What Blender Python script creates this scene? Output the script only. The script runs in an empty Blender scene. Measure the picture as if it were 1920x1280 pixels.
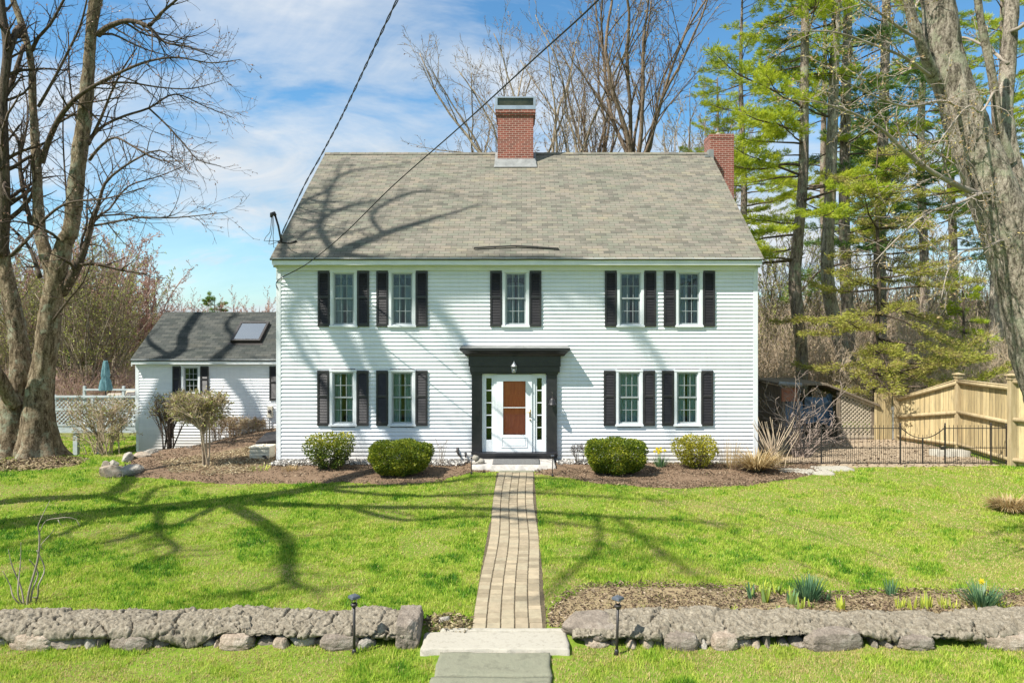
import bpy, math, random
import numpy as np
from mathutils import Vector, Matrix, noise as mnoise
R = math.radians
scene = bpy.context.scene
COL = scene.collection
F, CX, CY, H, D = 1280.0, 978.0, 621.0, 3.75, 18.8
SF = F / D

def P(px, py, Z):
    return Vector(((px - CX) * Z / F, Z, H - (py - CY) * Z / F))
def fx(px): return (px - CX) / SF
def fz(py): return H - (py - CY) / SF
def smooth(a, b, x):
    t = np.clip((np.asarray(x, float) - a) / (b - a), 0, 1)
    return t * t * (3 - 2 * t)
def ground_np(x, y):
    x = np.asarray(x, float); y = np.asarray(y, float)
    g = 0.12 * smooth(14.5, 17.6, y)
    g = g - 1.35 * smooth(19.2, 25.2, y) * smooth(-8.5, -15.5, x)
    g = g - 1.2 * smooth(26, 60, y) * smooth(-6, -20, x)
    g = g + 1.6 * smooth(26, 60, y) * smooth(4, 16, x)
    # the lawn in front of the low stone walls lies lower
    g = g - 0.075 * (1 - smooth(8.05, 8.75, y))
    g = g + 0.025 * np.sin(x * 0.9 + 1.3) * np.sin(y * 0.8) * smooth(9.5, 11, y)* (1 - smooth(15.5, 17, y))
    return g
def gz(x, y): return float(ground_np(x, y))
def GP(px, py):
    """point of the terrain seen at a pixel of the photograph (used once, to survey positions)"""
    Z = 6.0
    while Z < 80:
        X = (px - CX) * Z / F
        if H - (py - CY) * Z / F <= gz(X, Z): break
        Z += 0.02
    return Vector((X, Z, gz(X, Z)))

# ------------------------------------------------------------------ objects
def tag(o, label=None, cat=None, group=None, kind=None):
    if label: o['label'] = label
    if cat: o['category'] = cat
    if group: o['group'] = group
    if kind: o['kind'] = kind
    return o
def thing(name, label, cat, loc=(0, 0, 0), rotz=0.0, group=None):
    o = bpy.data.objects.new(name, None); COL.objects.link(o)
    o.empty_display_size = 0.2
    o.location = loc; o.rotation_euler = (0, 0, rotz)
    return tag(o, label, cat, group)
def children_of(o): return [c for c in bpy.data.objects if c.parent == o]
def dup(o, loc=None, rotz=None, label=None, scale=None, parent=None):
    kids = children_of(o)
    c = o.copy(); COL.objects.link(c)
    if parent is not None: c.parent = parent
    if loc is not None: c.location = loc
    if rotz is not None: c.rotation_euler = (0, 0, rotz)
    if scale is not None: c.scale = scale if hasattr(scale, '__len__') else (scale,) * 3
    if label: c['label'] = label
    for k in kids: dup(k, parent=c)
    return c

def uv_box(me):
    """box-projected UVs in metres"""
    nl = len(me.loops)
    if nl == 0: return
    uv = me.uv_layers.new(name='UVMap')
    co = np.empty(len(me.vertices) * 3, np.float32); me.vertices.foreach_get('co', co); co = co.reshape(-1, 3)
    li = np.empty(nl, np.int32); me.loops.foreach_get('vertex_index', li)
    npoly = len(me.polygons)
    nor = np.empty(npoly * 3, np.float32); me.polygons.foreach_get('normal', nor); nor = nor.reshape(-1, 3)
    tot = np.empty(npoly, np.int32); me.polygons.foreach_get('loop_total', tot)
    n = np.abs(np.repeat(nor, tot, axis=0)); c = co[li]
    out = np.empty((nl, 2), np.float32)
    xd = (n[:, 0] > n[:, 1]) & (n[:, 0] > n[:, 2]); zd = (n[:, 2] > n[:, 1]) & ~xd & (n[:, 2] > 0.85); yd = ~xd & ~zd
    out[xd] = c[xd][:, [1, 2]]; out[zd] = c[zd][:, [0, 1]]; out[yd] = c[yd][:, [0, 2]]
    uv.data.foreach_set('uv', out.ravel())

class MB:
    def __init__(s): s.v = []; s.f = []; s.m = []
    def add(s, vs, fs):
        b = len(s.v); s.v.extend([tuple(v) for v in vs]); s.f.extend([tuple(i + b for i in f) for f in fs]); return s
    def box(s, x0, x1, y0, y1, z0, z1):
        return s.add([(x0,y0,z0),(x1,y0,z0),(x1,y1,z0),(x0,y1,z0),(x0,y0,z1),(x1,y0,z1),(x1,y1,z1),(x0,y1,z1)],
            [(0,3,2,1),(4,5,6,7),(0,1,5,4),(1,2,6,5),(2,3,7,6),(3,0,4,7)])
    def bar(s, a, b, w, h, up=(0, 0, 1)):
        a = Vector(a); b = Vector(b); d = (b - a).normalized(); u = Vector(up)
        if abs(d.dot(u)) > 0.98: u = Vector((0, 1, 0))
        x = d.cross(u).normalized(); y = x.cross(d).normalized()
        vs = []
        for p in (a, b):
            for sx, sy in ((-1,-1),(1,-1),(1,1),(-1,1)): vs.append(p + x * (sx * w / 2) + y * (sy * h / 2))
        return s.add(vs, [(0,1,2,3),(7,6,5,4),(0,4,5,1),(1,5,6,2),(2,6,7,3),(3,7,4,0)])
    def quad(s, a, b, c, d): return s.add([a, b, c, d], [(0, 1, 2, 3)])
    def tube(s, pts, rad, n=8, cap=True):
        pts = [Vector(p) for p in pts]
        if not hasattr(rad, '__len__'): rad = [rad] * len(pts)
        m = len(pts)
        d0 = (pts[1] - pts[0]).normalized()
        u = d0.orthogonal().normalized()
        vs = []; pd = d0
        for i in range(m):
            d = (pts[min(i + 1, m - 1)] - pts[max(i - 1, 0)])
            if d.length < 1e-9: d = pd.copy()
            d.normalize()
            u = (u - d * u.dot(d))
            if u.length < 1e-6: u = d.orthogonal()
            u.normalize(); w = d.cross(u); r = rad[i]
            for k in range(n):
                a = 2 * math.pi * k / n
                vs.append(pts[i] + u * (math.cos(a) * r) + w * (math.sin(a) * r))
            pd = d
        fs = [(i*n+k, i*n+(k+1)%n, (i+1)*n+(k+1)%n, (i+1)*n+k) for i in range(m-1) for k in range(n)]
        if cap:
            fs.append(tuple(range(n))[::-1]); fs.append(tuple((m-1)*n+k for k in range(n)))
        return s.add(vs, fs)
    def lathe(s, c, prof, n=16):
        c = Vector(c); vs = []; m = len(prof)
        for r, z in prof:
            for k in range(n):
                a = 2*math.pi*k/n; vs.append((c.x+r*math.cos(a), c.y+r*math.sin(a), c.z+z))
        fs = [(i*n+k, i*n+(k+1)%n, (i+1)*n+(k+1)%n, (i+1)*n+k) for i in range(m-1) for k in range(n)]
        fs.append(tuple(range(n))[::-1]); fs.append(tuple((m-1)*n+k for k in range(n)))
        return s.add(vs, fs)
    def build(s, name, mat, parent=None, smooth_shade=False, bevel=0, tint=None):
        me = bpy.data.meshes.new(name)
        me.from_pydata(s.v, [], s.f); me.update()
        uv_box(me)
        if smooth_shade: me.polygons.foreach_set('use_smooth', [True] * len(me.polygons))
        if mat: me.materials.append(mat)
        if tint is not None:
            at = me.attributes.new('tint', 'FLOAT', 'FACE'); at.data.foreach_set('value', np.asarray(tint, np.float32))
        o = bpy.data.objects.new(name, me); COL.objects.link(o)
        if parent: o.parent = parent
        if bevel:
            b = o.modifiers.new('Bevel', 'BEVEL'); b.width = bevel; b.segments = 2; b.limit_method = 'ANGLE'
        return o

def np_mesh(name, V, Fi, mat, parent=None, tint=None, smooth_shade=False, uv=False):
    """V (n,3), Fi (m,k) same-size faces, tint per face"""
    me = bpy.data.meshes.new(name)
    V = np.ascontiguousarray(V, np.float32); Fi = np.ascontiguousarray(Fi, np.int32)
    m, k = Fi.shape
    me.vertices.add(len(V)); me.vertices.foreach_set('co', V.ravel())
    me.loops.add(m * k); me.loops.foreach_set('vertex_index', Fi.ravel())
    me.polygons.add(m); me.polygons.foreach_set('loop_start', np.arange(0, m * k, k, dtype=np.int32))
    me.update(calc_edges=True); me.validate()
    if smooth_shade: me.polygons.foreach_set('use_smooth', np.ones(len(me.polygons), bool))
    if tint is not None and len(me.polygons) == m:
        at = me.attributes.new('tint', 'FLOAT', 'FACE'); at.data.foreach_set('value', np.asarray(tint, np.float32))
    if uv: uv_box(me)
    me.materials.append(mat)
    o = bpy.data.objects.new(name, me); COL.objects.link(o)
    if parent: o.parent = parent
    return o

def leaf_arrays(C, Dr, L, W, rng, bend=0.0):
    """a kite-shaped leaf (quad) at each point C along direction Dr"""
    n = len(C)
    Dr = Dr / np.maximum(np.linalg.norm(Dr, axis=1, keepdims=True), 1e-6)
    A = rng.normal(size=(n, 3)); S = np.cross(Dr, A); S /= np.maximum(np.linalg.norm(S, axis=1, keepdims=True), 1e-6)
    L = np.broadcast_to(np.asarray(L, float), (n,))[:, None]; W = np.broadcast_to(np.asarray(W, float), (n,))[:, None]
    V = np.stack([C, C + Dr * L * .45 + S * W * .5, C + Dr * L, C + Dr * L * .45 - S * W * .5], 1).reshape(-1, 3)
    Fi = np.arange(n * 4).reshape(n, 4)
    return V, Fi

# ------------------------------------------------------------------ materials
def newmat(name):
    m = bpy.data.materials.new(name); m.use_nodes = True
    nt = m.node_tree; bs = nt.nodes['Principled BSDF']
    return m, nt, bs
def N(nt, t, **kw):
    n = nt.nodes.new(t)
    for k, v in kw.items():
        if k in n.inputs: n.inputs[k].default_value = v
        else: setattr(n, k, v)
    return n
def ramp(nt, stops, src=None, interp='LINEAR'):
    r = nt.nodes.new('ShaderNodeValToRGB'); r.color_ramp.interpolation = interp
    el = r.color_ramp.elements
    while len(el) < len(stops): el.new(0.5)
    for e, (p, c) in zip(el, stops):
        e.position = p; e.color = (*c, 1) if len(c) == 3 else c
    if src is not None: nt.links.new(src, r.inputs['Fac'])
    return r
def noise_tex(nt, scale, detail=4, rough=.6, vec=None, dist=0.0):
    n = N(nt, 'ShaderNodeTexNoise'); n.inputs['Scale'].default_value = scale; n.inputs['Detail'].default_value = detail
    n.inputs['Roughness'].default_value = rough; n.inputs['Distortion'].default_value = dist
    if vec is not None: nt.links.new(vec, n.inputs['Vector'])
    return n
def coord(nt, kind='Object', scale=(1, 1, 1), rot=(0, 0, 0)):
    t = N(nt, 'ShaderNodeTexCoord'); m = N(nt, 'ShaderNodeMapping')
    m.inputs['Scale'].default_value = scale; m.inputs['Rotation'].default_value = rot
    nt.links.new(t.outputs[kind], m.inputs['Vector']); return m.outputs['Vector']
def bump(nt, bs, h, strength=.5, dist=.01):
    b = N(nt, 'ShaderNodeBump'); b.inputs['Strength'].default_value = strength; b.inputs['Distance'].default_value = dist
    nt.links.new(h, b.inputs['Height']); nt.links.new(b.outputs['Normal'], bs.inputs['Normal']); return b
def mixc(nt, a, b, fac, mode='MIX'):
    m = N(nt, 'ShaderNodeMix', data_type='RGBA', blend_type=mode)
    for src, idx in ((fac, 0), (a, 6), (b, 7)):
        if hasattr(src, 'links'): nt.links.new(src, m.inputs[idx])
        elif idx == 0: m.inputs[0].default_value = src
        else: m.inputs[idx].default_value = (*src, 1)
    return m.outputs[2]

def m_var(name, c1, c2, scale=3, rough=.7, bmp=0, bscale=60, kind='Object', stretch=(1,1,1), metallic=0, spec=.5, c3=None):
    m, nt, bs = newmat(name)
    v = coord(nt, kind, stretch)
    n = noise_tex(nt, scale, 6, .65, v)
    st = [(.3, c1), (.7, c2)] if c3 is None else [(.25, c1), (.5, c2), (.75, c3)]
    r = ramp(nt, st, n.outputs['Fac'])
    nt.links.new(r.outputs['Color'], bs.inputs['Base Color'])
    bs.inputs['Roughness'].default_value = rough; bs.inputs['Metallic'].default_value = metallic
    bs.inputs['Specular IOR Level'].default_value = spec
    if bmp:
        n2 = noise_tex(nt, bscale, 4, .6, v); bump(nt, bs, n2.outputs['Fac'], bmp, .01)
    return m
def m_leaf(name, stops, trans=.35, rough=.55, clump=0.0, cscale=.7):
    """foliage: hue from a per-leaf tint, mixed with slow clump noise; some light passes through"""
    m, nt, bs = newmat(name)
    a = N(nt, 'ShaderNodeAttribute', attribute_name='tint')
    fac = a.outputs['Fac']
    if clump:
        n = noise_tex(nt, cscale, 3, .5, coord(nt, 'Object'))
        mr = N(nt, 'ShaderNodeMapRange'); mr.inputs[1].default_value = .3; mr.inputs[2].default_value = .7
        nt.links.new(n.outputs['Fac'], mr.inputs[0])
        mx = N(nt, 'ShaderNodeMix', data_type='FLOAT'); mx.inputs[0].default_value = clump
        nt.links.new(fac, mx.inputs[2]); nt.links.new(mr.outputs[0], mx.inputs[3]); fac = mx.outputs[0]
    r = ramp(nt, stops, fac)
    nt.links.new(r.outputs['Color'], bs.inputs['Base Color'])
    bs.inputs['Roughness'].default_value = rough; bs.inputs['Specular IOR Level'].default_value = .25
    if trans:
        t = N(nt, 'ShaderNodeBsdfTranslucent'); nt.links.new(r.outputs['Color'], t.inputs['Color'])
        mx = N(nt, 'ShaderNodeMixShader'); mx.inputs[0].default_value = trans
        nt.links.new(bs.outputs[0], mx.inputs[1]); nt.links.new(t.outputs[0], mx.inputs[2])
        nt.links.new(mx.outputs[0], nt.nodes['Material Output'].inputs['Surface'])
    return m
def m_bark(name, dark, mid, light, scale=5, lichen=None):
    """furrowed bark: long vertical ridges, broken plates, patches of lichen"""
    m, nt, bs = newmat(name)
    v = coord(nt, 'Object', (1, 1, .24)); vi = coord(nt, 'Object', (1, 1, .6))
    n = noise_tex(nt, scale*2.2, 8, .72, v, .9)
    n2 = noise_tex(nt, scale*7, 6, .75, vi, .4)
    n3 = noise_tex(nt, scale*.5, 4, .6, vi)
    mx = N(nt, 'ShaderNodeMix', data_type='FLOAT'); mx.inputs[0].default_value = .42
    nt.links.new(n.outputs['Fac'], mx.inputs[2]); nt.links.new(n2.outputs['Fac'], mx.inputs[3])
    r = ramp(nt, [(.36, tuple(c*.45 for c in dark)), (.44, dark), (.52, mid), (.64, light)], mx.outputs[0])
    r3 = ramp(nt, [(.3, (.7,.68,.66)), (.7, (1.2,1.18,1.15))], n3.outputs['Fac'])
    c = mixc(nt, r.outputs['Color'], r3.outputs['Color'], .8, 'MULTIPLY')
    if lichen:
        nl = noise_tex(nt, 2.6, 7, .75, coord(nt, 'Object'))
        rl = ramp(nt, [(.53, (0, 0, 0)), (.62, (.8, .8, .8))], nl.outputs['Fac'])
        c = mixc(nt, c, lichen, rl.outputs['Color'])
    nt.links.new(c, bs.inputs['Base Color'])
    bs.inputs['Roughness'].default_value = .9; bs.inputs['Specular IOR Level'].default_value = .15
    bump(nt, bs, mx.outputs[0], 1.0, .06)
    return m

def m_siding():
    """white vinyl: faint chalking, a little splash dirt that climbs unevenly from the ground"""
    m, nt, bs = newmat('white_vinyl'); v = coord(nt, 'Object')
    n = noise_tex(nt, 1.4, 6, .65, coord(nt, 'Object', (.5, 1, 2.2))); r = ramp(nt, [(.3, (.62,.645,.675)), (.6, (.745,.75,.755))], n.outputs['Fac'])
    st = noise_tex(nt, 3.5, 5, .7, coord(nt, 'Object', (3, 1, .25))); rs = ramp(nt, [(.5, (1,1,1)), (.75, (.86,.86,.84))], st.outputs['Fac'])
    c = mixc(nt, r.outputs['Color'], rs.outputs['Color'], .7, 'MULTIPLY')
    s = N(nt, 'ShaderNodeSeparateXYZ'); nt.links.new(v, s.inputs[0])
    dn = noise_tex(nt, 2.5, 5, .7, coord(nt, 'Object', (1, 1, .5))); ad = N(nt, 'ShaderNodeMath', operation='MULTIPLY_ADD'); ad.inputs[1].default_value = -.7; nt.links.new(dn.outputs['Fac'], ad.inputs[0]); nt.links.new(s.outputs['Z'], ad.inputs[2])
    mr = N(nt, 'ShaderNodeMapRange'); mr.inputs[1].default_value = .45; mr.inputs[2].default_value = -.25; mr.inputs[3].default_value = 0; mr.inputs[4].default_value = .55; nt.links.new(ad.outputs[0], mr.inputs[0])
    c = mixc(nt, c, (.42,.37,.3), mr.outputs[0]); nt.links.new(c, bs.inputs['Base Color']); bs.inputs['Roughness'].default_value = .45
    return m
M = {}
M['white'] = m_siding()
M['trim'] = m_var('white_trim', (.6,.63,.65), (.72,.735,.74), 2.5, .4)
M['black'] = m_var('black_paint', (.012,.012,.016), (.028,.027,.028), 6, .38)
M['shutter'] = m_var('shutter_paint', (.014,.013,.016), (.03,.027,.027), 5, .45)
M['darkmetal'] = m_var('dark_iron', (.012,.011,.011), (.035,.028,.024), 14, .5)
M['silver'] = m_var('grey_metal', (.35,.37,.38), (.5,.52,.53), 4, .35, metallic=.7)
M['lead'] = m_var('lead_flashing', (.14,.145,.14), (.25,.255,.245), 5, .6)
M['stone_sill'] = m_var('granite', (.3,.28,.25), (.5,.47,.43), 9, .85, .5, 80)
M['conc'] = m_var('pale_concrete', (.24,.22,.175), (.36,.335,.275), 14, .9, .9, 90, c3=(.31,.285,.23))
M['blue'] = m_var('bluestone', (.1,.1,.07), (.18,.18,.125), 5, .85, .8, 25, c3=(.14,.145,.1))
M['rubber'] = m_var('mat_fibre', (.03,.03,.03), (.2,.2,.19), 70, .95)
M['foundation'] = m_var('foundation', (.16,.12,.09), (.26,.2,.16), 5, .9)
M['brassy'] = m_var('brass', (.4,.28,.1), (.5,.36,.15), 6, .3, metallic=.8)
M['doorwood'] = m_var('door_wood', (.58,.095,.03), (.74,.19,.06), 5, .4, stretch=(6, 6, .6))
M['darkroom'] = m_var('room_paint', (.25,.26,.25), (.34,.35,.33), 1, .9)
M['sheer'] = m_var('sheer_curtain', (.42,.55,.56), (.68,.76,.75), 2.2, .9, stretch=(5, 5, .4))
M['valance'] = m_var('valance_cloth', (.06,.08,.085), (.12,.15,.15), 9, .9)
M['beige'] = m_var('beige_plastic', (.5,.46,.36), (.6,.55,.44), 4, .6)
M['deck'] = m_var('weathered_deck', (.3,.33,.33), (.48,.52,.51), 3, .8, stretch=(1, 1, 3))
M['cloth_teal'] = m_var('parasol_cloth', (.02,.09,.1), (.13,.24,.26), 7, .9, stretch=(2, 2, .5))
M['cushion'] = m_var('patio_cushion', (.36,.31,.24), (.46,.4,.32), 6, .9)
M['cable'] = m_var('cable_rubber', (.008,.008,.009), (.02,.02,.02), 8, .6)
M['tarp'] = m_var('blue_tarp', (.03,.07,.12), (.1,.17,.25), 3.5, .45, .6, 12)
M['shedwood'] = m_var('shed_wood', (.09,.07,.05), (.24,.19,.13), 5, .9, .4, 30, stretch=(4, 4, .5))
M['lattice'] = m_var('lattice_wood', (.3,.25,.18), (.46,.39,.29), 5, .85)
def m_fence():
    m, nt, bs = newmat('cedar_boards')
    v = coord(nt, 'UV')
    br = N(nt, 'ShaderNodeTexBrick'); br.offset = 0; br.squash = 1
    for k, x in (('Scale', 1.0), ('Brick Width', .14), ('Row Height', 6.0), ('Mortar Size', .004), ('Mortar Smooth', .1), ('Bias', 0)): br.inputs[k].default_value = x
    br.inputs['Color1'].default_value = (.35,.275,.145,1); br.inputs['Color2'].default_value = (.57,.46,.255,1); br.inputs['Mortar'].default_value = (.12,.085,.04,1)
    nt.links.new(v, br.inputs['Vector'])
    n = noise_tex(nt, 3.2, 6, .7, coord(nt, 'UV', (5, .7, 1)))
    r = ramp(nt, [(.3, (.42,.4,.38)), (.45, (.85,.84,.82)), (.58, (1.05,1,.92)), (.75, (1.25,1.15,.95))], n.outputs['Fac'])
    c = mixc(nt, br.outputs['Color'], r.outputs['Color'], .8, 'MULTIPLY')
    nt.links.new(c, bs.inputs['Base Color']); bs.inputs['Roughness'].default_value = .85
    bump(nt, bs, br.outputs['Fac'], -.6, .01)
    return m
M['fence'] = m_fence()
M['post'] = m_var('cedar_post', (.27,.2,.1), (.45,.36,.21), 4, .85, .4, 40, stretch=(3, 3, .4))

def m_brick():
    m, nt, bs = newmat('red_brick')
    v = coord(nt, 'UV')
    br = N(nt, 'ShaderNodeTexBrick')
    for k, x in (('Scale', 1.0), ('Brick Width', .205), ('Row Height', .07), ('Mortar Size', .007), ('Mortar Smooth', .15), ('Bias', -.1)): br.inputs[k].default_value = x
    br.inputs['Color1'].default_value = (.16,.045,.03,1); br.inputs['Color2'].default_value = (.27,.07,.045,1); br.inputs['Mortar'].default_value = (.42,.31,.25,1)
    nt.links.new(v, br.inputs['Vector'])
    n = noise_tex(nt, 14, 5, .7, v); r = ramp(nt, [(.3, (.7,.7,.7)), (.7, (1.15,1.15,1.15))], n.outputs['Fac'])
    c = mixc(nt, br.outputs['Color'], r.outputs['Color'], .8, 'MULTIPLY')
    nt.links.new(c, bs.inputs['Base Color']); bs.inputs['Roughness'].default_value = .9
    bump(nt, bs, br.outputs['Fac'], -.8, .012)
    return m
M['brick'] = m_brick()
def m_shingle(name, cols, course=.135, wide=.3, stain=None, hue=((.8,.86,.8), (1.12,1.06,.96))):
    m, nt, bs = newmat(name)
    v = coord(nt, 'UV')
    br = N(nt, 'ShaderNodeTexBrick'); br.offset = .5
    for k, x in (('Scale', 1.0), ('Brick Width', wide), ('Row Height', course), ('Mortar Size', .006), ('Mortar Smooth', .2), ('Bias', 0)): br.inputs[k].default_value = x
    br.inputs['Color1'].default_value = (0,0,0,1); br.inputs['Color2'].default_value = (1,1,1,1); br.inputs['Mortar'].default_value = (.5,.5,.5,1)
    nt.links.new(v, br.inputs['Vector'])
    n = noise_tex(nt, 2.6, 5, .7, coord(nt, 'UV', (.45, 1.6, 1)))
    mx = N(nt, 'ShaderNodeMix', data_type='FLOAT'); mx.inputs[0].default_value = .62
    nt.links.new(br.outputs['Color'], mx.inputs[2]); nt.links.new(n.outputs['Fac'], mx.inputs[3])
    r = ramp(nt, cols, mx.outputs[0])
    nh = noise_tex(nt, 1.1, 5, .7, coord(nt, 'UV', (.5, 1.3, 1))); rh = ramp(nt, [(.3, hue[0]), (.5, (1,1,1)), (.7, hue[1])], nh.outputs['Fac'])
    g = noise_tex(nt, 160, 2, .5, v); rg = ramp(nt, [(.3, (.75,.75,.75)), (.7, (1.2,1.2,1.2))], g.outputs['Fac'])
    c = mixc(nt, r.outputs['Color'], rg.outputs['Color'], .6, 'MULTIPLY'); c = mixc(nt, c, rh.outputs['Color'], 1.0, 'MULTIPLY')
    gap = ramp(nt, [(0, (1,1,1)), (.7, (.34,.34,.32))], br.outputs['Fac'])
    c = mixc(nt, c, gap.outputs['Color'], 1.0, 'MULTIPLY')
    if stain:
        ns = noise_tex(nt, .5, 4, .6, coord(nt, 'UV', (1, .5, 1))); rs = ramp(nt, [(.5, (0,0,0)), (.72, (.75,.75,.75))], ns.outputs['Fac'])
        c = mixc(nt, c, stain, rs.outputs['Color'])
    nt.links.new(c, bs.inputs['Base Color']); bs.inputs['Roughness'].default_value = .92; bs.inputs['Specular IOR Level'].default_value = .2
    bump(nt, bs, br.outputs['Fac'], -.8, .012)
    return m
M['roof'] = m_shingle('weathered_shingles', [(.22,(.08,.08,.065)), (.4,(.155,.14,.115)), (.5,(.165,.165,.128)), (.6,(.195,.17,.14)), (.72,(.205,.19,.14)), (.88,(.26,.23,.185))], stain=None)
M['roof2'] = m_shingle('dark_shingles', [(.25,(.035,.04,.038)), (.5,(.058,.062,.057)), (.8,(.095,.095,.084))])
def m_pavers():
    m, nt, bs = newmat('tan_pavers')
    a = N(nt, 'ShaderNodeAttribute', attribute_name='tint')
    r = ramp(nt, [(0, (.22,.18,.115)), (.35, (.29,.235,.155)), (.75, (.3,.255,.17)), (1, (.36,.29,.19))], a.outputs['Fac'])
    n = noise_tex(nt, 9, 6, .7, coord(nt, 'Object')); rn = ramp(nt, [(.3, (.72,.72,.72)), (.7, (1.15,1.15,1.15))], n.outputs['Fac'])
    c = mixc(nt, r.outputs['Color'], rn.outputs['Color'], .8, 'MULTIPLY')
    nt.links.new(c, bs.inputs['Base Color']); bs.inputs['Roughness'].default_value = .9
    n2 = noise_tex(nt, 70, 3, .6, coord(nt, 'Object')); bump(nt, bs, n2.outputs['Fac'], .5, .006)
    return m
M['paver'] = m_pavers()
def m_glass(name, tint=(.55,.6,.6), refl=.1):
    m, nt, bs = newmat(name)
    t = N(nt, 'ShaderNodeBsdfTransparent'); t.inputs['Color'].default_value = (*tint, 1)
    g = N(nt, 'ShaderNodeBsdfGlossy'); g.inputs['Roughness'].default_value = .02; g.inputs['Color'].default_value = (.9,.95,1,1)
    fr = N(nt, 'ShaderNodeFresnel'); fr.inputs['IOR'].default_value = 1.5
    ad = N(nt, 'ShaderNodeMath', operation='ADD'); ad.inputs[1].default_value = refl; nt.links.new(fr.outputs[0], ad.inputs[0])
    n = noise_tex(nt, 1.3, 2, .5, coord(nt, 'Object')); bb = N(nt, 'ShaderNodeBump'); bb.inputs['Strength'].default_value = .05; bb.inputs['Distance'].default_value = .05
    nt.links.new(n.outputs['Fac'], bb.inputs['Height']); nt.links.new(bb.outputs[0], g.inputs['Normal'])
    mx = N(nt, 'ShaderNodeMixShader'); nt.links.new(ad.outputs[0], mx.inputs[0]); nt.links.new(t.outputs[0], mx.inputs[1]); nt.links.new(g.outputs[0], mx.inputs[2])
    nt.links.new(mx.outputs[0], nt.nodes['Material Output'].inputs['Surface'])
    return m
M['glass'] = m_glass('window_glass', (.76,.83,.84), -.01)
M['doorglass'] = m_glass('storm_glass', (.97,.95,.95), -.025)
M['skyglass'] = m_glass('skylight_glass', (.75,.8,.82), .5)

M['bark_maple'] = m_bark('maple_bark', (.075,.055,.033), (.2,.155,.1), (.4,.33,.235), 4, lichen=(.26,.27,.19))
M['bark_grey'] = m_bark('grey_bark', (.1,.085,.065), (.31,.265,.21), (.52,.47,.39), 5, lichen=(.32,.32,.22))
M['bark_dark'] = m_bark('dark_bark', (.05,.038,.028), (.13,.1,.072), (.23,.185,.14), 6)
M['bark_pale'] = m_bark('pale_bark', (.14,.115,.085), (.3,.25,.18), (.42,.37,.28), 5)
M['bark_pine'] = m_bark('pine_bark', (.09,.07,.055), (.25,.2,.16), (.42,.37,.31), 5, lichen=(.28,.3,.2))
M['twig'] = m_var('twig_bark', (.1,.075,.055), (.22,.17,.12), 3, .85)
M['twig_tan'] = m_var('tan_twig', (.3,.225,.155), (.5,.4,.28), 2.5, .85)
M['twig_dark'] = m_var('dark_twig', (.04,.03,.022), (.1,.075,.055), 3, .85)
M['twig_grey'] = m_var('grey_twig', (.17,.14,.11), (.34,.29,.23), 3, .85)
M['twig_red'] = m_var('reddish_twig', (.27,.17,.13), (.44,.3,.24), 3, .85)
# ================================================================== camera, light, sky
cam = bpy.data.cameras.new('camera'); camo = bpy.data.objects.new('camera', cam); COL.objects.link(camo)
camo.location = (0, 0, H); camo.rotation_euler = (R(90), 0, 0)
cam.sensor_width = 36; cam.lens = 36 * F / 1920
cam.shift_x = -(CX - 960) / 1920; cam.shift_y = (CY - 640) / 1920 * -1 * -1 * -1
cam.shift_y = -(640 - CY) / 1920
cam.clip_start = .1; cam.clip_end = 4000
scene.camera = camo
LT = Vector((.65, .44, -1.0))            # the way the sunlight travels
sun = bpy.data.lights.new('sun', 'SUN'); so = bpy.data.objects.new('sun', sun); COL.objects.link(so)
sun.energy = 4.6; sun.angle = R(.53); sun.color = (1, .955, .88)
so.rotation_euler = LT.to_track_quat('-Z', 'Y').to_euler(); so.location = (-20, -14, 40)
scene.view_settings.view_transform = 'Standard'; scene.view_settings.look = 'None'
scene.view_settings.exposure = 1.0; scene.view_settings.gamma = 1
scene.cycles.max_bounces = 6; scene.cycles.transparent_max_bounces = 12

w = bpy.data.worlds.new('World'); scene.world = w; w.use_nodes = True
nt = w.node_tree; bg = nt.nodes['Background']; bg.inputs['Strength'].default_value = .1
sky = N(nt, 'ShaderNodeTexSky', sky_type='NISHITA'); sky.sun_disc = False
sky.sun_elevation = math.atan2(1, math.hypot(.65, .44)); sky.sun_rotation = math.atan2(-LT.x, -LT.y)
sky.air_density = 1.0; sky.dust_density = .5; sky.ozone_density = 2.5
tc = N(nt, 'ShaderNodeTexCoord'); sp = N(nt, 'ShaderNodeSeparateXYZ'); nt.links.new(tc.outputs['Generated'], sp.inputs[0])
zz = N(nt, 'ShaderNodeMath', operation='MAXIMUM'); zz.inputs[1].default_value = 0; nt.links.new(sp.outputs['Z'], zz.inputs[0])
za = N(nt, 'ShaderNodeMath', operation='ADD'); za.inputs[1].default_value = .30; nt.links.new(zz.outputs[0], za.inputs[0])
dv = N(nt, 'ShaderNodeVectorMath', operation='DIVIDE'); cb = N(nt, 'ShaderNodeCombineXYZ')
for k in range(3): nt.links.new(za.outputs[0], cb.inputs[k])
nt.links.new(tc.outputs['Generated'], dv.inputs[0]); nt.links.new(cb.outputs[0], dv.inputs[1])
mp = N(nt, 'ShaderNodeMapping'); mp.inputs['Location'].default_value = (2.2, 6.1, 3); mp.inputs['Scale'].default_value = (.75, 1.0, .9)
nt.links.new(dv.outputs[0], mp.inputs['Vector'])
c1 = noise_tex(nt, 1.15, 9, .6, mp.outputs[0], .35)
c2 = noise_tex(nt, 3.2, 6, .6, mp.outputs[0], .6)
mxn = N(nt, 'ShaderNodeMix', data_type='FLOAT'); mxn.inputs[0].default_value = .32
nt.links.new(c1.outputs['Fac'], mxn.inputs[2]); nt.links.new(c2.outputs['Fac'], mxn.inputs[3])
cr = ramp(nt, [(.44, (0, 0, 0)), (.50, (.45, .45, .45)), (.60, (.97, .97, .97))], mxn.outputs[0])
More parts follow.
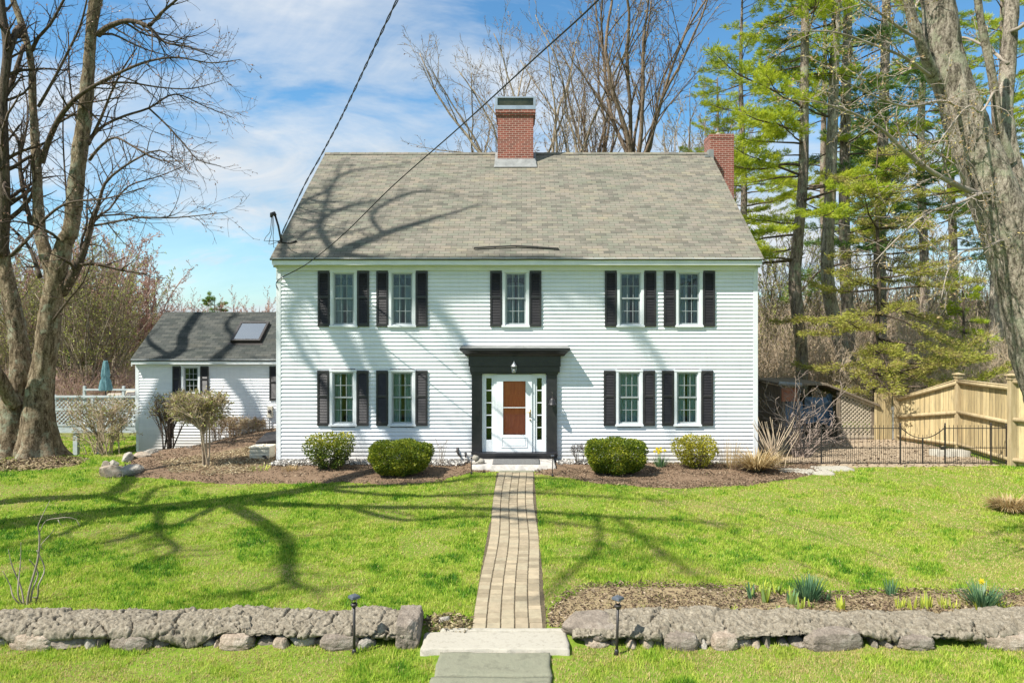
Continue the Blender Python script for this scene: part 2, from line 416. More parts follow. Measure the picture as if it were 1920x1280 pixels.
# clouds lie thicker towards the horizon
hz = N(nt, 'ShaderNodeMapRange'); hz.inputs[1].default_value = 0; hz.inputs[2].default_value = .28; hz.inputs[3].default_value = .45; hz.inputs[4].default_value = 0
nt.links.new(zz.outputs[0], hz.inputs[0])
mxm = N(nt, 'ShaderNodeMath', operation='ADD', use_clamp=True); nt.links.new(cr.outputs['Color'], mxm.inputs[0]); nt.links.new(hz.outputs[0], mxm.inputs[1])
hs = N(nt, 'ShaderNodeHueSaturation'); hs.inputs['Saturation'].default_value = 1.1; hs.inputs['Value'].default_value = 1.0
nt.links.new(sky.outputs[0], hs.inputs['Color'])
ccol = ramp(nt, [(.3, (2.7, 3.2, 3.7)), (.5, (3.6, 3.95, 4.3)), (.7, (4.3, 4.5, 4.7))], c2.outputs['Fac'])
blue = mixc(nt, hs.outputs[0], (.68, .95, .97), 1.0, 'MULTIPLY')
skyc = mixc(nt, blue, ccol.outputs['Color'], mxm.outputs[0])
nt.links.new(skyc, bg.inputs['Color'])

# ================================================================== terrain
def vnoise(x, y, scale, seed):
    g = np.random.default_rng(seed).random((256, 256))
    u = np.asarray(x) / scale + 500.5; v = np.asarray(y) / scale + 500.5
    i = np.floor(u).astype(int); j = np.floor(v).astype(int); a = u - i; b = v - j
    a = a*a*(3-2*a); b = b*b*(3-2*b)
    f = lambda p, q: g[p % 256, q % 256]
    return (f(i,j)*(1-a)+f(i+1,j)*a)*(1-b) + (f(i,j+1)*(1-a)+f(i+1,j+1)*a)*b
def fbm(x, y, scale, seed): return (vnoise(x,y,scale,seed)*.55 + vnoise(x,y,scale*.45,seed+1)*.3 + vnoise(x,y,scale*.2,seed+2)*.15)

def m_ground():
    m, nt, bs = newmat('lawn_soil')
    v = coord(nt, 'Object')
    n = noise_tex(nt, .9, 7, .7, v); n2 = noise_tex(nt, 14, 5, .7, v)
    mx = N(nt, 'ShaderNodeMix', data_type='FLOAT'); mx.inputs[0].default_value = .5
    nt.links.new(n.outputs['Fac'], mx.inputs[2]); nt.links.new(n2.outputs['Fac'], mx.inputs[3])
    r = ramp(nt, [(.3, (.06,.1,.012)), (.5, (.13,.2,.02)), (.62, (.2,.21,.045)), (.75, (.25,.2,.085))], mx.outputs[0])
    # leaf litter under the woods behind the house
    s = N(nt, 'ShaderNodeSeparateXYZ'); nt.links.new(v, s.inputs[0])
    mr = N(nt, 'ShaderNodeMapRange'); mr.inputs[1].default_value = 31; mr.inputs[2].default_value = 38; nt.links.new(s.outputs['Y'], mr.inputs[0])
    lit = ramp(nt, [(.3, (.12,.08,.045)), (.7, (.24,.17,.1))], n2.outputs['Fac'])
    c = mixc(nt, r.outputs['Color'], lit.outputs['Color'], mr.outputs[0])
    nt.links.new(c, bs.inputs['Base Color']); bs.inputs['Roughness'].default_value = 1; bs.inputs['Specular IOR Level'].default_value = .1
    bump(nt, bs, n2.outputs['Fac'], .6, .03)
    return m
M['ground'] = m_ground()
def axis(parts):
    out = []
    for a, b, s in parts: out += list(np.arange(a, b, s))
    return np.array(sorted(set(np.round(out, 4))))
gx = axis([(-900, -60, 60), (-60, -18, 2), (-18, 18, .2), (18, 60, 2), (60, 901, 60)])
gy = axis([(-300, -20, 40), (-20, 6, 2), (6, 28, .15), (28, 60, 1), (60, 901, 40)])
GXX, GYY = np.meshgrid(gx, gy); V = np.stack([GXX, GYY, ground_np(GXX, GYY)], -1).reshape(-1, 3)
nx, ny = len(gx), len(gy)
ii, jj = np.meshgrid(np.arange(nx-1), np.arange(ny-1)); a = (jj*nx+ii).ravel()
gobj = np_mesh('ground', V, np.stack([a, a+1, a+nx+1, a+nx], 1), M['ground'], smooth_shade=True); tag(gobj, kind='structure')

def in_poly(x, y, poly):
    x = np.asarray(x); y = np.asarray(y); c = np.zeros(x.shape, bool); n = len(poly)
    for i in range(n):
        x1, y1 = poly[i][0], poly[i][1]; x2, y2 = poly[(i+1) % n][0], poly[(i+1) % n][1]
        if y1 == y2: continue
        c ^= ((y1 > y) != (y2 > y)) & (x < (x2-x1)*(y-y1)/(y2-y1)+x1)
    return c
def gps(lst): return [tuple(GP(*p)[:2]) for p in lst]
BED_L = gps([(928,887),(885,886),(850,895),(830,902),(760,910),(690,907),(640,905),(560,908),(480,908),(420,909),(340,903),(285,897),(235,893),(215,886),(240,868),(262,852)]) + [(-14.45,25.75),(-6.8,25.75),(-6.8,18.78),(-.62,18.78)]
BED_R = gps([(1003,889),(1060,895),(1110,907),(1200,914),(1280,917),(1400,912),(1490,899),(1540,886)]) + [(8.2,18.75),(.35,18.78)]
BED_F = gps([(1030,1180),(1024,1150),(1048,1122),(1100,1100),(1200,1096),(1370,1102),(1500,1116),(1700,1110),(1930,1112)]) + [(9.5,9.9),(9.5,8.6),(.5,8.6)]
BED_W = gps([(800,1186),(800,1160),(850,1152),(884,1165),(882,1186)])
BED_Y = [(8.0,18.5),(8.2,18.1),(10.2,18.2),(13.1,18.35),(13.3,21),(12.4,24),(6.6,27.5),(6.6,18.8)]
GRAV_L = [(-6.72,18.78),(-6.72,18.2),(-5.0,18.25),(-3.4,18.3),(-1.6,18.2),(-1.45,18.78)]
GRAV_R = [(.95,18.78),(1.0,18.3),(2.4,18.32),(3.2,18.5),(3.2,18.78)]
TREE_BASE = GP(58, 868)
def bed(name, poly, mat, lift, mound, edge=.12, cell=.06, seed=1):
    xs = [p[0] for p in poly]; ys = [p[1] for p in poly]
    X, Y = np.meshgrid(np.arange(min(xs)-.1, max(xs)+.1, cell), np.arange(min(ys)-.1, max(ys)+.1, cell))
    wob = (fbm(X, Y, .35, seed)-.5)*edge*2; wob2 = (fbm(X, Y, .35, seed+7)-.5)*edge*2
    ins = in_poly(X+wob, Y+wob2, poly)
    # the edge sinks raggedly into the lawn
    dist = np.zeros(X.shape); cur = ins.copy()
    for _ in range(6):
        dist += cur; nx2 = cur.copy(); nx2[1:] &= cur[:-1]; nx2[:-1] &= cur[1:]; nx2[:, 1:] &= cur[:, :-1]; nx2[:, :-1] &= cur[:, 1:]; cur = nx2
    rise = smooth(.5, 6, dist)
    Z = ground_np(X, Y) - .02*(dist < 2) + rise*(lift + mound*(fbm(X, Y, .5, seed+3)-.25)) + .03*(vnoise(X, Y, .07, seed+9)-.5)*np.minimum(1, dist/3) + .004
    n0, n1 = X.shape
    cellin = ins[:-1,:-1] & ins[1:,:-1] & ins[:-1,1:] & ins[1:,1:]
    J, I = np.nonzero(cellin); a = J*n1+I
    Fi = np.stack([a, a+1, a+n1+1, a+n1], 1)
    used = np.unique(Fi); mp_ = -np.ones(n0*n1, int); mp_[used] = np.arange(len(used))
    V = np.stack([X, Y, Z], -1).reshape(-1, 3)[used]
    o = np_mesh(name, V, mp_[Fi], mat, smooth_shade=True); tag(o, kind='structure'); return o
M['mulch'] = m_var('mulch', (.05,.033,.02), (.19,.13,.085), 26, 1, .9, 60, spec=.1, c3=(.11,.072,.045))
M['dirt'] = m_var('bare_dirt', (.15,.11,.07), (.33,.26,.18), 12, 1, .8, 40, spec=.1, c3=(.235,.175,.115))
M['gravel'] = m_var('gravel_bed', (.25,.23,.2), (.55,.53,.48), 30, .95, .9, 70, c3=(.4,.38,.34))
M['litter'] = m_var('dry_clippings', (.07,.05,.028), (.27,.21,.12), 16, 1, .8, 50, spec=.1, c3=(.16,.12,.068))
bed('mulch_bed', BED_L, M['mulch'], .03, .07, seed=11)
bed('mulch_bed', BED_R, M['mulch'], .03, .07, seed=21)
bed('flower_bed_soil', BED_F, M['litter'], .03, .05, .1, .05, 31)
bed('bare_soil', BED_W, M['litter'], .008, .02, .1, .03, 41)
bed('bare_soil', [(TREE_BASE.x+1.45*math.cos(a*.5236)*(1+.12*math.sin(a*2.3)), TREE_BASE.y-.1+1.1*math.sin(a*.5236)*(1+.15*math.cos(a*1.7))) for a in range(12)], M['litter'], .015, .03, .15, .05, 46)
bed('yard_soil', BED_Y, M['dirt'], .02, .05, .2, .08, 51)
bed('gravel_strip', GRAV_L, M['gravel'], .075, .03, .06, .04, 61)
bed('gravel_strip', GRAV_R, M['gravel'], .075, .03, .06, .04, 71)

# loose chips, needles and pebbles lying on the beds (uncountable)
def flakes(name, poly, n, lift, size, mat, seed, cat_lbl, flat=.35, aspect=.4):
    rng = np.random.default_rng(seed); xs = [p[0] for p in poly]; ys = [p[1] for p in poly]
    x = rng.uniform(min(xs), max(xs), n*3); y = rng.uniform(min(ys), max(ys), n*3)
    k = in_poly(x, y, poly); x = x[k][:n]; y = y[k][:n]; n = len(x)
    C = np.stack([x, y, ground_np(x, y)+lift+rng.uniform(0, .035, n)], 1)
    Dr = rng.normal(size=(n, 3)); Dr[:, 2] *= flat
    L = size*rng.uniform(.5, 1.6, n)
    V, Fi = leaf_arrays(C, Dr, L, L*aspect, rng)
    o = np_mesh(name, V, Fi, mat, tint=rng.random(n)); tag(o, cat_lbl, 'ground litter', kind='stuff'); return o
M['chip'] = m_leaf('bark_chips', [(0,(.04,.027,.017)), (.45,(.11,.074,.046)), (.8,(.2,.14,.09)), (1,(.36,.29,.2))], 0, .95)
M['straw'] = m_leaf('dry_straw', [(0,(.14,.095,.05)), (.4,(.3,.23,.13)), (.8,(.45,.37,.22)), (1,(.54,.48,.33))], .1, .9)
M['straw_dull'] = m_leaf('dull_straw', [(0,(.08,.06,.03)), (.4,(.19,.145,.075)), (.75,(.29,.235,.13)), (1,(.4,.34,.2))], .1, .9)
M['pebble'] = m_leaf('pebbles', [(0,(.2,.18,.16)), (.5,(.42,.4,.36)), (1,(.66,.64,.6))], 0, .9)
flakes('bark_chips', BED_L, 34000, .03, .042, M['chip'], 1, 'brown bark mulch chips covering the bed left of the brick path')
flakes('bark_chips', BED_R, 20000, .03, .042, M['chip'], 2, 'brown bark mulch chips covering the bed right of the front door')
flakes('bark_chips', BED_F, 16000, .04, .04, M['chip'], 13, 'brown mulch and twigs around the bulbs behind the right stone wall')
flakes('dry_straw', BED_W, 900, .015, .05, M['straw_dull'], 23, 'dry clippings on the worn soil left of the entry step')
flakes('dry_straw', BED_F, 8000, .03, .055, M['straw_dull'], 3, 'tan dry clippings and straw behind the right stone wall', .25, .12)
flakes('fallen_leaves', BED_Y, 5000, .02, .07, M['chip'], 4, 'fallen brown leaves on the dirt behind the black iron fence')
flakes('pebbles', GRAV_L, 9000, .07, .045, M['pebble'], 5, 'pale pebbles along the house foundation left of the step', .6, .9)
flakes('pebbles', GRAV_R, 5000, .07, .045, M['pebble'], 6, 'pale pebbles along the house foundation right of the step', .6, .9)
RB = [(TREE_BASE.x+1.5*math.cos(a*.5236), TREE_BASE.y-.1+1.15*math.sin(a*.5236)) for a in range(12)]
flakes('fallen_leaves', RB, 2600, .012, .07, M['chip'], 8, 'fallen leaves and bark bits around the foot of the big left maple')
flakes('dry_straw', RB, 1500, .014, .07, M['straw_dull'], 9, 'thin dead grass around the foot of the big left maple')
MOUND = gps([(300,868),(420,850),(500,835),(512,870),(470,890),(380,895),(320,890)])
flakes('dry_straw', MOUND, 7000, .05, .09, M['straw'], 7, 'dry straw scattered on the mound before the low wing', .3, .15)

# ------------------------------------------------------------------ brick path: staggered tan pavers, five across
rng = random.Random(5)
pv = MB(); ptint = []
x0p, x1p, y0p, y1p = -.615, .29, 8.56, 17.55
cw = (x1p-x0p)/5
for c in range(5):
    y = y0p + (rng.random()*.05 if c else 0)
    while y < y1p - .03:
        ln = rng.choice([.125, .14, .15, .165, .18]); ln = min(ln, y1p-y)
        if ln < .06: break
        bow = lambda yy: .025*math.sin(yy*1.1+.6) + (0 if yy > 9.5 else .0)
        g = .008 + rng.random()*.004
        xa = x0p+c*cw+g+bow(y); xb = x0p+(c+1)*cw-.003-rng.random()*.004+bow(y)
        zt = gz((xa+xb)/2, y+ln/2)+.018+rng.uniform(-.003, .004)
        z2 = gz((xa+xb)/2, y+ln)+.018+rng.uniform(-.003, .004)
        b = .006
        vs = [(xa,y+.002,zt-.05),(xb,y+.002,zt-.05),(xb,y+ln-.006,z2-.05),(xa,y+ln-.006,z2-.05),
              (xa,y+.002,zt-b),(xb,y+.002,zt-b),(xb,y+ln-.006,z2-b),(xa,y+ln-.006,z2-b),
              (xa+b,y+.002+b,zt),(xb-b,y+.002+b,zt),(xb-b,y+ln-.006-b,z2),(xa+b,y+ln-.006-b,z2)]
        fs = [(0,1,5,4),(1,2,6,5),(2,3,7,6),(3,0,4,7),(4,5,9,8),(5,6,10,9),(6,7,11,10),(7,4,8,11),(8,9,10,11)]
        pv.add(vs, fs); t = rng.random(); ptint += [t]*len(fs)
        y += ln
tag(pv.build('brick_path', M['paver'], tint=ptint), kind='structure')
M['joint'] = m_var('path_joint_soil', (.045,.035,.02), (.12,.09,.05), 20, 1)
pb = MB()
for k in range(60):
    ya = y0p + (y1p-y0p)*k/60; yb = y0p + (y1p-y0p)*(k+1)/60
    pb.quad((x0p-.02, ya, gz(0,ya)+.007), (x1p+.03, ya, gz(0,ya)+.007), (x1p+.03, yb, gz(0,yb)+.007), (x0p-.02, yb, gz(0,yb)+.007))
tag(pb.build('path_bedding', M['joint']), kind='structure')
def slab(name, x0, x1, y0, y1, z0, z1, mat, seed, n=(40, 16), rough=.006, edge=.018, kind='structure', parent=None):
    """a stone slab with an uneven top and broken edges"""
    rg = np.random.default_rng(seed); nx_, ny_ = n
    u = np.linspace(0, 1, nx_); v = np.linspace(0, 1, ny_); U, Vv = np.meshgrid(u, v)
    X = x0+(x1-x0)*U; Y = y0+(y1-y0)*Vv
    ex = (vnoise(X*0+3, Y, .12, seed)-.5)*edge*2; ey = (vnoise(X, Y*0+5, .12, seed+1)-.5)*edge*2
    X = X + ex*(np.abs(U-.5)*2)**6; Y = Y + ey*(np.abs(Vv-.5)*2)**6
    border = np.maximum(np.abs(U-.5), np.abs(Vv-.5))*2
    Z = z1 + (fbm(X, Y, .25, seed+2)-.5)*rough*2 - .012*(border > .999)
    top = np.stack([X, Y, Z], -1).reshape(-1, 3)
    ring = [i for i in range(nx_)] + [j*nx_+nx_-1 for j in range(1, ny_)] + [(ny_-1)*nx_+i for i in range(nx_-2, -1, -1)] + [j*nx_ for j in range(ny_-2, 0, -1)]
    bot = top[ring].copy(); bot[:, 2] = z0
    V = np.concatenate([top, bot]); a_, b_ = np.meshgrid(np.arange(nx_-1), np.arange(ny_-1)); a_ = (b_*nx_+a_).ravel()
    Fi = [tuple(q) for q in np.stack([a_, a_+1, a_+nx_+1, a_+nx_], 1)]
    nb = len(top); m_ = len(ring)
    Fi += [(nb+k, nb+(k+1) % m_, ring[(k+1) % m_], ring[k]) for k in range(m_)]
    o = np_mesh(name, V, np.array(Fi), mat, parent=parent)
    if kind: tag(o, kind=kind)
    return o
slab('path_step', -1.2, .565, 8.06, 8.54, -.3, .002, M['conc'], 3, (60, 22), .006, .02)
slab('path_step_back', -1.02, .555, 8.52, 8.6, -.3, .022, M['conc'], 8, (50, 6), .005, .012)
slab('flagstone_path', -.97, .325, 7.5, 8.05, -.3, -.02, M['blue'], 4, (50, 20), .008, .015)
slab('flagstone_path', -1.0, .32, 6.4, 7.49, -.3, -.026, M['blue'], 5, (50, 20), .008, .015)
slab('flagstone_path', -.6, .3, 17.57, 17.72, .0, .15, M['blue'], 6, (30, 8), .005, .015)
for k, (px, py, sx, sy) in enumerate([(1480,884,.34,.2),(1520,886,.5,.25),(1558,880,.5,.22)]):
    g = GP(px, py); slab('flagstone_path', g.x-sx, g.x+sx, g.y-sy, g.y+sy, -.1, g.z+.06, M['conc'], 20+k, (20, 14), .01, .06)

# ------------------------------------------------------------------ grass
M['grass'] = m_leaf('grass_blades', [(0,(.52,.42,.2)), (.16,(.46,.43,.12)), (.3,(.45,.52,.085)), (.55,(.325,.46,.045)), (.8,(.165,.33,.026)), (1,(.06,.18,.016))], .42, .5)
def grass():
    rng = np.random.default_rng(77)
    P_ = []
    for (ya, yb, dens) in ((7.2, 9.2, 4600), (9.2, 11, 3200), (11, 13.5, 2200), (13.5, 16.5, 1500), (16.5, 20, 1050), (20, 33, 620)):
        xm = yb*.80+.6; n = int(dens*2*xm*(yb-ya))
        P_.append(np.stack([rng.uniform(-xm, xm, n), rng.uniform(ya, yb, n)], 1))
    Q = np.concatenate(P_); x, y = Q[:, 0], Q[:, 1]
    keep = np.ones(len(x), bool)
    wx = (fbm(x, y, .3, 5)-.5)*.2; wy = (fbm(x, y, .3, 9)-.5)*.2
    for poly in (BED_L, BED_R, BED_Y): keep &= ~in_poly(x+wx*2.4, y+wy*2.4, poly) | (rng.random(len(x)) < .03)
    sparse = fbm(x, y, .25, 70)
    inF = in_poly(x+wx, y+wy, BED_F); keep &= ~inF | ((sparse > .44) & (x < 4.2) & (rng.random(len(x)) < .55))
    keep &= ~in_poly(x+wx*.4, y+wy*.4, BED_W) | (rng.random(len(x)) < .3)
    edgew = .03*(vnoise(x*0, y, .15, 3)-.5)
    keep &= ~((x > -.645+edgew) & (x < .315+edgew) & (y > 8.5) & (y < 17.75))
    keep &= ~((x > -1.25) & (x < .6) & (y > 7.97) & (y < 8.6))
    keep &= ~((x > -1.01+edgew*2) & (x < .36+edgew*2) & (y < 8))
    lip = 8.25 + .06*(vnoise(x, y*0, .3, 31)-.5)
    keep &= ~((y > lip) & (y < 8.86) & ((x < -1.2) | (x > .58)))
    keep &= ~((x > -.92) & (x < .62) & (y > 17.6))
    keep &= ~((x > -6.9) & (x < 6.6) & (y > 18.7)) & ~((x > -14.6) & (x < -6) & (y > 25.6))
    keep &= ~((x > 6.5) & (y > 18.6))
    rt = np.hypot(x-TREE_BASE.x, (y-TREE_BASE.y)*1.3); keep &= (rt > 1.0+.9*(vnoise(x, y, .3, 12)-.5)) | ((rt > .6) & (rng.random(len(x)) < .25))
    # thin worn patches where soil and thatch show through
    worn = fbm(x, y, 1.1, 15)
    keep &= (worn < .60) | (rng.random(len(x)) < .5)
    keep &= rng.random(len(x)) < .75+.25*smooth(.25, .55, vnoise(x, y, .09, 81)*.6+vnoise(x, y, .2, 82)*.4)
    x, y = x[keep], y[keep]; n = len(x)
    tuft = fbm(x, y, .5, 40); fine = vnoise(x, y, .11, 44); big = fbm(x, y, 2.6, 50); strip = fbm(x*.6, y*2.2, 1.0, 60)
    worn = worn[keep]
    t = .44 + (tuft-.5)*1.15 + (fine-.5)*.6 + (big-.5)*.65 + rng.normal(0, .15, n)
    t -= smooth(.52, .66, worn)*.6
    t -= .10*(1-smooth(8.1, 8.9, y)) + .16*smooth(.52, .66, strip)
    t -= .38*smooth(-1, 4, x)*smooth(.5, .66, fbm(x, y, .8, 64))
    t += .14*smooth(1, -5, x)*smooth(9, 12, y)
    t = np.clip(t, 0.03, 1)
    dead = rng.random(n) < .10; t[dead] = rng.uniform(0, .2, dead.sum())
    h = (.022 + .04*rng.random(n))*(.65+.75*fine+.3*tuft); h *= np.where(t < .2, .6, 1)
    wd = .0062*np.where(y > 20, 2.2, 1)*(y/8)**.8*rng.uniform(.7, 1.4, n)
    ang = rng.uniform(0, 2*np.pi, n); lean = rng.uniform(.1, .75, n)
    la = rng.uniform(0, 2*np.pi, n)
    z = ground_np(x, y)-.004
    dx, dy = np.cos(ang)*wd, np.sin(ang)*wd
    A = np.stack([x-dx, y-dy, z], 1); B = np.stack([x+dx, y+dy, z], 1)
    T = np.stack([x+np.cos(la)*lean*h, y+np.sin(la)*lean*h, z+h], 1)
    V = np.stack([A, B, T], 1).reshape(-1, 3)
    o = np_mesh('grass', V, np.arange(n*3).reshape(n, 3), M['grass'], tint=t)
    tag(o, 'short spring lawn grass, yellow green with straw patches', 'grass', kind='stuff')
    return n
print('grass blades', grass())

# ------------------------------------------------------------------ rocks
import bmesh
def rock_mesh(name, seed, sx, sy, sz, sub=3, cuts=9, rough=.06, boxy=0):
    rg = random.Random(seed); bm = bmesh.new(); bmesh.ops.create_icosphere(bm, subdivisions=sub, radius=1)
    planes = []
    for _ in range(cuts):
        nn = Vector((rg.gauss(0,1), rg.gauss(0,1), rg.gauss(0,1))).normalized(); planes.append((nn, rg.uniform(.55, .85)+(.45 if boxy else 0)))
    off = Vector((rg.random()*50, rg.random()*50, rg.random()*50))
    for v in bm.verts:
        p = v.co.copy()
        if boxy: p = p/(max(abs(p.x), abs(p.y), abs(p.z))**boxy)
        for nn, d in planes:
            e = p.dot(nn)-d
            if e > 0: p -= nn*e*.92
        p *= 1 + rough*mnoise.fractal(p*2.2+off, 1, 2, 4)*1.6
        v.co = Vector((p.x*sx, p.y*sy, p.z*sz))
    me = bpy.data.meshes.new(name); bm.to_mesh(me); bm.free(); uv_box(me); return me
def rock(name, loc, s, seed, mat, parent=None, rot=0, **kw):
    me = rock_mesh(name, seed, *s, **kw); me.materials.append(mat)
    o = bpy.data.objects.new(name, me); COL.objects.link(o); o.location = loc; o.rotation_euler = (0, 0, rot)
    if parent: o.parent = parent
    return o
def m_rock(name, a, b, c, sc=5):
    m, nt, bs = newmat(name); v = coord(nt, 'Object')
    n = noise_tex(nt, sc, 8, .7, v, .3); r = ramp(nt, [(.28, a), (.5, b), (.72, c)], n.outputs['Fac'])
    n2 = noise_tex(nt, 45, 6, .75, v); r2 = ramp(nt, [(.35, (.55,.55,.55)), (.6, (1.1,1.1,1.1))], n2.outputs['Fac'])
    nt.links.new(mixc(nt, r.outputs['Color'], r2.outputs['Color'], .75, 'MULTIPLY'), bs.inputs['Base Color'])
    bs.inputs['Roughness'].default_value = .92; bs.inputs['Specular IOR Level'].default_value = .2
    ad = N(nt, 'ShaderNodeMath', operation='ADD'); nt.links.new(n.outputs['Fac'], ad.inputs[0]); nt.links.new(n2.outputs['Fac'], ad.inputs[1])
    bump(nt, bs, ad.outputs[0], .9, .02); return m
M['rock'] = m_rock('fieldstone', (.12,.1,.08), (.24,.2,.16), (.38,.34,.28))
M['rock_tan'] = m_rock('tan_fieldstone', (.2,.15,.11), (.36,.29,.22), (.5,.44,.36))
M['rock_pale'] = m_rock('pale_fieldstone', (.22,.195,.16), (.36,.33,.28), (.5,.46,.4))
M['mortar'] = m_rock('rough_mortar', (.13,.109,.077), (.245,.212,.158), (.385,.342,.265), 14)

def stone_wall(label, xa, xb, seed, end):
    rg = np.random.default_rng(seed); pr = random.Random(seed)
    root = thing('stone_wall', label, 'stone wall', ((xa+xb)/2, 8.55, gz((xa+xb)/2, 8.55)))
    nx_ = int((xb-xa)/.0105); 
    prof = [(8.86,-.15),(8.87,.0),(8.86,.12),(8.82,.175),(8.72,.19),(8.62,.19),(8.52,.188),(8.42,.183),(8.33,.17),(8.27,.15),(8.235,.12),(8.22,.085),(8.232,.06),(8.29,.05),(8.40,.045),(8.45,.0),(8.44,-.25)]
    # resample
    pr_ = np.array(prof); dd = np.r_[0, np.cumsum(np.hypot(*np.diff(pr_, axis=0).T))]; s = np.linspace(0, dd[-1], 130)
    py_ = np.interp(s, dd, pr_[:, 0]); pz_ = np.interp(s, dd, pr_[:, 1])
    x = np.linspace(xa, xb, nx_); X, S = np.meshgrid(x, s); Y = np.broadcast_to(py_[:, None], X.shape).copy(); Zz = np.broadcast_to(pz_[:, None], X.shape).copy()
    # outward normal of the profile
    ty = np.gradient(py_, s); tz = np.gradient(pz_, s); nyv = tz; nzv = -ty
    big = (vnoise(X, S, .55, seed)-.5)*.11 + (vnoise(X, S, .22, seed+1)-.5)*.05
    fine = (vnoise(X, S, .07, seed+2)-.5)*.018 + (vnoise(X, S, .03, seed+3)-.5)*.022 + (vnoise(X, S, .016, seed+33)-.5)*.014 - .03*smooth(.7, .9, vnoise(X, S, .035, seed+30)) + .02*np.abs(vnoise(X+S*.5, S-X*.5, .09, seed+31)-.5)
    disp = big*.6+fine
    # the cap is cast over separate stones: irregular plates that sit proud or shy of each other, with cracks between
    gx_, gs_ = .42, .26; pi = np.floor(X/gx_).astype(int); pj = np.floor(S/gs_).astype(int); f1 = np.full(X.shape, 9.); f2 = np.full(X.shape, 9.); off = np.zeros(X.shape); hsh = np.random.default_rng(seed+50).random((64, 64, 3))
    for di in (-1, 0, 1):
        for dj in (-1, 0, 1):
            hh = hsh[(pi+di) % 64, (pj+dj) % 64]; cx_ = (pi+di+hh[..., 0])*gx_; cs_ = (pj+dj+hh[..., 1])*gs_; dd_ = np.hypot((X-cx_+.05*(vnoise(X, S, .08, seed+51)-.5))/1.35, S-cs_+.06*(vnoise(X, S, .07, seed+52)-.5)); o_ = hh[..., 2]
            near = dd_ < f1; f2 = np.where(near, f1, np.minimum(f2, dd_)); off = np.where(near, o_, off); f1 = np.where(near, dd_, f1)
    disp += (off-.5)*.05*smooth(s[8], s[30], S) - .05*(1-smooth(.004, .02, f2-f1))*(off > .35)*smooth(s[40], s[70], S)
    # cracks that run across the mortar
    for k in range(int((xb-xa)/.36)):
        xc = xa+(k+.2+.6*rg.random())*.36; sl = rg.uniform(-.6, .6)
        path = xc + sl*(S-s[65]) + (vnoise(S*0+k, S, .06, seed+5)-.5)*.1
        lo, hi = sorted(rg.uniform(s[14], s[108], 2)); act = (S > lo) & (S < max(hi, lo+.25))
        disp -= .06*np.exp(-((X-path)/.012)**2)*act
    front = smooth(s[75], s[90], S)
    lipdrop = (vnoise(X, X*0, .42, seed+8)-.4)*.22
    Zz = Zz + front*np.clip(lipdrop*1.5, -.17, .02)*(S < s[121]) - front*np.maximum(-lipdrop-.03, 0)*.0
    Y = Y + nyv[:, None]*disp*-1*-1; Zz = Zz + nzv[:, None]*disp
    tops = (vnoise(X, X*0+9, 1.1, seed+6)-.5)*.06; Zz = Zz + tops*smooth(s[3], s[20], S)*(1-smooth(s[87], s[104], S))
    if end == 'r': kx = np.clip((xb-X)/.16, 0, 1)
    else: kx = np.clip((X-xa)/.16, 0, 1)
    kx = np.sqrt(1-(1-kx)**2)*.35+.65
    kk = np.where(X-xa < .16, kx, 1) if end == 'l' else np.where(xb-X < .025, .96, 1)
    Y = 8.52+(Y-8.52)*kk; Zz = np.where(Zz > -.1, -.1+(Zz+.1)*kk, Zz)
    V = np.stack([X-root.location.x, Y-root.location.y, Zz-root.location.z], -1).reshape(-1, 3)
    n0, n1 = X.shape; ii, jj = np.meshgrid(np.arange(n1-1), np.arange(n0-1)); a = (jj*n1+ii).ravel()
    Fi = [tuple(q) for q in np.stack([a, a+n1, a+n1+1, a+1], 1)]
    if end == 'r':                      # blunt broken end
        V = np.concatenate([V, [[xb-root.location.x+.012, 8.55-root.location.y, .05-root.location.z]]]); last = [j*n1+n1-1 for j in range(n0)]; Fi += [(last[j], len(V)-1, last[j+1], last[j+1]) for j in range(0)]
        extra = [(last[j], last[j+1], len(V)-1) for j in range(n0-1)]
        me_ = bpy.data.meshes.new('broken_end'); me_.from_pydata(V.tolist(), [], extra); me_.materials.append(M['rock']); oe = bpy.data.objects.new('broken_end', me_); COL.objects.link(oe); oe.parent = root; V = V[:-1]
    o = np_mesh('mortar_cap', V, np.array(Fi), M['mortar'], parent=root, smooth_shade=True)
    # end face: a broken stone that closes the wall
    xe = (xb if end == 'r' else xa)-root.location.x
    if end == 'l': rk = rock('end_stone', (xe-(.06 if end == 'r' else -.3), -.03, .06), (.12 if end == 'r' else .42, .3 if end == 'r' else .29, .24 if end == 'r' else .2), seed+40, M['rock'], root, sub=4, cuts=7, rough=.05)
    if end == 'r': rock('end_stone', (xe-.13, -.03, .045), (.15, .33, .205), seed+44, M['rock'], root, .06, sub=4, cuts=8, rough=.035, boxy=.85)
    for q, (xs_, w_, h_) in enumerate(((-4.72, .26, .12), (-3.45, .2, .115), (-2.2, .24, .12), (-5.9, .3, .13)) if end == 'r' else ((1.92, .22, .13), (2.45, .17, .12), (3.78, .37, .165), (5.85, .33, .13), (4.75, .24, .1))):
        rock('stone', (xs_-root.location.x, 8.29-root.location.y, -.01-root.location.z), (w_, .14, h_), seed*70+q, M[('rock', 'rock_tan')[q % 2]], root, (q % 3-1)*.12, sub=4, cuts=9, rough=.045, boxy=.45)
    xx = xa+.15; k = 0
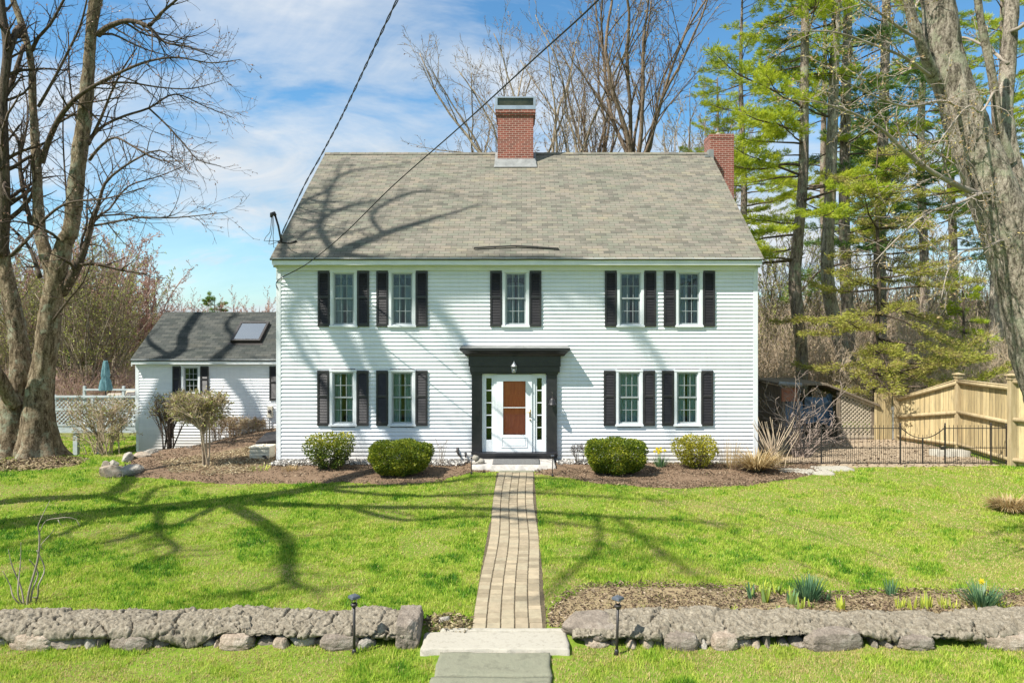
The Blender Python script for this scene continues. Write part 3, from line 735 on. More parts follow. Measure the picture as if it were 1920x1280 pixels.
    while xx < xb-.25:
        wd = pr.choice([.1, .14, .18, .24, .32, .45])*pr.uniform(.85, 1.15); ht = pr.uniform(.09, .15)
        if pr.random() < .93:
            m_ = M[pr.choice(['rock', 'rock_tan', 'rock_tan', 'rock_pale', 'rock'])]
            rock('stone', (xx+wd/2-root.location.x, 8.35+pr.uniform(-.05, .03)-root.location.y, -.055+pr.uniform(-.03, .025)-root.location.z), (wd*.58, .14, ht), seed*100+k, m_, root, pr.uniform(-.25, .25), sub=3)
        xx += wd*.98+pr.choice([0, .01, .03, .08]); k += 1
    return root
stone_wall('long mortared fieldstone wall ending left of the pale entry step', -7.6, -1.27, 3, 'r')
stone_wall('long mortared fieldstone wall starting right of the pale entry step and edging the bulb bed', .62, 7.8, 17, 'l')
# ================================================================== the main house
HX0, HX1 = -6.72, 6.47
house = thing('white_house', 'two storey white clapboard house with grey shingle roof and black shutters', 'house', (0, D, 0))
OY = D
def hb(mb, name, mat, parent=house, **kw):
    """build a house part: world coordinates moved to the house's origin"""
    par = parent
    mb.v = [(a, b-OY, c) for a, b, c in mb.v]
    return mb.build(name, mat, par, **kw)
def siding(mb, x0, x1, z0, z1, y, openings, course=.1078, t=.03, axis_y=False):
    z = z0
    while z < z1-.01:
        zt = min(z+course, z1); spans = [(x0, x1)]
        for (a, b, c, d) in openings:
            if c < zt-.02 and d > z+.02:
                ns = []
                for (p, q) in spans:
                    if b <= p or a >= q: ns.append((p, q)); continue
                    if a > p: ns.append((p, a))
                    if b < q: ns.append((b, q))
                spans = ns
        for (p, q) in spans:
            mb.add([(p,y-t,z),(q,y-t,z),(q,y-.002,zt),(p,y-.002,zt),(p,y,z),(q,y,z)], [(0,1,2,3),(4,5,1,0),(0,3,4),(1,5,2)])
        z = zt
UPX = [(597,692.5),(706,802.5),(919,1015),(1133.5,1230),(1243.5,1340)]
LOX = [(595.5,692),(706,802),(1131,1228),(1240,1337)]
WIN = []
for k, (a, b) in enumerate(UPX): WIN.append(((fx(a)+fx(b))/2, 3.885, 5.395, 'u', k))
for k, (a, b) in enumerate(LOX): WIN.append(((fx(a)+fx(b))/2, 1.165, 2.665, 'l', k))
CW = .74                                  # casing width
opens = [(x-CW/2+.04, x+CW/2-.04, z0+.02, z1-.02) for x, z0, z1, _, _ in WIN]
DX0, DX1 = fx(904), fx(1024); DZ0, DZ1 = fz(846), fz(697)
opens.append((DX0, DX1, 0, DZ1))
ZB, ZE = fz(867), 5.62
mb = MB(); siding(mb, HX0+.1, HX1-.1, ZB, ZE, D, opens)
hb(mb, 'siding', M['white'])
# gable and rear walls
RUN = 5.14; RZ0, RIDGE = 5.76, 9.92; YB = D+2*(23.64-18.8)
for xs, sg in ((HX0, -1), (HX1, 1)):
    mb = MB(); z = ZB
    while z < RIDGE-.3:
        zt = z+.1305; zm = zt
        if zm < RZ0-.2: ya, yb = D+.0, YB
        else:
            ya = 18.5+(zm+.05-RZ0)/(RIDGE-RZ0)*RUN+.12; yb = 2*23.64-ya
        if yb-ya < .1: break
        t = .017*sg
        mb.add([(xs+t,ya,z),(xs+t,yb,z),(xs,yb,zt),(xs,ya,zt),(xs,ya,z),(xs,yb,z)], [(0,1,2,3),(4,5,1,0)])
        z = zt
    hb(mb, 'gable_siding', M['white'])
mb = MB(); mb.quad((HX0,YB,0),(HX1,YB,0),(HX1,YB,5.75),(HX0,YB,5.75)); hb(mb, 'rear_wall', M['white'])
mb = MB(); mb.box(HX0+.02,HX1-.02,D+.01,YB-.02,-.6,ZB); hb(mb, 'foundation', M['foundation'])
mb = MB()                                  # inside: floors and rooms seen through the glass
mb.box(HX0+.03,HX1-.03,D+.35,D+3.2,3.0,3.2); mb.quad((HX0+.03,D+3.2,.2),(HX1-.03,D+3.2,.2),(HX1-.03,D+3.2,5.7),(HX0+.03,D+3.2,5.7))
mb.quad((HX0+.03,D+.02,5.66),(HX1-.03,D+.02,5.66),(HX1-.03,YB-.1,5.66),(HX0+.03,YB-.1,5.66))
hb(mb, 'room_interior', M['darkroom'])
# corner boards, frieze, eave
mb = MB()
for a, b in ((HX0, HX0+.1), (HX1-.1, HX1)):
    mb = MB(); mb.box(a, b, D-.032, D+.0, ZB-.02, 5.56)
    xs = HX0-.027 if a == HX0 else HX1
    mb.box(xs, xs+.027, D-.034, D+.11, ZB-.02, 5.56)
    hb(mb, 'corner_board', M['trim'], bevel=.004)
mb = MB(); mb.box(HX0-.02, HX1+.02, D-.07, D-.004, 5.42, 5.62)
hb(mb, 'frieze_board', M['trim'], bevel=.004)
mb = MB(); mb.box(HX0-.03, HX1+.03, 18.46, 18.49, 5.545, 5.725); mb.box(HX0-.03, HX1+.03, 18.491, D-.005, 5.59, 5.62)
mb.box(HX0-.03, HX1+.03, 18.42, 18.46, 5.675, 5.725)
for xs in (HX0-.06, HX1+.028):            # rake boards up the gables
    for sgn in (1, -1):
        y0_, y1_ = (18.52, 23.64) if sgn > 0 else (47.28-18.52, 23.64)
        mb.add([(xs,y0_,RZ0-.19),(xs+.03,y0_,RZ0-.19),(xs+.03,y0_,RZ0-.03),(xs,y0_,RZ0-.03),(xs,y1_,RIDGE-.21),(xs+.03,y1_,RIDGE-.21),(xs+.03,y1_,RIDGE-.05),(xs,y1_,RIDGE-.05)],
               [(0,1,2,3),(7,6,5,4),(0,4,5,1),(1,5,6,2),(2,6,7,3),(3,7,4,0)])
hb(mb, 'eave_trim', M['trim'])
# roof: shingled slab, slightly wavy
def roof_plane(name, x0, x1, y0, z0, y1, z1, mat, parent, oy, oz=0, ox=0, sag=.012, seed=3, th=.035):
    nx_, ns_ = 90, 40
    L = math.hypot(y1-y0, z1-z0); U, S = np.meshgrid(np.linspace(x0, x1, nx_), np.linspace(0, 1, ns_))
    ny_, nz_ = -(z1-z0)/L*np.sign(y1-y0), abs(y1-y0)/L
    bumpy = (fbm(U, S*L, 1.3, seed)-.5)*sag*2
    Y = y0+(y1-y0)*S+ny_*bumpy; Z = z0+(z1-z0)*S+nz_*bumpy
    top = np.stack([U-ox, Y-oy, Z-oz], -1).reshape(-1, 3); bot = top-np.array([0, ny_*th, nz_*th])
    ii, jj = np.meshgrid(np.arange(nx_-1), np.arange(ns_-1)); a = (jj*nx_+ii).ravel()
    q = np.stack([a, a+1, a+nx_+1, a+nx_], 1); nb = len(top)
    if y1 < y0: q = q[:, ::-1]
    ring = list(range(nx_))+[j*nx_+nx_-1 for j in range(1, ns_)]+[(ns_-1)*nx_+i for i in range(nx_-2, -1, -1)]+[j*nx_ for j in range(ns_-2, 0, -1)]
    side = [(ring[k], nb+ring[k], nb+ring[(k+1) % len(ring)], ring[(k+1) % len(ring)]) for k in range(len(ring))]
    V = np.concatenate([top, bot]); Fi = np.concatenate([q, q[:, ::-1]+nb, np.array(side)])
    me = bpy.data.meshes.new(name); me.from_pydata(V.tolist(), [], Fi.tolist()); me.update()
    uv = me.uv_layers.new(name='UVMap'); li = np.empty(len(me.loops), np.int32); me.loops.foreach_get('vertex_index', li)
    uvs = np.stack([U, S*L], -1).reshape(-1, 2); uvs = np.concatenate([uvs, uvs]); uv.data.foreach_set('uv', uvs[li].astype(np.float32).ravel())
    me.materials.append(mat); o = bpy.data.objects.new(name, me); COL.objects.link(o); o.parent = parent; return o
roof = roof_plane('roof', HX0-.075, HX1+.075, 18.40, RZ0-.065, 23.64, RIDGE, M['roof'], house, OY)
rr = roof_plane('roof', HX0-.075, HX1+.075, 47.28-18.40, RZ0-.065, 23.645, RIDGE, M['roof'], house, OY, seed=9)
mb = MB()
for k in range(44):                        # ridge caps
    xa = HX0-.08+k*(HX1-HX0+.16)/44; xb = xa+(HX1-HX0+.16)/44+.02
    z = RIDGE+.012+.004*(k % 2)
    mb.add([(xa,23.5,z-.1),(xb,23.5,z-.106),(xb,23.64,z+.004),(xa,23.64,z+.01),(xb,23.78,z-.106),(xa,23.78,z-.1)], [(0,1,2,3),(3,2,4,5)])
hb(mb, 'ridge_cap', M['roof'], parent=house)
def roof_at(px, py):
    k = (CY-py)/F; Y = (H-RZ0+18.5*.809)/(.809-k); return Vector(((px-CX)*Y/F, Y, H+k*Y))
# black snow bar on the lower roof
mb = MB(); a = roof_at(889, 468.5); b = roof_at(968, 464.5); c = roof_at(1047, 469.5); up = Vector((0, -.35, .75))*.07
mb.bar(a+up, b+up, .05, .035); mb.bar(b+up, c+up, .05, .035)
for t in (0, .5, 1): mb.bar(a.lerp(b, t)+up, a.lerp(b, t), .02, .02); mb.bar(b.lerp(c, t)+up, b.lerp(c, t), .02, .02)
hb(mb, 'snow_bar', M['darkmetal'])
# service mast on the left roof corner, its shadow modelled along the shingles
m0 = roof_at(520, 455); m0.x = HX0+.06
mb = MB(); top = P(516, 404, m0.y)
mb.tube([m0-Vector((0,0,.25)), m0.lerp(top, .6), top], .028, 10)
mb.tube([top, top+Vector((-.02,-.04,.05)), top+Vector((-.06,-.1,.02)), top+Vector((-.07,-.12,-.07))], [.045,.06,.055,.03], 10)
rng = random.Random(3)
for k in range(3):
    s = top+Vector((-.06+.02*k, -.11, -.04)); e = P(495+k*9, 452+k*6, m0.y-.1); j = P(506+k*3, 436+3*k, m0.y)
    mb.tube([s, s+Vector((.02*k-.01,-.02,-.25)), j, e.lerp(j,.3)+Vector((0,0,.04)), e, e+Vector((.05,.02,.0)), m0+Vector((-.02,-.03,.05+.02*k))], .008, 5)
mb.tube([roof_at(520,456)+Vector((0,0,.03)), roof_at(545,458)+Vector((0,-.02,.04)), roof_at(556,455)+Vector((0,0,.05))], [.012,.02,.03], 6)  # dark tube lying on the roof in place of the mast's cast shadow
hb(mb, 'service_mast_with_shadow', M['darkmetal'], smooth_shade=True)

# ---- chimneys
mb = MB(); cxa, cxb = P(933,0,23).x, P(1000,0,23).x
mb.box(cxa, cxb, 23.0, 24.25, 8.9, 11.02); mb.box(cxa-.045, cxb+.045, 22.955, 24.295, 11.021, 11.09); mb.box(cxa-.07, cxb+.07, 22.93, 24.32, 11.091, 11.2)
chim = hb(mb, 'brick_chimney', M['brick'])
mb = MB(); x0_, x1_, y0_, y1_ = cxa-.08, cxb+.08, 22.92, 24.33
mb.box(x0_, x1_, y0_, y1_, 11.2, 11.33)
for (a, b) in ((x0_, y0_), (x1_-.08, y0_), (x0_, y1_-.08), (x1_-.08, y1_-.08)): mb.box(a, a+.08, b, b+.08, 11.33, 11.58)
mb.box(x0_, x1_, y0_, y1_, 11.58, 11.63)
hb(mb, 'chimney_cap', M['silver'], parent=chim, bevel=.004)
mb = MB(); mb.box(x0_+.05, x1_-.05, y0_+.04, y0_+.05, 11.33, 11.58); mb.box(x0_+.05, x1_-.05, y1_-.05, y1_-.04, 11.33, 11.58); mb.box(x0_+.03, x0_+.04, y0_+.06, y1_-.06, 11.33, 11.58); mb.box(x1_-.04, x1_-.03, y0_+.06, y1_-.06, 11.33, 11.58)
M['screen'] = m_var('spark_screen', (.03,.035,.02), (.12,.11,.06), 3, .25, metallic=.6)
hb(mb, 'spark_screen', M['screen'], parent=chim)
mb = MB(); zf = lambda y: RIDGE-(23.64-y)*.809
mb.add([(cxa-.06,22.98,zf(22.98)+.17),(cxb+.06,22.98,zf(22.98)+.17),(cxb+.12,22.72,zf(22.72)+.04),(cxa-.12,22.72,zf(22.72)+.04)], [(0,3,2,1)])
mb.box(cxa-.012, cxb+.012, 22.985, 24.26, zf(22.98)-.1, zf(22.98)+.16)
for a in (cxa-.1, cxb+.01): mb.add([(a,22.78,zf(22.78)+.045),(a+.09,22.78,zf(22.78)+.045),(a+.09,23.6,zf(23.6)+.045),(a,23.6,zf(23.6)+.045)], [(0,1,2,3)])
hb(mb, 'flashing', M['lead'], parent=chim)
mb = MB(); mb.box(HX1+.07, HX1+.90, 23.7, 24.45, -.3, 10.6); mb.box(HX1+.06, HX1+.91, 23.69, 24.46, 10.45, 10.56)
ch2 = hb(mb, 'brick_chimney', M['brick'])
mb = MB(); mb.lathe((HX1+.45, 24.05, 10.6), [(.12,0),(.12,.08),(.06,.12),(.02,.12)], 12); hb(mb, 'flue_pot', M['conc'], parent=ch2)
mb = MB(); mb.box(HX1-.06, HX1+.12, 23.40, 23.66, 9.55, 9.98); mb.box(HX1-.2, HX1-.05, 23.35, 23.6, 9.7, 9.78); hb(mb, 'flashing', M['lead'], parent=ch2)

# ---- windows with sashes and shutters
def window(w, x, z0, z1, upper, parent, y, arch):
    zc = (z0+z1)/2; h = z1-z0
    mb = MB(); cw = .075
    mb.box(x-w/2, x-w/2+cw, y-.05, y+.02, z0+.03, z1-.03); mb.box(x+w/2-cw, x+w/2, y-.05, y+.02, z0+.03, z1-.03)
    mb.box(x-w/2-.012, x+w/2+.012, y-.058, y+.02, z1-.03, z1+.035); mb.box(x-w/2-.02, x+w/2+.02, y-.075, y+.02, z0-.025, z0+.03)
    for s in (-1, 1):
        a, b = sorted((x+s*(w/2-cw), x+s*(w/2-cw-.02))); mb.box(a, b, y-.02, y+.1, z0+.03, z1-.03)
    mb.box(x-w/2+cw, x+w/2-cw, y-.02, y+.1, z0+.031, z0+.05); mb.box(x-w/2+cw, x+w/2-cw, y-.02, y+.1, z1-.05, z1-.031)
    mb.v = [(a, b-OY, c) for a, b, c in mb.v]
    fr = mb.build('window', M['trim'], parent, bevel=.004)
    g0, g1 = x-w/2+cw+.02, x+w/2-cw-.02; zb, zt = z0+.05, z1-.05; mid = zc+.01
    mb = MB()
    for (p, q, yy) in ((mid-.012, zt, y+.0), (zb, mid+.028, y+.03)):
        st = .036
        mb.box(g0, g0+st, yy, yy+.028, p, q); mb.box(g1-st, g1, yy, yy+.028, p, q); mb.box(g0+st, g1-st, yy, yy+.028, p, p+.042); mb.box(g0+st, g1-st, yy, yy+.028, q-.036, q)
        for k in (1, 2):
            xm = g0+st+(g1-g0-2*st)*k/3; mb.box(xm-.008, xm+.008, yy+.006, yy+.022, p+.042, q-.036)
        zm = (p+q)/2; mb.box(g0+st, g1-st, yy+.004, yy+.0245, zm-.008, zm+.008)
    mb.v = [(a, b-OY, c) for a, b, c in mb.v]
    mb.build('sash', M['sashmat'], fr)
    mb = MB(); mb.box(g0+.02, g1-.02, y+.012, y+.016, mid, zt-.02); mb.box(g0+.02, g1-.02, y+.042, y+.046, zb+.02, mid+.02)
    mb.v = [(a, b-OY, c) for a, b, c in mb.v]; mb.build('pane', M['glass'], fr)
    # curtains behind the glass
    rg = random.Random(int(x*100)+int(z0*10)); mb = MB(); n = 26
    drop = zb if not upper else zb
    pts = []
    for k in range(n+1):
        u = k/n; pts.append((g0-.04+(g1-g0+.08)*u, y+.12+.018*math.sin(u*19+rg.random()*.8)+.01*math.sin(u*43)))
    gapc = rg.choice([None, .5, .62, .4, .5]) if upper else rg.choice([None, None, .5]); gw = rg.uniform(.05, .17); vd = rg.uniform(.26, .5); tone = rg.random()
    for k in range(n):
        if gapc and abs((k+.5)/n-gapc) < gw: continue
        (xa, ya), (xb, yb) = pts[k], pts[k+1]; mb.quad((xa,ya,drop-.05),(xb,yb,drop-.05),(xb,yb,zt+.05),(xa,ya,zt+.05))
    mb.v = [(a, b-OY, c) for a, b, c in mb.v]; mb.build('curtain', (M['sheer'] if tone < .6 else M['sheer3']) if not upper else (M['sheer2'] if tone < .6 else M['sheer4']), fr, smooth_shade=True)
    if upper:
        mb = MB()
        for k in range(n):
            (xa, ya), (xb, yb) = pts[k], pts[k+1]; u = (k+.5)/n; lo = zt-vd-.1*abs(math.sin(u*math.pi))*-1
            mb.quad((xa,ya-.04,lo),(xb,yb-.04,lo),(xb,yb-.04,zt-.12),(xa,ya-.04,zt-.12))
        mb.v = [(a, b-OY, c) for a, b, c in mb.v]; mb.build('valance', M['valance'], fr)
    return fr
def m_sash():
    return m_var('sash_paint', (.24,.27,.275), (.34,.37,.37), 3, .4)
M['sashmat'] = m_sash()
M['sheer2'] = m_var('lined_curtain', (.26,.29,.3), (.48,.52,.53), 2.2, .9, stretch=(5, 5, .4))
M['sheer3'] = m_var('greenish_sheer', (.3,.42,.4), (.6,.7,.66), 1.6, .9, stretch=(4, 4, .9))
M['sheer4'] = m_var('dark_lined_curtain', (.16,.18,.19), (.38,.41,.42), 1.8, .9, stretch=(4, 4, .7))
def shutter(xc, z0, z1, parent, y, w=.325, arch=False):
    mb = MB(); x0, x1 = xc-w/2, xc+w/2; st = .05; yf = y-.062; yb = y-.022
    mb.box(x0, x0+st, yf, yb, z0, z1); mb.box(x1-st, x1, yf, yb, z0, z1)
    zm = z0+(z1-z0)*.53
    for (p, q) in ((z0, z0+.085), (zm-.03, zm+.03), (z1-.07, z1)): mb.box(x0+st, x1-st, yf+.001, yb-.001, p, q)
    for (p, q) in ((z0+.085, zm-.03), (zm+.03, z1-.07)):
        n = int((q-p)/.042)
        for k in range(n):
            a = p+(q-p)*k/n; b = a+(q-p)/n*1.02
            mb.add([(x0+st,yf+.008,a),(x1-st,yf+.008,a),(x1-st,yb-.006,b),(x0+st,yb-.006,b),(x0+st,yb-.004,a),(x1-st,yb-.004,a)], [(0,1,2,3),(4,5,1,0)])
    if arch:
        n = 10; zt = z1-.07
        for k in range(n):
            u0, u1 = k/n, (k+1)/n; xa = x0+st+(w-2*st)*u0; xb = x0+st+(w-2*st)*u1
            da = .05*(2*u0-1)**2; db = .05*(2*u1-1)**2
            mb.add([(xa,yf+.003,zt-da),(xb,yf+.003,zt-db),(xb,yf+.003,zt),(xa,yf+.003,zt)], [(0,1,2,3)])
    mb.v = [(a, b-OY, c) for a, b, c in mb.v]
    return mb.build('shutter', M['shutter'], parent)
for (x, z0, z1, t, k) in WIN:
    window(CW, x, z0, z1, t == 'u', house, D, t == 'l')
    for s in (-1, 1): shutter(x+s*(CW/2+.172), z0-.005, z1+.01, house, D, arch=(t == 'l'))

# ---- entrance
mb = MB(); X0, X1 = fx(885), fx(1044)
mb.box(X0, fx(903.5), D-.12, D+.02, .33, fz(699)); mb.box(fx(1025), X1, D-.12, D+.02, .33, fz(699))
for a, b in ((X0, fx(903.5)), (fx(1025), X1)):
    mb.box(a-.025, b+.02, D-.15, D-.0, fz(702), fz(697.5)); mb.box(a-.015, b+.01, D-.145, D-.0, .33, .46)
mb.box(fx(882), fx(1049), D-.2, D+.02, fz(697), fz(686)); mb.box(fx(879.5), fx(1050.5), D-.22, D+.02, fz(686)+.001, fz(667)+.002)
mb.box(fx(884), fx(1046), D-.16, D+.02, fz(700), fz(697))
hb(mb, 'door_surround', M['black'], bevel=.006)
mb = MB()                                   # cornice with a sloped lead top
p = .47
prof = [(0, fz(667)+.003), (-.26, fz(667)+.003), (-.3, fz(663)), (-.4, fz(658)), (-p, fz(656)), (-p, fz(653.5)+.02), (0, fz(651)+.05)]
for (xa, xb) in ((fx(866), fx(1065.5)),):
    n = len(prof); vs = []
    for i, (dy, z) in enumerate(prof):
        e = {0: .0, 1: .0, 2: .04, 3: .11, 4: .15, 5: .15, 6: .02}[i]
        vs.append((xa+.13-e, D+dy, z)); vs.append((xb-.13+e, D+dy, z))
    fs = [(2*i, 2*i+1, 2*i+3, 2*i+2) for i in range(n-1)] + [tuple(range(0, 2*n, 2))[::-1], tuple(range(1, 2*n, 2))]
    mb.add(vs, fs)
hb(mb, 'door_cornice', M['black'])
mb = MB(); xa, xb = fx(864), fx(1067); mb.quad((xa, D-p-.01, fz(653.5)+.028), (xb, D-p-.01, fz(653.5)+.028), (xb-.05, D-.005, fz(651)+.07), (xa+.05, D-.005, fz(651)+.07)); hb(mb, 'cornice_flashing', M['lead'])
mb = MB(); mb.box(fx(896), fx(1044), D-.2, D+.3, fz(857), fz(846.5)); mb.box(fx(899), fx(1041), D-.235, D-.2, fz(851), fz(846.5)-.002); hb(mb, 'threshold', M['black'], bevel=.005)
M['sidegreen'] = m_var('green_backing', (.1,.2,.03), (.3,.36,.1), 3, .9)
# white frame round door and sidelights
M['doorwhite'] = m_var('door_enamel', (.68,.72,.75), (.78,.8,.81), 2, .3)
mb = MB(); dz0 = fz(846)
mb.box(DX0, DX1, D-.06, D+.08, fz(701), DZ1)                     # head
for a, b in ((DX0, fx(908)), (fx(1020), DX1), (fx(926), fx(931.5)), (fx(997.5), fx(1003))): mb.box(a, b, D-.06, D+.08, dz0, fz(701))
hb(mb, 'door_frame', M['doorwhite'], bevel=.004)
for a, b in ((fx(908), fx(926)), (fx(1003), fx(1020))):
    mb = MB(); gx0, gx1 = a+.055, b-.06; z0, z1 = fz(824), fz(708.5)
    mb.box(a, gx0, D-.035, D+.02, dz0, fz(701)); mb.box(gx1, b, D-.035, D+.02, dz0, fz(701)); mb.box(gx0, gx1, D-.035, D+.02, dz0, z0); mb.box(gx0, gx1, D-.035, D+.02, z1, fz(701))
    for k in range(1, 5): zz_ = z0+(z1-z0)*k/5; mb.box(gx0, gx1, D-.03, D+.0, zz_-.012, zz_+.012)
    sl = hb(mb, 'sidelight', M['doorwhite'], bevel=.003)
    mb = MB(); mb.box(gx0-.01, gx1+.01, D+.005, D+.012, z0-.01, z1+.01); pn = hb(mb, 'pane', M['sideglass'] if 'sideglass' in M else M['glass'], parent=sl)
    mb = MB(); mb.quad((gx0-.05, D+.3, dz0), (gx1+.05, D+.3, dz0), (gx1+.05, D+.3, z1), (gx0-.05, D+.3, z1)); hb(mb, 'sidelight_curtain', M['sidegreen'], parent=sl)  # plain green sheet set behind the sidelight panes
# storm door with the red wooden door behind its glass
a, b = fx(931.5), fx(997.5); g0, g1 = fx(943.5), fx(985.5); z0, z1 = fz(814), fz(714); zt = fz(701)
mb = MB()
mb.box(a, g0, D-.09, D-.06, dz0, zt-.005); mb.box(g1, b, D-.09, D-.06, dz0, zt-.005); mb.box(g0, g1, D-.09, D-.06, dz0, z0); mb.box(g0, g1, D-.09, D-.06, z1, zt-.005)
mb.box(g0, g1, D-.088, D-.062, fz(764), fz(762.6))
k0, k1, q0, q1 = fx(940), fx(989), fz(838), fz(818)
mb.box(k0, k1, D-.1, D-.0901, q0, q0+.025); mb.box(k0, k1, D-.1, D-.0901, q1-.025, q1); mb.box(k0, k0+.025, D-.1, D-.0901, q0+.025, q1-.025); mb.box(k1-.025, k1, D-.1, D-.0901, q0+.025, q1-.025)
mb.box(k0+.055, k1-.055, D-.097, D-.0901, q0+.055, q1-.055)
sd = hb(mb, 'storm_door', M['doorwhite'], bevel=.003)
mb = MB(); mb.box(g0-.005, g1+.005, D-.078, D-.073, z0-.01, z1+.01); hb(mb, 'pane', M['doorglass'], parent=sd)
mb = MB(); hx = fx(993.5); mb.box(hx-.02, hx+.02, D-.1, D-.0901, fz(781), fz(767)); mb.tube([(hx, D-.1, fz(772)), (hx, D-.15, fz(772)), (hx-.09, D-.15, fz(771.5))], .011, 8); mb.lathe((hx+.005, D-.1, fz(787)), [(.02,0),(.02,.03),(.01,.04)], 8); hb(mb, 'door_handle', M['brassy'], parent=sd, smooth_shade=True)
mb = MB(); mb.box(a, b, D+.03, D+.07, dz0, zt)
for i in range(2):
    for j in range(4):
        xa = a+.12+i*.38; za = dz0+.18+j*.46; mb.box(xa, xa+.3, D+.018, D+.0301, za, za+.36)
hb(mb, 'wooden_door', M['doorwood'], bevel=.006)
# lantern above the door
mb = MB(); lx, ly, lz = fx(964), D-.33, fz(697)
mb.lathe((lx, ly, lz), [(.05,0),(.055,.015),(.055,.02)], 8); 
for k in range(6):
    an = k*math.pi/3; mb.bar((lx+.05*math.cos(an), ly+.05*math.sin(an), lz+.02), (lx+.072*math.cos(an), ly+.072*math.sin(an), lz+.17), .008, .008)
mb.lathe((lx, ly, lz+.165), [(.085,0),(.088,.012),(.06,.05),(.035,.075),(.03,.1),(.012,.115)], 12)
mb.tube([(lx, ly, lz+.28), (lx, ly+.03, lz+.32), (lx, ly+.12, lz+.33), (lx, ly+.2, lz+.25)], .012, 6)
ln = hb(mb, 'lantern', M['silver'])
mb = MB(); mb.lathe((lx, ly, lz+.02), [(.045,0),(.062,.14)], 12); hb(mb, 'lantern_glass', M['doorglass'], parent=ln, smooth_shade=True)
mb = MB(); mb.lathe((lx, ly, lz+.03), [(.012,0),(.02,.03),(.016,.07),(.004,.1)], 10)
M['bulb'] = m_var('frosted_bulb', (.7,.68,.62), (.8,.78,.72), 5, .3); hb(mb, 'bulb', M['bulb'], parent=ln, smooth_shade=True)
mb = MB(); mb.box(fx(895), fx(898.5), D-.14, D-.1201, fz(778), fz(768)); mb.lathe((fx(896.7), D-.145, fz(774)), [(.015,0),(.015,.02)], 8); hb(mb, 'doorbell', M['darkmetal'])
# spigots left of the step, on the siding
mb = MB()
s = Vector((fx(858), D-.02, fz(846))); mb.tube([s+Vector((0,.02,.1)), s+Vector((0,-.03,.08)), s+Vector((.01,-.05,-.02)), s+Vector((.06,-.06,-.1)), s+Vector((.1,-.06,-.12))], [.03,.035,.03,.03,.025], 8)
mb.tube([s+Vector((-.06,-.05,.02)), s+Vector((.04,-.05,.03))], .012, 6)
s = Vector((fx(873), D-.02, fz(852))); mb.tube([s+Vector((0,.02,.05)), s+Vector((0,-.05,.04)), s+Vector((.01,-.07,-.06))], .022, 8); mb.tube([s+Vector((-.05,-.05,.05)), s+Vector((.05,-.05,.05))], .01, 6)
hb(mb, 'hose_spigot', M['darkmetal'], smooth_shade=True)
# granite stoop
st = slab('front_step', fx(887)*.94-.03, fx(1040)*.94+.03, 17.72, D-.02, -.1, .275, M['stone_sill'], 44, (60, 30), .006, .02, kind=None, parent=None)
st.name = 'front_step'; tag(st, 'granite front step slab under the white storm door', 'step')
mat_ = slab('door_mat', P(924,0,18.1).x, P(1012,0,18.1).x, 17.82, 18.5, .28, .305, M['rubber'], 45, (50, 30), .004, .004, kind=None)
tag(mat_, 'speckled black door mat lying on the front step', 'door mat')

# ================================================================== low wing set back at the left
WY = 25.8; WS = F/WY
wx = lambda px: (px-CX)/WS
wz = lambda py: H-(py-CY)/WS
wing = thing('house_wing', 'low white clapboard wing with dark roof and skylight at the left of the house', 'house wing', (-10.7, WY, -.7))
def wb(mb, name, mat, parent=wing, **kw):
    mb.v = [(a+10.7, b-WY, c+.7) for a, b, c in mb.v]; return mb.build(name, mat, parent, **kw)
WX0, WX1 = wx(256), HX0-.05
wo = [(wx(341), wx(376), wz(737), wz(687))]
mb = MB(); siding(mb, WX0+.1, WX1, wz(846), wz(680), WY, wo); wb(mb, 'siding', M['white'])
mb = MB(); z = wz(846)
while z < wz(680)+1.6:
    zt = z+.1305; a_ = WY+max(0, (zt-wz(680))/.84+.1); b_ = WY+4.4-max(0, (zt-wz(680))/.84+.1)
    if b_-a_ > .1: mb.add([(WX0-.017,a_,z),(WX0-.017,b_,z),(WX0,b_,zt),(WX0,a_,zt),(WX0,a_,z),(WX0,b_,z)], [(0,1,2,3),(4,5,1,0)])
    z = zt
mb.quad((WX0, WY+4.4, -1.5), (WX1, WY+4.4, -1.5), (WX1, WY+4.4, 2.7), (WX0, WY+4.4, 2.7)); wb(mb, 'siding', M['white'])
mb = MB(); mb.box(WX0-.03, WX0, WY-.03, WY+.1, wz(805), wz(682)); mb.box(WX0, WX0+.1, WY-.03, WY-.001, wz(805), wz(682)); mb.box(WX0+.0, WX0+.1, WY-.028, WY-.001, wz(846), wz(805.5)); wb(mb, 'corner_board', M['trim'])
mb = MB(); mb.box(WX0-.06, WX1, WY-.26, WY-.23, wz(682), wz(672)-.02); mb.box(WX0-.06, WX1, WY-.229, WY-.0, wz(683)+.02, wz(681)+.01); mb.box(WX0, WX1, WY-.04, WY-.003, wz(688), wz(683)); 
for sgn in (0, 1):
    y0_, y1_ = (WY-.25, WY+2.2) if sgn == 0 else (WY+4.65, WY+2.2)
    xs = WX0-.06; za, zb_ = 2.62, 4.47
    mb.add([(xs,y0_,za-.17),(xs+.03,y0_,za-.17),(xs+.03,y0_,za),(xs,y0_,za),(xs,y1_,zb_-.17),(xs+.03,y1_,zb_-.17),(xs+.03,y1_,zb_),(xs,y1_,zb_)], [(0,1,2,3),(7,6,5,4),(0,4,5,1),(1,5,6,2),(2,6,7,3),(3,7,4,0)])
wb(mb, 'eave_trim', M['trim'])
roof_plane('roof', WX0-.1, WX1, WY-.3, 2.66, WY+2.2, 4.54, M['roof2'], wing, WY, -.7, -10.7, .008, 21)
roof_plane('roof', WX0-.1, WX1, WY+4.7, 2.66, WY+2.205, 4.54, M['roof2'], wing, WY, -.7, -10.7, .008, 22)
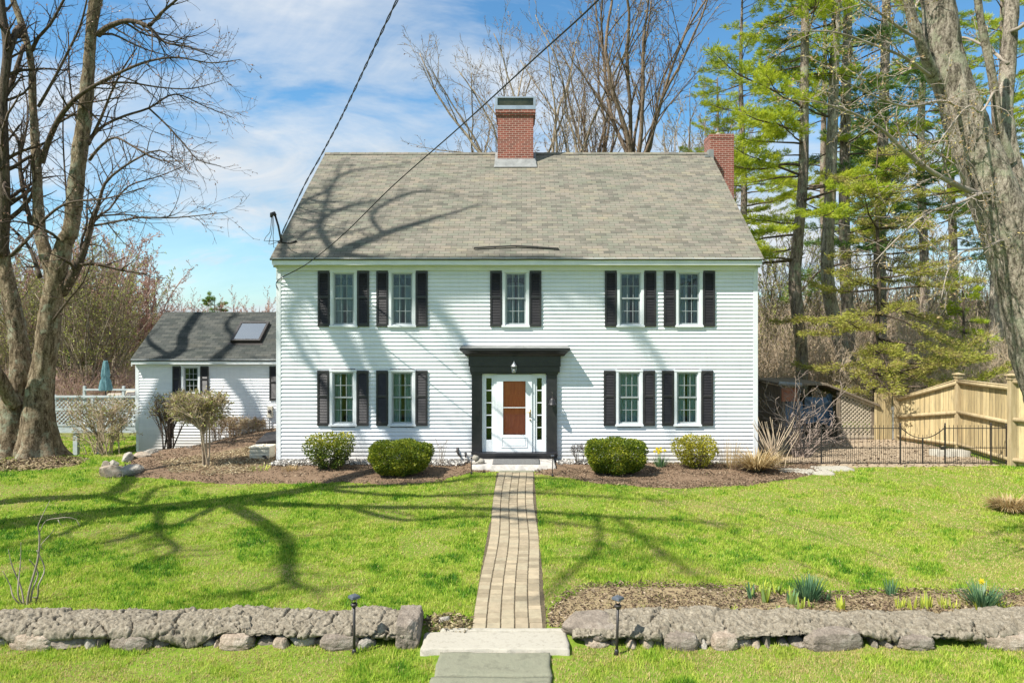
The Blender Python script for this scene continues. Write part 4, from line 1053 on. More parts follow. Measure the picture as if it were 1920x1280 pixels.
mb = MB(); mb.box(WX0+.02, WX1, WY+.02, WY+4.38, -1.8, wz(844)); wb(mb, 'foundation', M['foundation'])
mb = MB(); mb.quad((WX0+.05, WY+1.6, -.7), (WX1, WY+1.6, -.7), (WX1, WY+1.6, 2.6), (WX0+.05, WY+1.6, 2.6)); M['greenroom'] = m_var('green_room_paint', (.05,.09,.03), (.1,.16,.06), 1, .9); wb(mb, 'room_interior', M['greenroom'])
_oy = OY; OY = WY
def shift_to_wing(o):
    o.location = (10.7, 0, .7)
x = (wx(341)+wx(376))/2; z0, z1 = wz(738), wz(686.5)
fr = window(wx(376)-wx(341), x, z0, z1, False, wing, WY, False); shift_to_wing(fr)
for c in list(children_of(fr)):
    if c.name.startswith('curtain'): c.data.materials[0] = M['greenroom']
for a in (wx(332), wx(384.5)): shift_to_wing(shutter(a, z0, z1+.005, wing, WY, .3))
shift_to_wing(shutter(wx(513.5), wz(750), z1+.005, wing, WY, .3))
OY = _oy
# skylight
def wroof(px, py):
    k = (CY-py)/F; sl = (4.54-2.66)/2.5; Y = (H-2.66+(WY-.3)*sl)/(sl-k); return Vector(((px-CX)*Y/F, Y, H+k*Y))
q = [wroof(433, 643), wroof(489, 643), wroof(503, 607.5), wroof(447, 607.5)]
xa, xb = q[0].x, q[1].x; lo, hi = q[0], q[2]; nrm = Vector((0, -.6, .8)); sd_ = (hi-lo); sd_.x = 0; sd_.normalize(); ln_ = (Vector((0,hi.y,hi.z))-Vector((0,lo.y,lo.z))).length
def sk(u, v, h): return Vector((u, lo.y, lo.z))+sd_*v+nrm*h
def skbox(mb, u0, u1, v0, v1, h0, h1):
    vs = [sk(u0,v0,h0),sk(u1,v0,h0),sk(u1,v1,h0),sk(u0,v1,h0),sk(u0,v0,h1),sk(u1,v0,h1),sk(u1,v1,h1),sk(u0,v1,h1)]
    mb.add(vs, [(0,3,2,1),(4,5,6,7),(0,1,5,4),(1,2,6,5),(2,3,7,6),(3,0,4,7)])
mb = MB(); f_ = .09
skbox(mb, xa, xb, 0, f_, -.02, .14); skbox(mb, xa, xb, ln_-f_, ln_, -.02, .14); skbox(mb, xa, xa+f_, f_, ln_-f_, -.02, .14); skbox(mb, xb-f_, xb, f_, ln_-f_, -.02, .14)
skbox(mb, xa-.1, xb+.1, -.12, 0, -.01, .012)
skl = wb(mb, 'skylight', M['darkmetal'], bevel=.008)
mb = MB(); skbox(mb, xa+f_, xb-f_, f_, ln_-f_, .1, .115); wb(mb, 'pane', M['skyglass'], parent=skl)
mb = MB(); skbox(mb, xa+f_, xb-f_, f_, ln_-f_, .01, .02); wb(mb, 'skylight_sky_backing', M['sheer'], parent=skl)  # pale sheet under the glass stands in for reflected sky
# ================================================================== small objects
# path lights
def path_light(p, hgt, label, big=True, lean=(0, 0)):
    t = thing('path_light', label, 'path light', p, group='path lights along the walk')
    s = 1 if big else .62
    top = Vector((lean[0], lean[1], hgt))
    mb = MB(); mb.tube([(0,0,-.1), top*.82], .014*s+.003, 10); mb.lathe((0,0,0), [(.022,-.01),(.03,.0),(.026,.05),(.018,.07)], 10); mb.build('stake', M['darkmetal'], t, smooth_shade=True)
    c = top*.82
    mb = MB(); mb.lathe(c, [(.02*s,-.02),(.04*s,0),(.042*s,.02*s),(.03*s,.03*s)], 12); mb.build('lamp_collar', M['darkmetal'], t)
    mb = MB(); mb.lathe(c+Vector((0,0,.03*s)), [(.025*s,0),(.04*s,.06*s),(.045*s,.07*s)], 12); mb.build('lens', M['doorglass'], t, smooth_shade=True)
    mb = MB(); mb.lathe(c+Vector((0,0,.095*s)), [(.06*s,-.012*s),(.078*s,0),(.07*s,.022*s),(.045*s,.034*s),(.02*s,.036*s)], 4 if big else 12); k = mb.build('lamp_cap', M['silvercap'], t)
    return t
M['silvercap'] = m_var('cap_plastic', (.05,.06,.07), (.09,.1,.12), 8, .25)
gA = Vector(P(664, 1214, 8.08)); gA.z = gz(gA.x, gA.y); gB = Vector(P(1156, 1219, 8.08)); gB.z = gz(gB.x, gB.y)
path_light(gA, .71, 'black solar stake light in front of the left stone wall')
path_light(gB, .69, 'black solar stake light in front of the right stone wall', lean=(.02, 0))
g = GP(884, 889); path_light(g, .5, 'small black stake light at the left corner of the front step', False)
g = GP(1036, 893); path_light(g, .56, 'small black stake light at the right corner of the front step', False)

# bell hanging on the door surround
t = thing('bell', 'black metal bell hanging on the right black pilaster of the front door', 'bell', (fx(1035), D-.2, fz(745)))
mb = MB(); mb.lathe((0, -.06, -.17), [(.115,0),(.108,.012),(.085,.06),(.07,.13),(.06,.16),(.03,.185),(.012,.19)], 16); mb.build('bell_body', M['bellmetal'] if 'bellmetal' in M else M['shutter'], t, smooth_shade=True)
mb = MB(); mb.tube([(0,.08,.0), (0,-.02,.06), (0,-.06,.02)], .012, 6); mb.tube([(.0,-.06,.0),(-.0,-.055,.14),(-.01,-.02,.17)], .008, 6); mb.tube([(0,-.06,.02),(.09,-.03,.0),(.1,.06,-.02)], .014, 6); mb.build('bracket', M['darkmetal'], t)
mb = MB(); mb.tube([(0,-.06,-.1),(0,-.06,-.22)], [.006,.016], 6); mb.build('clapper', M['darkmetal'], t)

# stone ornament on the step: a curled turtle-like garden figure
t = thing('garden_ornament', 'pale grey stone garden ornament resting on the left end of the front step', 'ornament', (P(895,0,18.0).x, 17.95, .28))
o_ = rock('body', (.07, 0, .06), (.13, .1, .075), 7, M['rock_pale'], t, cuts=2, rough=.02)
rock('head', (-.04, -.02, .16), (.085, .08, .085), 8, M['rock_pale'], t, cuts=2, rough=.02)
rock('base', (.02, 0, .02), (.19, .12, .03), 9, M['rock_pale'], t, cuts=3, rough=.02)

# utility box at the left corner of the house
g = GP(492, 870)
t = thing('utility_box', 'beige plastic slatted utility box by the left corner of the house', 'utility box', (P(492,0,19.4).x, 19.4, gz(-7.3, 19.4)))
bz = 3.75-(838-CY)*19.4/F-t.location.z
mb = MB(); hw = .27; mb.box(-hw, hw, -.2, .25, -.1, bz)
for k in range(3):
    z = .02+k*(bz-.04)/3; mb.box(-hw-.015, hw+.015, -.225, -.2001, z, z+(bz-.04)/3-.025)
mb.build('box_body', M['beige'], t, bevel=.01)
mb = MB(); mb.box(-hw-.03, hw+.03, -.24, .27, bz, bz+.05); mb.lathe((.03, 0, bz+.05), [(.07,0),(.05,.03),(.01,.045)], 10); mb.build('lid', M['beige'], t, bevel=.012)
mb = MB(); mb.tube([(hw*.4,-.24,.12), (hw*.7,-.3,.14), (hw*.9,-.3,.05)], .03, 8); mb.build('spout', M['darkmetal'], t)
# cellar hatch and drain strip beside it
t = thing('cellar_hatch', 'dark sloping cellar hatch beside the beige utility box', 'hatch', (P(509,0,21.6).x, 21.6, gz(-7.6, 21.6)-.14))
mb = MB(); mb.add([(-.35,-.4,.32),(.45,-.4,.42),(.45,.5,.62),(-.35,.5,.5),(-.35,-.4,.25),(.45,-.4,.35),(.45,.5,.55),(-.35,.5,.43)], [(0,1,2,3),(7,6,5,4),(0,4,5,1),(1,5,6,2),(2,6,7,3),(3,7,4,0)]); mb.build('hatch_lid', M['darkmetal'], t)
mb = MB(); mb.box(-.33, .43, -.35, .45, -.4, .27); mb.build('hatch_curb', M['conc'], t)
# meter box on the wing wall
t = thing('meter_box', 'small grey electric meter box on the wing wall beside the house corner', 'meter box', (wx(508), WY-.03, wz(772)))
mb = MB(); mb.box(-.09, .09, -.1, 0, -.2, .22); mb.build('case', M['beige'], t, bevel=.01); mb = MB(); mb.tube([(-.02,-.05,-.2),(-.02,-.05,-1.1)], .025, 8); mb.build('conduit', M['silver'], t)
mb = MB(); mb.lathe((-.0,-.12,.0), [(.06,0),(.07,.06),(.02,.12)], 10); mb.build('dial', M['darkmetal'], t)

# ================================================================== overhead cables
def catenary(a, b, sag, n=40):
    return [Vector(a).lerp(Vector(b), i/n)-Vector((0, 0, sag*4*(i/n)*(1-i/n))) for i in range(n+1)]
def cable(name, label, a, b, sag, r, n=60, twist=0, tail=None):
    pts = catenary(a, b, sag, n); mb = MB(); org = pts[-1]
    if twist:
        L = (Vector(a)-Vector(b)).length; m_ = int(L/.045); pts2 = catenary(a, b, sag, m_)
        for ph in (0, 2.1, 4.2):
            mb.tube([p-org+Vector((math.cos(i*.36+ph)*twist, 0, math.sin(i*.36+ph)*twist)) for i, p in enumerate(pts2)], r, 4)
    else: mb.tube([p-org for p in pts]+([Vector(t_)-org for t_ in tail] if tail else []), r, 6)
    o = mb.build(name, M['cable'], None, smooth_shade=True); o.location = org; tag(o, label, 'cable'); return o
b = m0+Vector((-.02, -.05, .1)); a = P(745, 0, 9.0); a2 = Vector(b)+(a-Vector(b))*2.2
def cable_pts(name, label, pts, r, twist=0):
    # smooth curve through surveyed points
    out = []
    for i in range(len(pts)-1):
        p0 = pts[max(i-1,0)]; p1 = pts[i]; p2 = pts[i+1]; p3 = pts[min(i+2, len(pts)-1)]
        n = max(8, int((p2-p1).length/.05)) if twist else 16
        for k in range(n):
            t_ = k/n; out.append(.5*((2*p1)+(p2-p0)*t_+(2*p0-5*p1+4*p2-p3)*t_*t_+(3*p1-p0-3*p2+p3)*t_**3))
    out.append(pts[-1]); org = out[-1].copy(); mb = MB()
    if twist:
        for ph in (0, 3.14): mb.tube([q-org+Vector((math.cos(i*.33+ph)*twist, 0, math.sin(i*.33+ph)*twist)) for i, q in enumerate(out)], r, 4)
    else: mb.tube([q-org for q in out], r, 6)
    o = mb.build(name, M['cable'], None, smooth_shade=True); o.location = org; tag(o, label, 'cable'); return o
pA = [P(880,-260,6.5), P(745,0,9.5), P(690,115,11.6), P(640,220,14), P(604,288,15.8), P(572,345,17.0), P(546,400,18.0), P(528,440,18.45), Vector(m0)+Vector((-.01,-.04,.08))]
cable_pts('power_cable', 'twisted black power cable running down to the mast on the left roof corner', pA, .009, .012)
pB = [P(1290,-180,6.5), P(1122,0,8.2), P(1000,112,9.9), P(860,240,12.2), P(735,350,14.6), P(640,443,16.7), P(575,495,18.1), P(523,524,18.72), Vector((HX0+.0, D-.05, fz(541)))]
cable_pts('phone_cable', 'thin black phone cable sagging across the roof to the left house corner', pB, .013)
pC = [P(1990,530,34), P(1920,561,36), P(1860,575,37), P(1800,585,38), P(1740,590,39), P(1640,600,41)]
cable_pts('street_cable', 'thin black street cable low in the sky behind the dead stems at the right edge', pC, .018)

# ================================================================== deck at the far left
DYF = 26.05
dz = lambda py: H-(py-CY)*DYF/F
dx = lambda px: (px-CX)*DYF/F
deck = thing('deck', 'grey raised deck with lattice railing beside the low wing', 'deck', (dx(175), DYF, -1.2))
def db(mb, name, mat, parent=deck, **kw):
    mb.v = [(a-deck.location.x, b-deck.location.y, c+1.2) for a, b, c in mb.v]; return mb.build(name, mat, parent, **kw)
xL, xR = dx(94), WX0-.12
mb = MB(); mb.box(xL, xR, DYF, DYF+5, dz(799)-.04, dz(799)); mb.box(xL, xR, DYF-.03, DYF, dz(808)-.06, dz(797)); db(mb, 'deck_floor', M['deck'])
for px in (94, 175): 
    mb = MB(); x = dx(px); mb.box(x-.05, x+.05, DYF-.08, DYF+.02, dz(806), dz(741)); db(mb, 'railing_post', M['deck'], bevel=.006)
mb = MB(); mb.box(xL-.05, xR, DYF-.09, DYF+.05, dz(745), dz(741.5)); mb.box(xL+.05, xR, DYF-.05, DYF, dz(769), dz(765)); mb.box(xL+.05, xR, DYF-.05, DYF, dz(798), dz(795)); db(mb, 'railing_rail', M['deck'])
mb = MB(); z0, z1 = dz(796), dz(745); hh = z1-z0; s = xL+.05-hh; pitch = .155
while s < xR:
    for sg in (1, -1):
        a0, a1 = (s, s+hh) if sg > 0 else (s+hh, s); za, zb_ = z0, z1
        # clip to panel
        A = Vector((a0, 0, za)); B = Vector((a1, 0, zb_)); d = B-A
        t0, t1 = 0, 1
        for lim, sign in ((xL+.05, 1), (xR, -1)):
            va = (A.x-lim)*sign; vb_ = (B.x-lim)*sign
            if va < 0 and vb_ < 0: t0 = 2
            elif va < 0: t0 = max(t0, va/(va-vb_))
            elif vb_ < 0: t1 = min(t1, va/(va-vb_))
        if t1-t0 > .04:
            p, q = A+d*t0, A+d*t1; y = DYF-.02-(.012 if sg > 0 else 0); mb.bar((p.x, y, p.z), (q.x, y, q.z), .035, .011, up=(0, 1, 0))
    s += pitch
db(mb, 'lattice_panel', M['deck'])
for px, dy in ((140, .1), (148, 1.3), (4, 0.4)):
    x = dx(px); mb = MB(); zb_ = gz(x, DYF+dy)-.1; mb.box(x-.085, x+.085, DYF+dy-.08, DYF+dy+.08, zb_, dz(800)); db(mb, 'support_post', M['deck'], bevel=.008)
mb = MB(); mb.box(dx(-20), xL, DYF+.3, DYF+.36, dz(800), dz(741)); db(mb, 'stair_screen', M['deck'])
# back railing of the deck with rope
mb = MB(); zf_ = dz(799)
for x in (dx(140)*1.16, dx(215)*1.16): mb.box(x-.05, x+.05, DYF+4.8, DYF+4.9, zf_, zf_+1.15)
mb.box(dx(94)*1.1, xR-.5, DYF+4.78, DYF+4.9, zf_+.95, zf_+1.02); db(mb, 'back_railing', M['deck'])
# closed parasol, chairs on the deck
uy = DYF+2.6; ux = (198-CX)*uy/F
uz = lambda py: H-(py-CY)*uy/F
par = thing('parasol', 'closed teal patio parasol standing on the deck by the wing', 'parasol', (ux, uy, dz(799)))
mb = MB(); b0 = uz(732)-par.location.z; t0 = uz(676)-par.location.z; n = 18; rows = 12; vs = []; fs = []
for i in range(rows+1):
    u = i/rows
    for k in range(n):
        an = 2*math.pi*k/n; r = (.07+.16*(1-u)**.8*(1 if u > .08 else .8))*(1+.28*math.sin(an*6+u*2)) * (1 if abs(u-.42) > .05 else .8)
        vs.append((r*math.cos(an), r*math.sin(an), b0+(t0-b0)*u))
for i in range(rows):
    for k in range(n): fs.append((i*n+k, i*n+(k+1)%n, (i+1)*n+(k+1)%n, (i+1)*n+k))
fs.append(tuple(range(rows*n, rows*n+n))); mb.add(vs, fs); mb.build('canopy', M['cloth_teal'], par, smooth_shade=True)
mb = MB(); mb.tube([(0,0,0), (0,0,t0+.08)], .022, 8); mb.build('pole', M['darkmetal'], par)
mb = MB(); mb.lathe((0,0,0), [(.25,0),(.24,.05),(.05,.09),(.03,.25)], 14); mb.build('base', M['darkmetal'], par)
def patio_chair(x, y, rz, label):
    t = thing('patio_chair', label, 'patio chair', (x, y, dz(799)), rz, 'patio chairs on the deck')
    mb = MB(); mb.box(-.27,.27,-.27,.27,.4,.5); mb.build('seat', M['cushion'], t, bevel=.03)
    mb = MB(); mb.add([(-.27,.22,.5),(.27,.22,.5),(.27,.4,1.12),(-.27,.4,1.12),(-.27,.32,.5),(.27,.32,.5),(.27,.5,1.12),(-.27,.5,1.12)], [(0,1,2,3),(7,6,5,4),(0,4,5,1),(1,5,6,2),(2,6,7,3),(3,7,4,0)]); mb.build('backrest', M['cushion'], t, bevel=.03)
    for sx in (-.26,.26):
        for sy in (-.25,.27): mb = MB(); mb.box(sx-.02,sx+.02,sy-.02,sy+.02,0,.42); mb.build('leg', M['darkmetal'], t)
    return t
patio_chair((207-CX)*27.2/F, 27.2, .2, 'tan cushioned patio chair on the deck, nearer the parasol foot')
patio_chair((228-CX)*28.5/F, 28.5, -.3, 'tan cushioned patio chair on the deck, nearer the wing wall')
t = thing('grill', 'dark covered grill on the deck beside the corner of the wing', 'grill', ((249-CX)*26.3/F, 26.3, dz(799)))
mb = MB(); mb.box(-.22,.22,-.25,.25,.65,.95); mb.tube([(-.22,0,.95),(-.12,0,1.15),(.12,0,1.15),(.22,0,.95)], .16, 10); mb.build('hood', M['darkmetal'], t, bevel=.02)
mb = MB()
for sx in (-.2,.2):
    for sy in (-.2,.2): mb.box(sx-.02,sx+.02,sy-.02,sy+.02,0,.65)
mb.build('stand', M['darkmetal'], t)
mb = MB(); mb.box(.22,.5,-.2,.2,.86,.9); mb.build('side_shelf', M['silver'], t)

# ================================================================== rocks round the mound
for k, (px, py, s, m_, lb) in enumerate([
    (212, 888, (.34,.3,.24), 'rock_tan', 'large tan boulder at the left tip of the mulch mound'),
    (244, 886, (.36,.26,.2), 'rock_pale', 'pale flat topped boulder at the right of the tan boulder on the mound edge'),
    (199, 872, (.18,.16,.13), 'rock', 'small grey rock perched at the far left above the tan boulder'),
    (214, 872, (.15,.14,.14), 'rock_pale', 'small pale rock just behind the tan boulder'),
    (240, 860, (.26,.22,.17), 'rock_pale', 'rounded pale stone below the trimmed deck shrub'),
    (262, 855, (.3,.2,.13), 'rock_tan', 'long low stone leading up toward the wing corner'),
    (281, 849, (.3,.22,.12), 'rock_pale', 'flat pale stone nearest the wing corner')]):
    g = GP(px, py+4); o = rock('boulder', g+Vector((0, 0, s[2]*.45)), s, 60+k, M[m_], rot=k*1.3, sub=3, cuts=10); tag(o, lb, 'rock', 'rocks edging the mound')
for k, (px, py, s) in enumerate([(300,845,.12),(315,842,.15),(340,840,.13),(355,843,.1)]):
    g = GP(px, py); o = rock('boulder', g+Vector((0, 0, s*.3)), (s*1.3, s, s*.8), 80+k, M['rock'], rot=k); tag(o, 'small grey edging stone at the foot of the wing wall', 'rock', 'edging stones under the wing window')
for k, (px, py, s, lb) in enumerate([(832, 1166, .07, 'small tan stone in bare soil left of the entry step'), (1432, 868, .12, 'pale stone in the dry grass at the right house corner'), (1838,1112,.06,'small pale stone beside the right daffodil clump')]):
    g = GP(px, py); o = rock('boulder', g+Vector((0, 0, s*.4)), (s*1.4, s, s*.8), 90+k, M['rock_pale'], rot=k); tag(o, lb, 'rock')

# ================================================================== black iron fence with a gate
FY = 18.55
def fence_run(t, x0, x1, y, z0, dip=0, dense=True, h=1.0, mirror=1):
    """pickets and rails between two posts; dip lowers the top into a curve"""
    L = x1-x0; mb = MB(); n = max(2, int(round(L/.115)))
    def tz(u): return z0+h-dip*(1-(2*u-1)**2)
    for k in range(1, n):
        u = k/n; x = x0+L*u; top = tz(u)+.09
        mb.tube([(x, y, z0+.03), (x, y, top-.03), (x, y, top-.02), (x, y, top)], [.006, .006, .011, .001], 4)
        if dense:
            xh = x-.5*L/n; mb.tube([(xh, y, z0+.03), (xh, y, z0+.5), (xh, y, z0+.53)], [.005, .005, .001], 4)
    m_ = 16 if dip else 1
    for k in range(m_): a, b = k/m_, (k+1)/m_; mb.bar((x0+L*a, y, tz(a)), (x0+L*b, y, tz(b)), .012, .022)
    mb.bar((x0, y, z0+.47), (x1, y, z0+.47), .012, .02); mb.bar((x0, y, z0+.06), (x1, y, z0+.06), .012, .02)
    return mb
def ipost(x, y, z0, h):
    mb = MB(); mb.box(x-.016, x+.016, y-.016, y+.016, z0-.1, z0+h); mb.lathe((x, y, z0+h), [(.022,0),(.026,.02),(.014,.035),(.022,.05),(.022,.065),(.004,.09)], 8); return mb
px_ = lambda p: (p-CX)*FY/F
t = thing('iron_fence', 'low black iron fence closing the side yard from house corner to wooden fence', 'fence', (px_(1640), FY, .1))
def fb(mb, name): mb.v = [(a-t.location.x, b-t.location.y, c-t.location.z) for a, b, c in mb.v]; return mb.build(name, M['darkmetal'], t)
posts = [px_(1424), px_(1540), px_(1688), px_(1772), px_(1858), px_(1887)]
for k, x in enumerate(posts):
    z0 = gz(x, FY); fb(ipost(x, FY, z0, 1.06), 'post')
    if k < len(posts)-1 and k != 2: fb(fence_run(t, x, posts[k+1], FY, z0), 'fence_panel')
gate = fence_run(t, posts[2]+.03, posts[3]-.03, FY, gz(10.7, FY), dip=.27); gt = fb(gate, 'gate')
xm = (posts[2]+posts[3])/2; mb = MB(); mb.box(xm-.015, xm+.015, FY-.015, FY+.015, gz(xm,FY)+.04, gz(xm,FY)+.74); mb.box(posts[3]-.12, posts[3]-.03, FY-.03, FY+.02, gz(xm,FY)+.42, gz(xm,FY)+.5)
mb.v = [(a-t.location.x, b-t.location.y, c-t.location.z) for a, b, c in mb.v]; mb.build('gate_latch', M['darkmetal'], gt)
t = thing('iron_fence', 'far black iron fence seen between the house corner and the shed', 'fence', (P(1444,0,29).x, 29, gz(10, 29)))
mb = fence_run(t, -.7, 1.2, 0, .05, h=1.15); mb.build('fence_panel', M['darkmetal'], t)
for x in (-.7, 1.2): ipost(x, 0, .05, 1.2).build('post', M['darkmetal'], t)

# ================================================================== stockade fence on the right
wf = thing('wooden_fence', 'tall tan cedar board fence stepping back along the right side yard', 'fence', (13.3, 20, 0))
def wfb(mb, name, mat, **kw): mb.v = [(a-13.3, b-20, c) for a, b, c in mb.v]; return mb.build(name, mat, wf, **kw)
pts = [((15.6, 14.9), 2.62), ((P(1897,0,18.4).x, 18.4), 2.55), ((P(1797,0,20.9).x, 20.9), 2.42), ((P(1681,0,22.6).x, 22.6), 1.72)]
def fpost(x, y, h, s=.075):
    z0 = gz(x, y)-.15; mb = MB(); mb.box(x-s, x+s, y-s, y+s, z0, h)
    mb.box(x-s-.02, x+s+.02, y-s-.02, y+s+.02, h-.1, h-.06); mb.box(x-s-.05, x+s+.05, y-s-.05, y+s+.05, h, h+.035)
    mb.add([(x-s-.03,y-s-.03,h+.035),(x+s+.03,y-s-.03,h+.035),(x+s+.03,y+s+.03,h+.035),(x-s-.03,y+s+.03,h+.035),(x,y,h+.07)], [(0,1,4),(1,2,4),(2,3,4),(3,0,4)]); return mb
for (x, y), h in pts: wfb(fpost(x, y, h), 'post', M['post'], bevel=.006)
rg = random.Random(9)
for i in range(3):
    (xa, ya), ha = pts[i]; (xb, yb), hb_ = pts[i+1]
    A = Vector((xa, ya, 0)); B = Vector((xb, yb, 0)); d = (B-A); L = d.length; d.normalize(); nrm_ = Vector((d.y, -d.x, 0))
    if nrm_.x > 0: nrm_ = -nrm_
    ta, tb = ha-.2, hb_-.2
    if i == 2: ta = 2.2
    if i == 0: ta, tb = 2.42, 2.42
    if i == 1: ta, tb = 2.24, 2.22
    mb = MB(); n = int(L/.14)
    for k in range(n):
        u0, u1 = (k+.03)/n, (k+.97)/n; p = A.lerp(B, u0)-nrm_*(.03+rg.random()*.008); q = A.lerp(B, u1)-nrm_*(.03+rg.random()*.008); zt0 = ta+(tb-ta)*u0; zt1 = ta+(tb-ta)*u1
        g0, g1 = gz(p.x, p.y)+.05, gz(q.x, q.y)+.05; th = -nrm_*.02
        vs = [(p.x,p.y,g0),(q.x,q.y,g1),(q.x,q.y,zt1),(p.x,p.y,zt0)]; vs += [(a+th.x, b+th.y, c) for a, b, c in vs]
        mb.add(vs, [(0,1,2,3),(7,6,5,4),(0,4,5,1),(1,5,6,2),(2,6,7,3),(3,7,4,0)])
    wfb(mb, 'board_panel', M['fence'])
    mb = MB()
    for fz0, fz1, r in ((ta-.02, tb-.02, .065), ((ta+.1)*.5+.12, (tb+.1)*.5+.12, .06), (.3, .3, .06)):
        a = A.lerp(B, .01)+nrm_*.02; b = A.lerp(B, .99)+nrm_*.02
        mb.tube([(a.x, a.y, fz0), (b.x, b.y, fz1)], r, 10)
    mb.bar((A.x+d.x*.08, A.y+d.y*.08, ta+.05), (B.x-d.x*.08, B.y-d.y*.08, tb+.05), .14, .03)
    wfb(mb, 'rail', M['post'], smooth_shade=True)
# plank gate between the shed and the fence
t = thing('plank_gate', 'tan vertical plank gate between the lattice shed and the cedar fence', 'gate', (P(1660,0,22.7).x, 22.7, gz(12, 22.7)))
mb = MB(); xa, xb = P(1639,0,22.7).x-t.location.x, P(1672,0,22.7).x-t.location.x; n = 6
for k in range(n):
    a = xa+(xb-xa)*k/n; mb.box(a+.006, a+(xb-xa)/n-.006, -.02+rg.random()*.01, .01, .02, 1.58+rg.uniform(-.015,.02)+.07*k/n)
mb.build('board', M['fence'], t)
mb = MB(); mb.box(xa, xb, .0101, .05, .4, .5); mb.box(xa, xb, .0101, .05, 1.2, 1.3); mb.build('brace', M['post'], t)
mb = MB(); mb.box(xb-.04, xb+.06, -.09, -.03, 1.02, 1.14); mb.tube([(xb+.02,-.05,0),(xb+.02,-.05,1.02)], .028, 8); mb.build('latch_box', M['silver'], t)
# concrete footing by the fence
for k, (px, py) in enumerate([(1815, 862),(1795, 848)]):
    pass
t_ = slab('kerb_block', 11.9, 12.9, 19.6, 19.95, -.1, .32, M['conc'], 71, (24, 10), .02, .05, kind=None); tag(t_, 'pale concrete block lying at the foot of the cedar fence', 'concrete block')

# ================================================================== lean-to shed
SY = 22.8
sx_ = lambda p: (p-CX)*SY/F
szz = lambda p: H-(p-CY)*SY/F
shed = thing('lean_to_shed', 'dark wooden lean-to shed with lattice side and blue tarp', 'shed', (sx_(1550), SY, gz(10.2, SY)))
def sb(mb, name, mat, **kw): mb.v = [(a-shed.location.x, b-shed.location.y, c-shed.location.z) for a, b, c in mb.v]; return mb.build(name, mat, shed, **kw)
x0, x1, x2 = sx_(1466), sx_(1572), sx_(1638); g0 = gz(10, SY)-.1
def roofz(x): return szz(719)+(szz(757)-szz(719))*max(0, (x-sx_(1545)))/(sx_(1640)-sx_(1545))
for x in (x0+.05, x1, x2-.04):
    mb = MB(); mb.box(x-.05, x+.05, SY-.05, SY+.05, g0, roofz(x)-.05); sb(mb, 'post', M['shedwood'])
    mb = MB(); mb.box(x-.05, x+.05, SY+2.2, SY+2.3, g0, roofz(x)-.05); sb(mb, 'post', M['shedwood'])
mb = MB(); xm = sx_(1545)
for (a, b) in ((x0-.15, xm), (xm, x2+.12)):
    za, zb_ = roofz(a), roofz(b); mb.add([(a,SY-.2,za-.04),(b,SY-.2,zb_-.04),(b,SY+2.5,zb_-.04),(a,SY+2.5,za-.04),(a,SY-.2,za+.03),(b,SY-.2,zb_+.03),(b,SY+2.5,zb_+.03),(a,SY+2.5,za+.03)],
       [(0,3,2,1),(4,5,6,7),(0,1,5,4),(1,2,6,5),(2,3,7,6),(3,0,4,7)])
sb(mb, 'roof', M['shedwood'])
mb = MB(); mb.tube([(x0-.2, SY-.25, roofz(x0)+.03), (x0+.55, SY-.25, roofz(x0)-.02)], .07, 8); sb(mb, 'gutter', M['lead'])
mb = MB(); mb.box(x0, x2, SY+2.3, SY+2.34, g0, szz(757)); mb.box(x0-.02, x0+.0, SY, SY+2.3, g0+.3, roofz(x0)-.1); sb(mb, 'back_wall', M['shedwood'])
mb = MB(); zL0 = g0+.25; p = x1+.06; cell = .1
za = lambda x: roofz(x)-.1
s = p-2.2
while s < x2:
    for sg in (1, -1):
        segs = []; steps = 60; cur = None
        for k in range(steps+1):
            u = k/steps; z = zL0+u*2.0; x = s+u*2.0 if sg > 0 else s+2.0-u*2.0
            ok = p <= x <= x2-.08 and z <= za(x)
            if ok:
                if cur is None: cur = [(x, z), (x, z)]
                cur[1] = (x, z)
            elif cur: segs.append(cur); cur = None
        if cur: segs.append(cur)
        for (A_, B_) in segs:
            if abs(A_[0]-B_[0]) > .03: y = SY-.02-(.012 if sg > 0 else 0); mb.bar((A_[0], y, A_[1]), (B_[0], y, B_[1]), .045, .011, up=(0, 1, 0))
    s += .135
sb(mb, 'lattice_panel', M['lattice'])
mb = MB(); mb.bar((x1, SY-.05, za(x1)+.02), (x2, SY-.05, za(x2)+.02), .06, .1); sb(mb, 'lattice_rail', M['lattice']); mb = MB(); mb.bar((x1, SY-.05, zL0-.03), (x2, SY-.05, zL0-.03), .05, .08); sb(mb, 'lattice_rail', M['lattice'])
# tarp hung inside: a creased sheet
def tarp(x0, x1, z0, z1, y, seed, label):
    U, W = np.meshgrid(np.linspace(0, 1, 24), np.linspace(0, 1, 24)); X = x0+(x1-x0)*U+.05*(vnoise(U, W, .3, seed)-.5); Z = z0+(z1-z0)*W+.08*(vnoise(U, W, .4, seed+1)-.5); Y = y+.2*(vnoise(U*1.0+W*.5, W, .22, seed+2)-.5)
    ii, jj = np.meshgrid(np.arange(23), np.arange(23)); a = (jj*24+ii).ravel(); V = np.stack([X-x0, Y-y, Z-z0], -1).reshape(-1, 3)
    o = np_mesh('tarp', V, np.stack([a, a+1, a+25, a+24], 1), M['tarp'], smooth_shade=True); o.location = (x0, y, z0); tag(o, label, 'tarp', 'blue tarps in the shed'); return o
tarp(x0+.1, x0+.75, szz(815), szz(752), SY+.15, 5, 'blue tarp hanging at the left end of the shed')
tarp(sx_(1512), sx_(1556), szz(795), szz(745), SY+.2, 8, 'bright blue tarp hanging in the middle of the shed')
tarp(sx_(1556), sx_(1570), szz(800), szz(740), SY+.3, 12, 'narrow blue tarp strip beside the shed lattice post')
M['rust'] = m_var('rusty_board', (.2,.07,.04), (.36,.16,.09), 5, .9)
